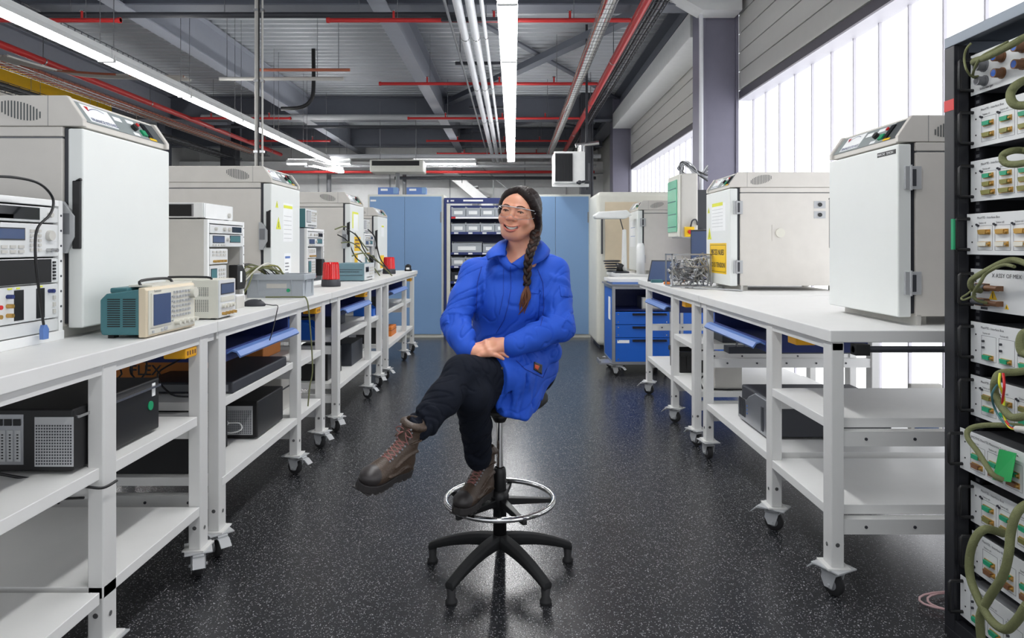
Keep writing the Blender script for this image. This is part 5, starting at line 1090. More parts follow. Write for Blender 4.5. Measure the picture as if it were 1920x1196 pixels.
ocable([(1902, 500, 1.43), (1880, 497), (1850, 512), (1838, 530, 1.42), (1826, 550, 1.43), (1830, 562, 1.44), (1850, 568, 1.47)], .005, 'thinner olive cable beside the warning triangle')
ocable([(1835, 533, 1.45), (1815, 550, 1.42), (1803, 558, 1.41), (1808, 562, 1.41), (1830, 552, 1.44)], .003, 'thin olive loop hanging off the fifth interface box')
ocable([(1935, 620, 1.45), (1918, 626, 1.43), (1912, 645, 1.42), (1918, 662, 1.42), (1940, 668, 1.43)], .011, 'olive cable bend at the edge of the sixth interface box')
ocable([(1960, 690, 1.52), (1910, 697, 1.48), (1876, 700, 1.44), (1866, 715, 1.42), (1865, 735), (1873, 755), (1888, 775), (1905, 783, 1.43), (1950, 772, 1.44)], .011, 'thick olive cable looping over the seventh interface box')
ocable([(1875, 700, 1.42), (1874, 720, 1.41), (1882, 745), (1882, 775), (1892, 800), (1910, 805, 1.43)], .0035, 'yellow wire hanging over the seventh interface box', 'acid_yellow')
ocable([(1881, 700, 1.42), (1883, 725, 1.41), (1880, 755), (1884, 785), (1898, 802), (1910, 803, 1.43)], .0035, 'red wire hanging over the seventh interface box', 'red')
ocable([(1870, 720, 1.42), (1860, 740, 1.41), (1865, 765), (1880, 790), (1900, 800, 1.43)], .003, 'slate wire hanging over the seventh interface box', 'slate' if 'slate' in M else 'teal')
ocable([(1906, 804, 1.42), (1930, 806, 1.42)], .009, 'pale plug joining the red and yellow wires', 'warm_grey')
ocable([(1930, 800, 1.50), (1880, 797, 1.46), (1838, 798, 1.42), (1816, 806, 1.40), (1815, 822, 1.39), (1832, 845), (1848, 870), (1862, 890), (1880, 900, 1.41)], .008, 'olive cable sweeping over the pulled-out eighth box', X=1.39)
ocable([(1960, 940, 1.46), (1925, 946, 1.44), (1905, 965, 1.41), (1895, 1000, 1.40), (1891, 1040), (1880, 1080), (1855, 1120), (1838, 1155), (1840, 1200, 1.40)], .012, 'thick olive cable crossing down over the lowest boxes', X=1.39)
ocable([(1880, 1000, 1.48), (1848, 992, 1.42), (1828, 1010, 1.39), (1818, 1045), (1820, 1085), (1838, 1130), (1860, 1165), (1885, 1180), (1905, 1165), (1925, 1135)], .012, 'thick olive cable in a deep loop over the lowest boxes', X=1.385)
# ============================================================= SEATED PERSON ON THE STOOL
class Field:
    def __init__(s, lo, hi, h):
        s.lo = np.array(lo, float); s.h = h; s.n = np.ceil((np.array(hi, float)-s.lo)/h).astype(int)+1
        s.F = np.full(tuple(s.n), .05, np.float32)
    def win(s, lo, hi):
        a = np.clip(np.floor((np.array(lo)-s.lo)/s.h).astype(int), 0, s.n); b = np.clip(np.ceil((np.array(hi)-s.lo)/s.h).astype(int)+1, 0, s.n)
        if (b <= a).any(): return None
        g = [(s.lo[i]+s.h*np.arange(a[i], b[i])).astype(np.float32) for i in range(3)]
        return (slice(a[0], b[0]), slice(a[1], b[1]), slice(a[2], b[2])), g[0][:, None, None], g[1][None, :, None], g[2][None, None, :]
    def comb(s, sl, d, k, mode):
        A = s.F[sl]
        if mode == 'sub': d = -d; A2 = np.maximum(A, d); 
        else: A2 = np.minimum(A, d)
        if k > 0:
            t = np.maximum(k-np.abs(A-d), 0)/k; c = t*t*k*.25
            A2 = A2 - c if mode != 'sub' else A2 + c
        s.F[sl] = A2
    def cone(s, p0, r0, p1=None, r1=None, k=.01, mode='add', flat=None):
        p0 = np.array(p0, float); p1 = p0+1e-5 if p1 is None else np.array(p1, float); r1 = r0 if r1 is None else r1
        m = max(r0, r1)+k+3*s.h; w = s.win(np.minimum(p0, p1)-m, np.maximum(p0, p1)+m)
        if w is None: return s
        sl, X, Y, Z = w; d = p1-p0; L2 = float(d@d)+1e-12
        t = np.clip(((X-p0[0])*d[0]+(Y-p0[1])*d[1]+(Z-p0[2])*d[2])/L2, 0, 1)
        D = np.sqrt((X-p0[0]-t*d[0])**2+(Y-p0[1]-t*d[1])**2+(Z-p0[2]-t*d[2])**2)-(r0+(r1-r0)*t)
        s.comb(sl, D.astype(np.float32), k, mode); return s
    def chain(s, P, rr, k=.01, mode='add', sub=0):
        P = [Vector(p) for p in P]
        if sub: 
            n0 = len(P); P = catmull(P, sub); rr = [float(np.interp(i/(len(P)-1), np.linspace(0, 1, n0), rr)) for i in range(len(P))] if hasattr(rr, '__len__') else rr
        for i in range(len(P)-1):
            a = rr[i] if hasattr(rr, '__len__') else rr; b = rr[i+1] if hasattr(rr, '__len__') else rr
            s.cone(P[i], a, P[i+1], b, k, mode)
        return s
    def ell(s, c, r, rot=None, k=.01, mode='add'):
        c = np.array(c, float); r = np.array(r, float); m = r.max()+k+3*s.h; w = s.win(c-m, c+m)
        if w is None: return s
        sl, X, Y, Z = w; X = X-c[0]; Y = Y-c[1]; Z = Z-c[2]
        if rot is not None:
            Q = np.array(rot.transposed()); X, Y, Z = (Q[0, 0]*X+Q[0, 1]*Y+Q[0, 2]*Z, Q[1, 0]*X+Q[1, 1]*Y+Q[1, 2]*Z, Q[2, 0]*X+Q[2, 1]*Y+Q[2, 2]*Z)
        k0 = np.sqrt((X/r[0])**2+(Y/r[1])**2+(Z/r[2])**2); k1 = np.sqrt((X/r[0]**2)**2+(Y/r[1]**2)**2+(Z/r[2]**2)**2)+1e-9
        s.comb(sl, (k0*(k0-1)/k1).astype(np.float32), k, mode); return s
    def plane_cut(s, p, n, k=0):
        p = np.array(p, float); n = np.array(Vector(n).normalized()); hi = s.lo+s.h*s.n
        sl, X, Y, Z = s.win(s.lo, hi); D = ((X-p[0])*n[0]+(Y-p[1])*n[1]+(Z-p[2])*n[2])
        s.comb(sl, D.astype(np.float32)+np.zeros(tuple(s.n), np.float32), k, 'sub'); return s
    def mesh(s, smooth=1):
        F = s.F; F[0] = F[-1] = .05; F[:, 0] = F[:, -1] = .05; F[:, :, 0] = F[:, :, -1] = .05
        I = F < 0
        cs = [(a, b, c) for a in (0, 1) for b in (0, 1) for c in (0, 1)]
        def sh(A, c): return A[c[0]:A.shape[0]-1+c[0], c[1]:A.shape[1]-1+c[1], c[2]:A.shape[2]-1+c[2]]
        al = sh(I, cs[0]).copy(); an = al.copy()
        for c in cs[1:]: q = sh(I, c); al &= q; an |= q
        act = an & ~al; ii = np.argwhere(act); idx = np.full(act.shape, -1, np.int32); idx[tuple(ii.T)] = np.arange(len(ii))
        P = np.zeros((len(ii), 3)); W_ = np.zeros(len(ii))
        V = {c: F[ii[:, 0]+c[0], ii[:, 1]+c[1], ii[:, 2]+c[2]] for c in cs}
        for c in cs:
            for ax in range(3):
                if c[ax]: continue
                d = list(c); d[ax] = 1; d = tuple(d); a = V[c]; b = V[d]; m = (a < 0) != (b < 0)
                t = np.where(m, a/(a-b+1e-20), 0); q = np.array(c, float)[None, :].repeat(len(ii), 0); q[:, ax] += t
                P += q*m[:, None]; W_ += m
        P = (ii+P/W_[:, None])*s.h+s.lo
        quads = []
        for ax in range(3):
            a = [slice(None)]*3; b = [slice(None)]*3; a[ax] = slice(0, -1); b[ax] = slice(1, None)
            ch = I[tuple(a)] != I[tuple(b)]; e = np.argwhere(ch); u, v = [i for i in range(3) if i != ax]
            e = e[(e[:, u] > 0) & (e[:, v] > 0)]
            ins = I[e[:, 0], e[:, 1], e[:, 2]]
            def cell(du, dv):
                q = e.copy(); q[:, u] -= du; q[:, v] -= dv; return idx[q[:, 0], q[:, 1], q[:, 2]]
            c0, c1, c2, c3 = cell(0, 0), cell(1, 0), cell(1, 1), cell(0, 1)
            Q = np.stack([c0, c1, c2, c3], 1); fl = ins if ax != 1 else ~ins
            Q[fl] = Q[fl][:, ::-1]; quads.append(Q)
        Q = np.concatenate(quads); Q = Q[(Q >= 0).all(1)]
        for _ in range(smooth):
            S = np.zeros_like(P); C = np.zeros(len(P))
            for i in range(4):
                a = Q[:, i]; b = Q[:, (i+1) % 4]
                for k_ in range(3):
                    S[:, k_] += np.bincount(a, P[b, k_], len(P))+np.bincount(b, P[a, k_], len(P))
                C += np.bincount(a, minlength=len(P))+np.bincount(b, minlength=len(P))
            P = P*.4+.6*S/np.maximum(C, 1)[:, None]
        return P, Q
def obj_from(P, Q, name, mats, parent=None, matidx=None, T=None, origin=(0, 0, 0)):
    if T is not None: A = np.array(T); P = P@A[:3, :3].T+A[:3, 3]
    P = P-np.array(origin)
    me = bpy.data.meshes.new(name); me.vertices.add(len(P)); me.vertices.foreach_set('co', P.astype(np.float32).ravel())
    me.loops.add(len(Q)*4); me.loops.foreach_set('vertex_index', Q.astype(np.int32).ravel()); me.polygons.add(len(Q)); me.polygons.foreach_set('loop_start', np.arange(0, len(Q)*4, 4, dtype=np.int32))
    if not isinstance(mats, (list, tuple)): mats = [mats]
    for m in mats: me.materials.append(M[m] if isinstance(m, str) else m)
    me.update(); me.validate()
    me.polygons.foreach_set('use_smooth', [True]*len(me.polygons))
    if matidx is not None: me.polygons.foreach_set('material_index', matidx.astype(np.int32))
    bm = bmesh.new(); bm.from_mesh(me); bmesh.ops.recalc_face_normals(bm, faces=bm.faces); bm.to_mesh(me); bm.free()
    o = bpy.data.objects.new(name, me); COL.objects.link(o)
    if parent: o.parent = parent
    return o
# ---- materials
def skin_mat():
    m = mat("skin", (222, 160, 132), .42, var=.06, scale=30, bump=.08, bscale=500, sss=.3); nt = m.node_tree; b = nt.nodes['Principled BSDF']; b.inputs['Subsurface Scale'].default_value = .3
    src = b.inputs['Base Color'].links[0].from_socket
    for nm, col in (('blush', (214, 112, 92)), ('lip', (176, 84, 76)), ('mouth', (50, 16, 18))):      # natural colour regions of the face
        at = nt.nodes.new('ShaderNodeAttribute'); at.attribute_name = nm; mx = nt.nodes.new('ShaderNodeMix'); mx.data_type = 'RGBA'
        nt.links.new(at.outputs['Fac'], mx.inputs[0]); nt.links.new(src, mx.inputs[6]); mx.inputs[7].default_value = lin(col)+(1,); src = mx.outputs[2]
    nt.links.new(src, b.inputs['Base Color']); return m
M['skin'] = skin_mat(); M['lips'] = mat('lips', (182, 96, 86), .35, sss=.2); M['teeth'] = mat('teeth', (240, 236, 228), .25, var=.01); M['mouth'] = mat('mouth', (70, 20, 22), .6)
M['coat'] = mat('coat', (32, 82, 194), .68, var=.05, scale=8, bump=.3, bscale=900, spec=.3)
M['coat_seam'] = mat('coat_seam', (16, 50, 146), .75)
M['jeans'] = mat('jeans', (23, 27, 37), .85, var=.2, scale=26, bump=.4, bscale=700, spec=.15)
M['boot_leather'] = mat('boot_leather', (68, 54, 43), .48, var=.18, scale=22, bump=.4, bscale=220); M['boot_toe'] = mat('boot_toe', (46, 42, 42), .45, var=.1); M['boot_sole'] = mat('boot_sole', (40, 37, 37), .7); M['lace'] = mat('lace', (136, 90, 86), .7)
def hair_mat(name, c1, c2):
    m = bpy.data.materials.new(name); m.use_nodes = True; nt = m.node_tree; b = nt.nodes['Principled BSDF']; N = nt.nodes.new; L = nt.links.new
    tc = N('ShaderNodeTexCoord'); mp = N('ShaderNodeMapping'); mp.inputs['Scale'].default_value = (260, 260, 14); L(tc.outputs['Object'], mp.inputs[0])
    nz = N('ShaderNodeTexNoise'); nz.inputs['Scale'].default_value = 1; nz.inputs['Detail'].default_value = 3; L(mp.outputs[0], nz.inputs[0])
    mx = N('ShaderNodeMix'); mx.data_type = 'RGBA'; mx.inputs[6].default_value = lin(c1)+(1,); mx.inputs[7].default_value = lin(c2)+(1,); L(nz.outputs['Fac'], mx.inputs[0]); L(mx.outputs[2], b.inputs['Base Color'])
    b.inputs['Roughness'].default_value = .48; b.inputs['Specular IOR Level'].default_value = .3
    bp = N('ShaderNodeBump'); bp.inputs['Strength'].default_value = .6; bp.inputs['Distance'].default_value = .003; L(nz.outputs['Fac'], bp.inputs['Height']); L(bp.outputs[0], b.inputs['Normal']); return m
M['hair'] = hair_mat('hair', (12, 9, 9), (40, 26, 23)); M['hair_tip'] = hair_mat('hair_tip', (62, 38, 28), (128, 82, 56)); M['hair_mid'] = hair_mat('hair_mid', (28, 19, 17), (78, 50, 38))
V3 = lambda v: np.array(v, float)
# ---- skeleton
NB = px(978, 474, 2.735)                                    # neck base
SHL, SHR = px(890, 512, 2.735), px(1038, 508, 2.73)
ELL_, ELR = px(854, 606, 2.60), px(1050, 612, 2.60)
WRL, WRR = px(884, 657, 2.475), px(951, 651, 2.47)
HIP = Vector((.03, 2.77, .80))
PT = thing('person', (-.02, 2.72, .70), 'person in a blue lab coat, dark jeans and brown boots sitting cross-legged on the stool', 'person')
PO = tuple(PT.location)
# ---- head frame
HC = px(975, 398, 2.715); HR = Euler((R(2), R(9), R(-19)), 'XYZ').to_matrix()
HM = Matrix.Translation(HC) @ HR.to_4x4()
def Hp(x, y, z): return HM @ Vector((x, y, z))
f = Field((-.26, 2.36, .86), (.24, 2.88, 1.56), .0021)
def hell(c, r, k=.01, mode='add', rr=None): f.ell(Hp(*c), r, HR if rr is None else HR @ rr, k, mode)
def hcone(a, ra, b, rb, k=.01, mode='add'): f.cone(Hp(*a), ra, Hp(*b), rb, k, mode)
hell((0, .012, .026), (.070, .086, .073))
hell((0, -.030, -.030), (.060, .056, .074), k=.03)
hell((0, -.048, .026), (.056, .036, .046), k=.02)
hell((0, -.066, -.087), (.026, .021, .019), k=.03)
for s in (-1, 1):
    hcone((s*.048, -.004, -.048), .022, (s*.021, -.056, -.083), .020, k=.03)
    hell((s*.038, -.066, -.030), (.023, .020, .020), k=.024)
    hcone((s*.010, -.084, .019), .007, (s*.046, -.070, .021), .006, k=.012)
    hell((s*.031, -.094, .003), (.016, .014, .010), k=.012, mode='sub')
    # eyelids closing over smiling eyes
    f.chain([Hp(s*.014, -.0775, -.001), Hp(s*.031, -.0825, .0090), Hp(s*.048, -.0725, -.001)], .0038, k=.005, sub=3)
    f.chain([Hp(s*.014, -.0775, -.005), Hp(s*.031, -.0812, -.0085), Hp(s*.048, -.0725, -.004)], .0042, k=.006, sub=3)
    hell((s*.0745, .010, -.020), (.009, .019, .030), k=.008, rr=Euler((R(-12), 0, R(-s*18))).to_matrix()); hell((s*.080, .004, -.018), (.004, .010, .016), k=.004, mode='sub')
hcone((0, -.083, .008), .0065, (0, -.098, -.019), .0085, k=.010)
hell((0, -.101, -.024), (.0120, .010, .0095), k=.006)
for s in (-1, 1): hell((s*.0135, -.091, -.027), (.0090, .009, .0078), k=.006); hell((s*.0065, -.099, -.0345), (.0038, .004, .003), k=.003, mode='sub')
# smile
MP = [(-.0325, -.071, -.049), (-.0175, -.0865, -.0605), (0, -.091, -.0640), (.0175, -.0865, -.0605), (.0325, -.071, -.049)]
hell((0, -.074, -.062), (.034, .020, .022), k=.014)
f.chain([Hp(*p) for p in MP], [.0036, .0082, .0094, .0082, .0036], k=.002, mode='sub', sub=3)
f.chain([Hp(p[0], p[1]-.0045, p[2]-.0060-.0030*(1-abs(p[0])/.0325)) for p in MP], [.0022, .0032, .0040, .0032, .0022], k=.0035, sub=3)
f.chain([Hp(p[0], p[1]-.0045, p[2]+.0060+.0025*(1-abs(p[0])/.0325)) for p in MP], [.0018, .0022, .0025, .0022, .0018], k=.0035, sub=3)
# neck, chest
f.cone(Hp(0, .026, -.045), .050, NB+Vector((0, .005, .0)), .054, k=.025)
f.cone(NB+Vector((0, .005, .0)), .054, NB+Vector((-.004, .0, -.07)), .07, k=.03)
f.chain([Hp(-.028, -.0, -.075), NB+Vector((-.02, -.05, -.02)), NB+Vector((-.008, -.062, -.04))], [.010, .009, .008], k=.02); f.chain([Hp(.03, .0, -.075), NB+Vector((.01, -.05, -.02)), NB+Vector((-.002, -.062, -.04))], [.010, .009, .008], k=.02)
CH = Vector((.012, 2.735, 1.12))
f.cone(CH+Vector((-.06, 0, 0)), .085, CH+Vector((.07, 0, 0)), .085, k=.03)
f.cone(NB+Vector((0, 0, -.05)), .06, SHL, .045, k=.03); f.cone(NB+Vector((0, 0, -.05)), .06, SHR, .045, k=.03)
f.cone(NB+Vector((-.035, -.052, -.055)), .012, SHL, .012, k=.03)
f.ell(NB+Vector((-.005, -.02, -.085)), (.10, .066, .07), k=.03)
f.cone(CH, .095, (.02, 2.75, .90), .095, k=.03)
for (S_, E_, W_) in ((SHL, ELL_, WRL), (SHR, ELR, WRR)): f.cone(S_, .042, E_, .034, k=.02); f.cone(E_, .034, W_, .024, k=.01)
# hands
def hand(Wr, fd, wd, nd, thumb_sign, curl, sc=1.0):
    """Wr wrist, fd finger direction, wd width direction (towards the thumb), nd normal of the back"""
    fd = Vector(fd).normalized(); wd = Vector(wd).normalized(); nd = Vector(nd).normalized()
    def P(a, b, c): return Wr+fd*a*sc+wd*b*sc+nd*c*sc
    f.cone(Wr, .023, P(.03, 0, 0), .020, k=.012)
    for j, b in enumerate((-.027, -.009, .009, .027)):
        f.cone(P(.012, b*.55, 0), .0145*sc, P(.080-.004*abs(j-2), b, 0), .0112*sc, k=.012)
        L = (.058, .072, .078, .070)[j]; kn = P(.084-.004*abs(j-2), b, .002)
        fan = (b/.027)*.10; d0 = (fd+wd*fan).normalized()
        c1 = curl[j]; d1 = (d0*math.cos(c1*.5)-nd*math.sin(c1*.5)); d2 = (d0*math.cos(c1)-nd*math.sin(c1)); d3 = (d0*math.cos(c1*1.35)-nd*math.sin(c1*1.35))
        a = kn+d1*L*.46*sc; b_ = a+d2*L*.30*sc; c_ = b_+d3*L*.24*sc
        f.cone(kn, .0102*sc, a, .0088*sc, k=.004); f.cone(a, .0090*sc, b_, .0080*sc, k=.003); f.cone(b_, .0080*sc, c_, .0066*sc, k=.003); f.ell(kn+nd*.003, (.009, .009, .008), k=.006)
    t0 = P(.018, .020, -.004); t1 = P(.045, .044, -.012); t2 = P(.072, .050, -.018); t3 = P(.095, .046, -.024)
    f.cone(t0, .015*sc, t1, .0125*sc, k=.012); f.cone(t1, .0118*sc, t2, .0100*sc, k=.004); f.cone(t2, .0100*sc, t3, .0075*sc, k=.003)
nR = Vector((.05, -.62, .78)).normalized()
fR = Vector((-.95, -.12, -.16)).normalized(); wR = nR.cross(fR); wR = wR if wR.y > 0 else -wR
hand(WRR+Vector((-.005, 0, .012)), fR, wR, nR, 1, (.35, .35, .4, .5), sc=.88)
nL = Vector((-.1, -.45, .88)).normalized(); fL = Vector((.93, -.1, .06)).normalized(); wL = nL.cross(fL); wL = wL if wL.y > 0 else -wL
hand(WRL+Vector((.004, -.004, -.002)), fL, wL, nL, -1, (.5, .5, .5, .5), sc=.88)
P_, Q_ = f.mesh(1)
iv = np.array(HM.inverted()); lc = P_@iv[:3, :3].T+iv[:3, 3]
body = obj_from(P_, Q_, 'body', ['skin'], PT, origin=PO)
def attr(o, nm, v): a = o.data.attributes.new(nm, 'FLOAT', 'POINT'); a.data.foreach_set('value', v.astype(np.float32))
def sstep(x, a, b_): t = np.clip((x-a)/(b_-a), 0, 1); return t*t*(3-2*t)
arc = -.0655+.0140*(np.abs(lc[:, 0])/.0325)**2; rel = lc[:, 2]-arc; front = sstep(-lc[:, 1], .062, .070)
wl = np.sqrt(np.clip(1-(lc[:, 0]/.0370)**2, 0, 1)); up_ = wl*.0108; dn_ = wl*.0140
e = np.where(rel > 0, rel/np.maximum(up_, 1e-5), -rel/np.maximum(dn_, 1e-5)); lipm = (1-sstep(e, .85, 1.12))*front*(np.abs(lc[:, 0]) < .038)
attr(body, 'lip', lipm*.8)
attr(body, 'mouth', (1-sstep(e, .50, .66))*sstep(lc[:, 1], -.0905+14*1e-9, -.0865)*front*sstep(-np.abs(lc[:, 0]), -.031, -.027))
bl = sum(np.exp(-(((lc[:, 0]-s_*.040)/.020)**2+((lc[:, 2]+.030)/.018)**2+((lc[:, 1]+.06)/.04)**2)) for s_ in (-1, 1))+.6*np.exp(-(((lc[:, 0])/.014)**2+((lc[:, 2]+.024)/.012)**2+((lc[:, 1]+.1)/.02)**2))
attr(body, 'blush', np.clip(bl, 0, 1)*.38)
def hobj(mb, name, m, parent=body, **kw):
    mb.v = [tuple((HM @ Vector(v))-Vector(PO)) for v in mb.v]; return mb.build(name, m, parent, **kw)
# teeth, eyes, brows
b = MB()
for i in range(12):
    x = (i-5.5)*.0050; wv = .00245; 
    zt = -.0550+.0112*(abs(x)/.030)**2; zb = zt-.0130*(1-.35*(abs(x)/.025)**2); yl = lambda q: -.0868+13*q*q
    b.add([(x-wv, yl(x-wv), zt), (x+wv, yl(x+wv), zt), (x+wv, yl(x+wv)-.0005, zb), (x-wv, yl(x-wv)-.0005, zb), (x-wv, yl(x-wv)+.004, zt), (x+wv, yl(x+wv)+.004, zt), (x+wv, yl(x+wv)+.004, zb), (x-wv, yl(x-wv)+.004, zb)], [(0,1,2,3),(7,6,5,4),(0,4,5,1),(3,2,6,7),(1,5,6,2),(0,3,7,4)])
hobj(b, 'teeth', 'teeth', bevel=.0008)
for s in (-1, 1):
    b = MB(); b.m(0).ell((s*.031, -.0705, -.0005), (.0115, .0105, .0105), 20, 14).m(1).ell((s*.031-.001, -.0785, -.0005), (.0052, .0030, .0052), 16, 8); hobj(b, 'eye', ['teeth', mat('iris', (32, 20, 16), .15, var=0)])
    b = MB(); P0 = [(s*.014, -.0820, .001), (s*.024, -.0862, .0050), (s*.036, -.0848, .0050), (s*.050, -.0745, -.0015)]; b.tube(P0, [.0010, .0019, .0019, .0008], n=6, sub=4); hobj(b, 'eyelashes', 'black')
    b = MB(); b.tube([(s*.012, -.0895, .0205), (s*.022, -.0905, .0245), (s*.036, -.0855, .0255), (s*.050, -.0725, .0190)], [.0014, .0020, .0018, .0007], n=6, sub=4); hobj(b, 'eyebrow', 'hair')
# ---- hair cap
g = Field((-.14, 2.56, 1.24), (.20, 2.87, 1.57), .0024); f0 = f; f = g
hell((0, .018, .026), (.0775, .094, .081), k=.01)
hell((0, .055, -.02), (.068, .050, .070), k=.03)
# face opening
hell((0, -.096, -.035), (.060, .070, .096), k=.012, mode='sub')
hell((-.002, -.106, .030), (.046, .056, .046), k=.015, mode='sub')
f.plane_cut(Hp(0, 0, -.085), HR @ Vector((0, -.2, 1)), k=.01)
# side sweeps: image-left thin lock behind the temple, image-right thick lock over the ear
f.chain([Hp(-.004, -.052, .090), Hp(-.042, -.052, .066), Hp(-.064, -.036, .028), Hp(-.073, -.014, -.012), Hp(-.070, .02, -.05)], [.010, .013, .012, .010, .012], k=.012, sub=4)
f.chain([Hp(.004, -.052, .090), Hp(.040, -.055, .070), Hp(.064, -.040, .034), Hp(.074, -.014, .0), Hp(.074, .010, -.040), Hp(.064, .016, -.078)], [.010, .015, .016, .015, .014, .012], k=.014, sub=4)
f.chain([Hp(.03, .08, -.02), Hp(.054, .05, -.060), Hp(.060, .020, -.090)], [.03, .024, .015], k=.02, sub=3)
P2, Q2 = g.mesh(2); 
iv2 = np.array(HM.inverted()); l2 = P2@iv2[:3, :3].T+iv2[:3, 3]
ang = np.arctan2(l2[:, 0], l2[:, 2]-.01); st = np.sin(ang*60+np.sin(l2[:, 1]*70)*1.5)*.00025+np.sin(ang*23+l2[:, 1]*30)*.0004
nn = (l2-np.array([0, .02, .03])); nn /= np.linalg.norm(nn, axis=1)[:, None]+1e-9
# parting groove
gr = np.exp(-(l2[:, 0]/.0022)**2)*(l2[:, 2] > .06)*(l2[:, 1] < .04)*.003
l2 = l2+nn*(st-gr)[:, None]; A = np.array(HM); P2 = l2@A[:3, :3].T+A[:3, 3]
hair = obj_from(P2, Q2, 'hair', ['hair'], body, origin=PO)
# braid
path = [Vector(p) for p in (px(1003, 432, 2.70), px(1003, 448, 2.66), px(997, 464, 2.62), px(991, 484, 2.60), px(989, 508, 2.595), px(988, 533, 2.59))]
path = catmull(path, 14); n = len(path)
for k in range(3):
    b = MB(); pts = []; rr = []
    for i, p in enumerate(path):
        u = i/(n-1); ph = u*2*PI*3.1+k*2*PI/3; wv = (.0128-.0045*u)
        pts.append(p+Vector((math.sin(ph)*wv, math.sin(2*ph)*wv*.45-.004, -abs(math.sin(ph))*.002))); rr.append((.0108-.0036*u))
    b.tube(pts, rr, n=10); b.v = [tuple(Vector(v)-Vector(PO)) for v in b.v]; b.build('braid_strand', 'hair' if k else 'hair_mid', hair)
b = MB(); q = path[-1]; b.tube([q+Vector((0, 0, .006)), q+Vector((0, 0, -.006))], .0095, n=12); b.v = [tuple(Vector(v)-Vector(PO)) for v in b.v]; b.build('hair_tie', 'black', hair)
rr_ = random.Random(4); b = MB()
for i in range(34):
    a = rr_.uniform(0, 2*PI); r0 = rr_.uniform(0, .006); e = px(978+rr_.uniform(-6, 7), 588+rr_.uniform(-22, 4), 2.585+rr_.uniform(-.004, .006)); m1 = px(986+rr_.uniform(-9, 8), 558, 2.582+rr_.uniform(-.008, .008))
    b.tube([q+Vector((math.cos(a)*r0, math.sin(a)*r0, -.004)), m1, e], [.0026, .0034, .0006], n=6, sub=5)
b.v = [tuple(Vector(v)-Vector(PO)) for v in b.v]; b.build('hair_tail', 'hair_tip', hair)
# earring
b = MB(); p = (.0815, .002, -.050); b.lathe([(0, -.004), (.0035, -.002), (.004, .001), (.002, .004), (0, .004)], p, n=10); b.ell((p[0], p[1], p[2]-.011), (.0048, .003, .0058), 10, 8); hobj(b, 'earring', 'steel')
# ---- goggles
gl = bpy.data.materials.new('clear_lens'); gl.use_nodes = True; nt = gl.node_tree; nt.nodes.clear()
_o, _t, _g, _x, _l = [nt.nodes.new('ShaderNode'+q) for q in ('OutputMaterial', 'BsdfTransparent', 'BsdfGlossy', 'MixShader', 'LayerWeight')]
_t.inputs[0].default_value = (.96, .98, .985, 1); _g.inputs['Roughness'].default_value = .06; _l.inputs[0].default_value = .12
nt.links.new(_l.outputs['Fresnel'], _x.inputs[0]); nt.links.new(_t.outputs[0], _x.inputs[1]); nt.links.new(_g.outputs[0], _x.inputs[2]); nt.links.new(_x.outputs[0], _o.inputs[0])
M['clear_lens'] = gl; M['goggle_frame'] = mat('goggle_frame', (170, 178, 182), .25, coat=.5)
gt = bpy.data.objects.new('safety_glasses', None); COL.objects.link(gt); gt.parent = PT; gt.location = Vector(HC)-Vector(PO)
gt['label'] = 'clear wraparound safety glasses'
gt.rotation_euler = HR.to_euler()
def gpt(a, z): return Vector((.080*math.sin(a), -.016-.092*math.cos(a)*(1-.02*abs(z)/.02), z))
def ztop(a): return .020-.006*(abs(a)/1.25)**2
def zbot(a): return -.024+.012*(abs(a)/1.25)**3+.013*math.exp(-(a/.16)**2)
b = MB(); na, nz = 40, 6; vs = []
for i in range(na+1):
    a = -1.25+2.5*i/na
    for j in range(nz+1): z = zbot(a)+(ztop(a)-zbot(a))*j/nz; p = gpt(a, z); p.y += .004*abs(z/.02)**2; vs.append(p)
b.add(vs, [(i*(nz+1)+j, (i+1)*(nz+1)+j, (i+1)*(nz+1)+j+1, i*(nz+1)+j+1) for i in range(na) for j in range(nz)], True)
o = b.build('lens', 'clear_lens', gt); 
b = MB(); b.tube([gpt(a, ztop(a))+Vector((0, -.001, 0)) for a in np.linspace(-1.25, 1.25, 30)], .0016, n=8); b.build('brow_bar', 'goggle_frame', gt)
b = MB(); b.tube([gpt(a, zbot(a)) for a in np.linspace(-1.25, 1.25, 40)], .0006, n=6); b.build('lens_rim', 'goggle_frame', gt)
for s in (-1, 1):
    b = MB(); e = gpt(s*1.25, .006); b.tube([e, Vector((s*.083, .0, .006)), Vector((s*.079, .03, .0))], .0032, n=8, sub=4); b.build('temple_arm', 'goggle_frame', gt)
# ---- coat
c = Field((-.34, 2.28, .55), (.30, 2.95, 1.36), .0042); f = c
Lc, Rc = Vector((-.068, 2.735, 1.13)), Vector((.092, 2.735, 1.14))
c.cone(Lc, .105, (-.050, 2.74, .90), .108, k=.04); c.cone(Rc, .105, (.075, 2.75, .90), .098, k=.04); c.cone((.012, 2.71, 1.10), .11, (.02, 2.72, .92), .115, k=.04)
c.cone((-.05, 2.74, .90), .104, (-.03, 2.76, .83), .110, k=.04); c.cone((.075, 2.75, .90), .098, (.07, 2.77, .82), .100, k=.04)
c.ell((.055, 2.645, 1.075), (.06, .05, .06), k=.05); c.ell((-.045, 2.64, 1.075), (.06, .05, .06), k=.05)
c.cone(NB+Vector((-.03, .01, -.035)), .055, SHL+Vector((0, 0, -.005)), .058, k=.035); c.cone(NB+Vector((.03, .01, -.035)), .055, SHR+Vector((0, 0, -.005)), .060, k=.035)
def sleeve(S_, E_, W_, out):
    c.cone(S_, .058, S_*.5+E_*.5+out*.2, .055, k=.02); c.cone(S_*.5+E_*.5+out*.2, .055, E_+out*.4, .051, k=.02); c.cone(E_+out*.4, .051, E_*.5+W_*.5, .050, k=.02); c.cone(E_*.5+W_*.5, .050, W_, .040, k=.015)
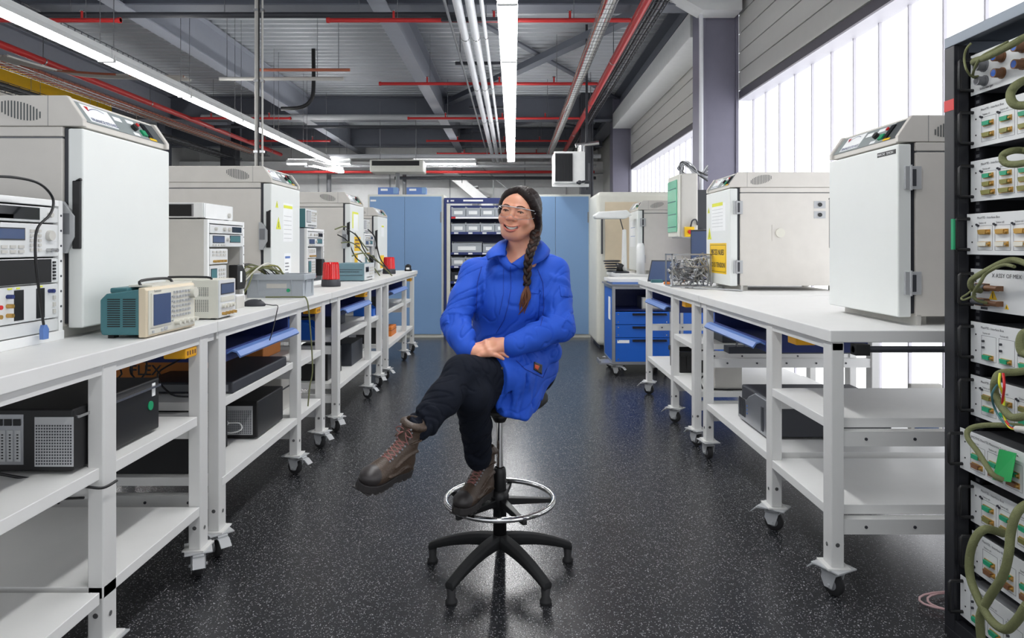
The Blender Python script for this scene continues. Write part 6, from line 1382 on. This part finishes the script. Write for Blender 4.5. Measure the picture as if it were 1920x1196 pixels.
sleeve(SHL, ELL_, WRL+Vector((-.018, .006, .003)), Vector((-.004, 0, 0))); sleeve(SHR, ELR, WRR+Vector((.018, .0, .006)), Vector((.006, 0, 0)))
# folds on the sleeves: rings and diagonal ridges
def ridge(pts, r=.010, k=.016): c.chain([Vector(p) for p in pts], [r*.4]+[r]*(len(pts)-2)+[r*.4], k=k, sub=4)
def groove(pts, r=.007, k=.012): c.chain([Vector(p) for p in pts], [r*.3]+[r]*(len(pts)-2)+[r*.3], k=k, mode='sub', sub=4)
def onlimb(A, B, t, th, rad):
    d = (B-A).normalized(); u = d.cross(Vector((0, 1, 0))).normalized(); w = d.cross(u); return A.lerp(B, t)+(u*math.cos(th)+w*math.sin(th))*rad
rf = random.Random(12)
for (A, B, r0, N) in ((SHL, ELL_, .056, 1), (ELL_, WRL, .048, 2), (SHR, ELR, .057, 1), (ELR, WRR, .049, 2)):
    for i in range(N):
        t = .25+.72*i/N+rf.uniform(-.04, .04); th = rf.uniform(0, 2*PI); L = rf.uniform(.9, 1.9); sl_ = rf.uniform(-.14, .14); rr0 = r0*(1-.14*t)
        (groove if i % 2 else ridge)([onlimb(A, B, t+sl_*(q-.5), th+L*q, rr0+(.002 if i % 2 else -.002)) for q in (0, .33, .66, 1)], rf.uniform(.005, .0085))
for pts in (([px(903, 505, 2.63), px(896, 560, 2.625), px(898, 620, 2.62)]), ([px(1016, 505, 2.64), px(1014, 560, 2.62), px(1010, 610, 2.62)]), ([px(915, 640, 2.60), px(950, 640, 2.59), px(985, 635, 2.59)])): groove(pts, .004, .016)
# coat skirt over the crossed thigh, hanging to the seat front
HE = [(936, 700, 2.50, 924, 770, 2.49), (952, 702, 2.50, 946, 775, 2.48), (972, 704, 2.51, 968, 780, 2.49), (993, 702, 2.54, 986, 784, 2.51), (1012, 700, 2.59, 1000, 768, 2.56), (1024, 695, 2.66, 1012, 745, 2.63)]
c_main = c; c = Field((-.34, 2.28, .55), (.30, 2.95, 1.36), .0042)
for i in range(31):
    u = i/30*5; i0 = min(int(u), 4); w_ = u-i0; h_ = [HE[i0][q]*(1-w_)+HE[i0+1][q]*w_ for q in range(6)]; (a, b_, d, a2, b2, d2) = h_
    wob = .006*math.sin(i*.9)+.003*math.sin(i*2.3)
    c.cone(px(a, b_-22, d+.03), .024, px(a2, b2, d2+wob), .009, k=.012)
for (a, b_, d, a2, b2, d2) in HE: c.cone(px(a, b_-24, d+.02), .030, px(a+8, 660, 2.66), .045, k=.03)
c.cone((.078, 2.73, .82), .103, px(955, 702, 2.54), .089, k=.02); c.cone(px(955, 702, 2.54), .089, px(925, 702, 2.49), .084, k=.01)
c.plane_cut((-.052, 2.462, .86), (.78, .62, .10), k=.004)
c_main.comb((slice(None),)*3, c.F, .02, 'add'); c = c_main
c.cone(px(1010, 700, 2.66), .035, px(1010, 735, 2.68), .02, k=.03)
for pts in (([px(958, 690, 2.47), px(955, 730, 2.468), px(950, 765, 2.468)]), ([px(985, 700, 2.48), px(985, 740, 2.49), px(978, 775, 2.49)]), ([px(1008, 705, 2.53), px(1003, 735, 2.53)]+[px(995, 765, 2.54)])): groove(pts, .006, .014)
ridge([px(940, 690, 2.465), px(938, 730, 2.465), px(932, 768, 2.47)], .007); ridge([px(970, 690, 2.47), px(968, 735, 2.47), px(960, 775, 2.475)], .006)
# open neck
c.cone(NB+Vector((0, .0, .12)), .058, NB+Vector((-.002, -.005, -.01)), .050, k=.008, mode='sub')
c.chain([NB+Vector((-.003, -.035, -.005)), px(964, 484, 2.64), px(957, 496, 2.60)], [.040, .022, .003], k=.004, mode='sub', sub=6)
c.cone(px(936, 511, 2.645), .030, px(985, 511, 2.645), .030, k=.02)
c.chain([px(940, 476, 2.655), px(945, 488, 2.625), px(956, 502, 2.608)], [.012, .012, .010], k=.012, sub=3); c.chain([px(1000, 474, 2.67), px(980, 490, 2.63), px(962, 501, 2.608)], [.014, .013, .010], k=.012, sub=3)
from mathutils import noise as NO
def limb_coord(P, A, B):
    A = V3(A); B = V3(B); d = B-A; L = np.linalg.norm(d); u = d/L; r = P-A; t = r@u; rad = r-t[:, None]*u; return t/L, t, rad, np.linalg.norm(rad, axis=1)
def wrinkle(P, Q, limbs, amp, base=.0015, tf=38, rf_=9):
    nrm = np.zeros_like(P); a, b_, c_ = P[Q[:, 0]], P[Q[:, 1]], P[Q[:, 2]]; fn = np.cross(b_-a, c_-a)
    for i in range(4):
        for k_ in range(3): nrm[:, k_] += np.bincount(Q[:, i], fn[:, k_], len(P))
    cen = P.mean(0); nrm /= np.linalg.norm(nrm, axis=1)[:, None]+1e-12
    if ((P-cen)*nrm).sum() < 0: nrm = -nrm
    disp = np.zeros(len(P)); best = np.full(len(P), .085)
    for li, (A, B, t0, t1, am) in enumerate(limbs):
        t, s_, rad, rn = limb_coord(P, A, B); ok = (t > -.15) & (t < 1.15) & (rn < best)
        for i in np.nonzero(ok)[0]:
            p = P[i]; sw = .02*NO.noise((p[0]*9+3, p[1]*9, p[2]*9)); ss = s_[i]+sw; r_ = rad[i]
            v = NO.noise((ss*tf*.55+r_[0]*22+li*7, r_[0]*rf_+r_[2]*20+ss*9, r_[1]*rf_)); v2 = NO.noise((ss*tf*.3-r_[0]*18+li*3+9, r_[2]*15-ss*12, r_[1]*10))
            mk = .5+.5*NO.noise((p[0]*12+5, p[1]*12, p[2]*12)); w = math.exp(-max(0, t0-t[i])**2*30-max(0, t[i]-t1)**2*30)
            disp[i] = (v2*.9+.25-math.exp(-(v/.07)**2)*1.3*mk)*am*w; best[i] = rn[i]
    for i in np.nonzero(best >= .0849)[0]:
        p = P[i]; v = NO.noise((p[0]*10+p[2]*7, p[1]*8, p[2]*13-p[0]*9)); v2 = NO.noise((p[0]*7-p[2]*12, p[1]*9, p[2]*5+p[0]*10+4)); mk = .5+.5*NO.noise((p[0]*8+5, p[1]*8, p[2]*8))
        disp[i] = (v2*.9+.2-math.exp(-(v/.06)**2)*1.1*mk)*base
    return P+nrm*disp[:, None]
P3, Q3 = c.mesh(2)
P3 = wrinkle(P3, Q3, [(SHL, ELL_, .2, 1.1, .007), (ELL_, WRL, -.1, .8, .007), (SHR, ELR, .25, 1.1, .007), (ELR, WRR, -.1, .8, .007)], 1, .0055)
def cuffcut(P, Q, W_, A, r):
    d = (W_-A).normalized(); cc = P[Q].mean(1)-V3(W_); ax = cc@V3(d); rad = np.linalg.norm(cc-ax[:, None]*V3(d), axis=1); return ~((ax > .006) & (ax < .06) & (rad < r))
coatm = np.ones(len(Q3), bool)
coat = obj_from(P3, Q3, 'lab_coat', ['coat'], body, origin=PO)
def wobj(mb, name, m, parent, **kw): mb.v = [tuple(Vector(v)-Vector(PO)) for v in mb.v]; return mb.build(name, m, parent, **kw)
# collar: two folded flaps
def collar(A, B):
    top = [px(*q) for q in A]; bot = [px(*q) for q in B]
    a = catmull(top, 5); b_ = catmull(bot, 5); n = len(a); rows = []
    for w_, lift in ((0, 0), (.12, .010), (.4, .014), (.7, .008), (1, 0)):
        rows.append([p.lerp(q, w_)+((p.lerp(q, w_)-NB)*Vector((1, 1, .3))).normalized()*lift*.8+Vector((0, 0, lift*.5)) for p, q in zip(a, b_)])
    b = MB(); b.add([p for r_ in rows for p in r_], [(k*n+i, k*n+i+1, (k+1)*n+i+1, (k+1)*n+i) for k in range(4) for i in range(n-1)], True)
    o = wobj(b, 'collar', 'coat', coat); s_ = o.modifiers.new('s', 'SOLIDIFY'); s_.thickness = .004; s_.offset = 0
collar([(985, 446, 2.80), (966, 447, 2.775), (951, 453, 2.71), (948, 466, 2.655), (947, 480, 2.61)], [(985, 462, 2.83), (944, 462, 2.80), (922, 467, 2.71), (912, 477, 2.64), (914, 487, 2.61)])
collar([(985, 446, 2.80), (1000, 449, 2.785), (1003, 458, 2.73), (988, 474, 2.66), (959, 495, 2.605)], [(985, 462, 2.83), (1018, 461, 2.80), (1031, 470, 2.74), (1018, 488, 2.66), (976, 505, 2.605)])
# surface ribbon that hugs the coat: project points on the coat mesh
from mathutils.bvhtree import BVHTree
bv = BVHTree.FromPolygons([Vector(p) for p in P3], [tuple(q) for q in Q3.tolist()])
bvb = BVHTree.FromPolygons([Vector(p) for p in P_], [tuple(q) for q in Q_.tolist()])
CAM = Vector((0, 0, 1.3))
def hit(x, y, bvh=bv, off=.0012):
    d = px(x, y, 1.0)-CAM; r = bvh.ray_cast(CAM, d.normalized()); 
    if r[0] is None: return None
    return r[0]-d.normalized()*off
def seam(pts, name, m, r=.0018, parent=None, sub=6):
    P = [hit(*p) for p in pts]; P = [p for p in P if p is not None]
    if len(P) < 2: return
    b = MB(); b.tube(P, r, n=6, sub=sub); return wobj(b, name, m, parent or coat)
def dense(pts, n=14):
    out = []
    for i in range(len(pts)-1):
        for k in range(n): t = k/n; out.append((pts[i][0]*(1-t)+pts[i+1][0]*t, pts[i][1]*(1-t)+pts[i+1][1]*t))
    return out+[pts[-1]]
def patch(poly, name, m, off=.003, nx=8, ny=8, parent=None, thick=.003):
    """quad patch in picture space projected on the coat"""
    (a, b_, c_, d_) = poly; vs = []
    for j in range(ny+1):
        for i in range(nx+1):
            u = i/nx; v = j/ny; x = (a[0]*(1-u)+b_[0]*u)*(1-v)+(d_[0]*(1-u)+c_[0]*u)*v; y = (a[1]*(1-u)+b_[1]*u)*(1-v)+(d_[1]*(1-u)+c_[1]*u)*v
            p = hit(x, y, off=off); 
            if p is None: return None
            vs.append(p)
    mb = MB(); mb.add(vs, [(j*(nx+1)+i, j*(nx+1)+i+1, (j+1)*(nx+1)+i+1, (j+1)*(nx+1)+i) for j in range(ny) for i in range(nx)], True)
    o = wobj(mb, name, m, parent or coat); s_ = o.modifiers.new('s', 'SOLIDIFY'); s_.thickness = thick; s_.offset = -1; return o
seam(dense([(957, 500), (958, 540), (952, 575), (945, 600), (930, 625)]), 'placket_seam', 'coat_seam', .0014, sub=1)
seam(dense([(944, 504), (944, 550), (936, 590)]), 'placket_stitch', 'coat_seam', .0009, sub=1)
seam(dense([(1008, 505), (1018, 530), (1020, 575), (1014, 610)]), 'armhole_seam', 'coat_seam', .0016, sub=1); seam(dense([(903, 500), (895, 530), (893, 580)]), 'armhole_seam', 'coat_seam', .0016, sub=1)
patch([(1048, 533), (1064, 536), (1067, 558), (1052, 556)], 'sleeve_pocket', 'coat'); patch([(992, 542), (1012, 544), (1012, 551), (992, 549)], 'pocket_flap', 'coat')
patch([(1002, 678), (1017, 684), (1016, 702), (1001, 693)], 'logo_patch', 'black', off=.004, thick=.002); patch([(1003, 683), (1012, 686), (1009, 694), (1003, 690)], 'logo_mark', mat('logo_orange', (214, 84, 50), .6), off=.0065, nx=4, ny=4, thick=.001)
seam(dense([(968, 676), (985, 692), (1018, 708), (1026, 690)]), 'pocket_seam', 'coat_seam', .0016, sub=1)
p = hit(942, 690)
if p is not None: b = MB(); b.cyl(p, p+Vector((0, -.003, 0)), .005, 10); wobj(b, 'snap_button', 'dark_grey', coat)
# ---- jeans
KT = px(866, 699, 2.405); CT = px(785, 802, 2.215); KB = px(886, 742, 2.40); CB = px(897, 858, 2.655)
j = Field((-.40, 2.14, .42), (.24, 2.95, .96), .0042)
j.cone((.08, 2.74, .80), .095, px(950, 703, 2.55), .078, k=.03); j.cone(px(950, 703, 2.55), .078, KT, .060, k=.03); j.cone(KT, .061, KT*.5+CT*.5+Vector((.008, 0, 0)), .055, k=.02); j.cone(KT*.5+CT*.5+Vector((.008, 0, 0)), .055, CT, .044, k=.02)
j.cone((-.02, 2.74, .80), .085, (-.09, 2.55, .78), .078, k=.03); j.cone((-.09, 2.55, .78), .078, KB, .060, k=.03); j.cone(KB, .061, KB*.55+CB*.45+Vector((0, .012, 0)), .058, k=.02); j.cone(KB*.55+CB*.45+Vector((0, .012, 0)), .058, CB, .050, k=.02)
rj = random.Random(21)
for (A, B, r0, N, t0, t1) in ((KT, CT, .048, 4, .75, 1.0), (KB, CB, .053, 4, .7, 1.0)):
    for i in range(N):
        t = t0+(t1-t0)*(i+.5)/N; th = rj.uniform(0, 2*PI); sl_ = rj.uniform(-.1, .1); L = rj.uniform(1, 2.2)
        pts = [onlimb(A, B, t+sl_*(q-.5), th+L*q, r0*(1-.12*t)) for q in (0, .33, .66, 1)]
        j.chain(pts, [.003, .0085, .0085, .003], k=.012, mode='sub' if i % 2 else 'add', sub=3)
P4, Q4 = j.mesh(2); P4 = wrinkle(P4, Q4, [(px(950, 703, 2.55), KT, .3, 1.0, .005), (KT, CT, .2, 1.0, .006), (KB, CB, .2, 1.0, .006)], 1, .002, tf=46); jeans = obj_from(P4, Q4, 'jeans', ['jeans'], body, origin=PO)
# ---- boots
def boot(heel, toe, ank):
    heel, toe, ank = Vector(heel), Vector(toe), Vector(ank)
    fw = (toe-heel).normalized(); up = (ank-heel); up = (up-fw*up.dot(fw)).normalized(); sd = fw.cross(up)
    sc = (toe-heel).length/.285
    T = Matrix.Translation(heel) @ Matrix(((sd.x, fw.x, up.x, 0), (sd.y, fw.y, up.y, 0), (sd.z, fw.z, up.z, 0), (0, 0, 0, 1))) @ Matrix.Scale(sc, 4)
    T = Matrix.Translation(-Vector(PO)) @ T
    k = Field((-.08, -.03, -.005), (.08, .31, .25), .003)
    k.ell((0, .046, .050), (.036, .046, .050), k=.02); k.cone((0, .05, .048), .038, (0, .19, .036), .038, k=.03); k.ell((0, .225, .040), (.047, .060, .036), k=.02)
    k.cone((0, .060, .08), .040, (0, .050, .205), .043, k=.03); k.cone((0, .072, .120), .037, (0, .175, .058), .034, k=.03)
    k.chain([(.042*math.cos(a), .050+.046*math.sin(a), .208+.006*math.sin(a)) for a in np.linspace(0, 2*PI, 16)], .011, k=.008)
    for s in (-1, 1):
        k.chain([(s*.034, .018, .10), (s*.047, .05, .115), (s*.044, .10, .10), (s*.042, .15, .07)], .003, k=.008, sub=4); k.chain([(s*.034, .022, .15), (s*.050, .05, .16), (s*.040, .095, .15)], .003, k=.006, sub=4); k.chain([(s*.041, .02, .03), (s*.045, .08, .055), (s*.044, .14, .04), (s*.05, .19, .045)], .003, k=.006, sub=4)
    k.cone((0, .05, .27), .034, (0, .052, .20), .031, k=.006, mode='sub')
    P, Q = k.mesh(2); cc = P[Q].mean(1); mi = np.zeros(len(Q), int); mi[(cc[:, 1] > .243-.4*(cc[:, 2]-.03)) | ((cc[:, 1] < .03) & (cc[:, 2] < .075))] = 1
    bo = obj_from(P, Q, 'boot', ['boot_leather', 'boot_toe'], body, mi, T=T); bo['label'] = 'brown lace-up hiking boot'
    # sole with lugs
    out = []; W_ = [(.0, .020), (.012, .034), (.04, .039), (.08, .036), (.12, .036), (.17, .044), (.215, .050), (.25, .046), (.275, .033), (.288, .014)]
    poly = [(w, y-.004) for y, w in W_]+[(-w, y-.004) for y, w in W_[::-1]]
    b = MB(); b.prism(poly, 'z', -.006, .022)
    for i in range(9):
        y = .01+.031*i; w = float(np.interp(y+.008, [q[0] for q in W_], [q[1] for q in W_]))+.002
        if .09 < y < .12: continue
        for s in (-1, 1): b.box(s*.004, s*w, y, y+.022, -.011, -.006)
    b.v = [tuple(T @ Vector(v)) for v in b.v]; b.build('boot_sole', 'boot_sole', bo, bevel=.003)
    bb = BVHTree.FromPolygons([Vector(p) for p in P], [tuple(q) for q in Q.tolist()])
    def surf(x, y, z, d): 
        r = bb.ray_cast(Vector((x, y, z))+Vector(d).normalized()*.12, -Vector(d).normalized()); return r[0]+Vector(d).normalized()*.003 if r[0] is not None else Vector((x, y, z))
    CL = catmull([Vector((0, .165, .045)), Vector((0, .10, .085)), Vector((0, .055, .135)), Vector((0, .048, .205))], 3); DR = catmull([Vector((0, .25, 1)), Vector((0, .7, .75)), Vector((0, 1, .35)), Vector((0, 1, .02))], 3); rowsL = CL
    Lp = [surf(-.022-.0004*i, q.y, q.z, d_) for i, (q, d_) in enumerate(zip(CL, DR))]; Rp = [surf(.022+.0004*i, q.y, q.z, d_) for i, (q, d_) in enumerate(zip(CL, DR))]
    b = MB()
    for i in range(len(rowsL)-1):
        for (a, c_) in ((Lp[i], Rp[i+1]), (Rp[i], Lp[i+1])): mdp = (a+c_)/2+Vector((0, .5, .5)).normalized()*.004; b.tube([a, mdp, c_], .0026, n=6, sub=3)
    tp = (Lp[-2]+Rp[-2])/2+Vector((0, .008, .0))
    for s in (-1, 1): b.tube([tp, tp+Vector((s*.022, .012, .010)), tp+Vector((s*.040, .006, -.008)), tp+Vector((s*.018, .010, -.012)), tp], .0022, n=6, sub=4); b.tube([tp, tp+Vector((s*.018, .012, -.02)), tp+Vector((s*.030, .0, -.045))], .0022, n=6, sub=4)
    b.v = [tuple(T @ Vector(v)) for v in b.v]; b.build('boot_laces', 'lace', bo)
    b = MB(); [b.ell(p, (.0045, .0045, .0045), 8, 6) for p in Lp+Rp]; b.v = [tuple(T @ Vector(v)) for v in b.v]; b.each('lace_eyelet', 'mid_grey', bo)
    b = MB(); b.prism([(-.022, .085), (.022, .085), (.024, .102), (-.024, .102)], 'z', .14, .215); b.v = [tuple(T @ Vector(v)) for v in b.v]; b.build('boot_tongue', 'boot_leather', bo, bevel=.006)
boot((-.350, 2.245, .562), (-.457, 2.035, .574), (-.300, 2.225, .73))
boot((-.100, 2.72, .320), (-.205, 2.495, .322), (-.118, 2.65, .50))
# ============================================================= STOOL
st = thing('swivel_stool', (-.053, 2.72, 0), 'tall black swivel stool with a chrome foot ring under the seated person', 'stool')
b = MB(); b.lathe([(0, .650), (.10, .652), (.155, .662), (.174, .680), (.172, .700), (.155, .712), (.10, .710), (0, .706)], (.02, .03, 0), n=36); b.build('seat', 'black_matte', st)
b = MB(); b.box(-.07, .07, -.05, .07, .635, .650); b.lathe([(.0, .60), (.022, .60), (.04, .635), (0, .635)], n=20);  b.build('seat_mount', 'black', st)
b = MB(); b.cyl((0, 0, .40), (0, 0, .635), .013, 18); b.build('gas_lift', 'chrome', st); b = MB(); b.lathe([(.018, .42), (.023, .415), (.025, .40), (.027, .14), (0, .14)], n=20); b.build('lift_sleeve', 'black', st)
b = MB(); vs = [(.215*math.cos(a), .215*math.sin(a), .293) for a in np.linspace(0, 2*PI, 48, endpoint=False)]; b.tube(vs, .0105, n=10, closed=True); rg = b.build('foot_ring', 'chrome', st)
b = MB(); b.lathe([(.027, .255), (.036, .26), (.036, .31), (.030, .33), (.027, .33)], n=18); b.build('ring_hub', 'black', st)
for a in (8, 80, 152, 224, 296):
    a = R(a); b = MB(); u = Vector((math.cos(a), math.sin(a), 0)); w = Vector((-u.y, u.x, 0))
    b.add([u*.03+w*.016+Vector((0,0,.272)), u*.03-w*.016+Vector((0,0,.272)), u*.03-w*.016+Vector((0,0,.30)), u*.03+w*.016+Vector((0,0,.30)), u*.222+w*.009+Vector((0,0,.268)), u*.222-w*.009+Vector((0,0,.268)), u*.222-w*.009+Vector((0,0,.284)), u*.222+w*.009+Vector((0,0,.284))], [(0,1,2,3),(7,6,5,4),(0,4,5,1),(1,5,6,2),(2,6,7,3),(3,7,4,0)]); b.build('ring_spoke', 'black', st, bevel=.003)
for a in (90, 18, 162, -54, -126):
    a = R(a); u = Vector((math.cos(a), math.sin(a), 0)); w = Vector((-u.y, u.x, 0)); b = MB(); sec = []
    for t in np.linspace(0, 1, 9):
        r_ = .02+.285*t; top = .155-.075*t**1.8; th_ = .05-.022*t; hw = .027-.006*t
        sec.append([u*r_+w*hw*.6+Vector((0,0,top)), u*r_+w*hw+Vector((0,0,top-.012)), u*r_+w*hw*.8+Vector((0,0,top-th_)), u*r_-w*hw*.8+Vector((0,0,top-th_)), u*r_-w*hw+Vector((0,0,top-.012)), u*r_-w*hw*.6+Vector((0,0,top))])
    vs = [v for s_ in sec for v in s_]; fs = [(i*6+q, i*6+(q+1) % 6, (i+1)*6+(q+1) % 6, (i+1)*6+q) for i in range(8) for q in range(6)]+[(0,1,2,3,4,5), tuple(range(48, 54))[::-1]]
    b.add(vs, fs, True); arm = b.build('star_leg', 'black_matte', st, bevel=.003)
    b = MB(); p = u*.292; b.lathe([(0, 0), (.022, 0), (.022, .012), (.015, .02), (.017, .055), (0, .06)], p, n=16); b.build('glide_foot', 'rubber', arm)
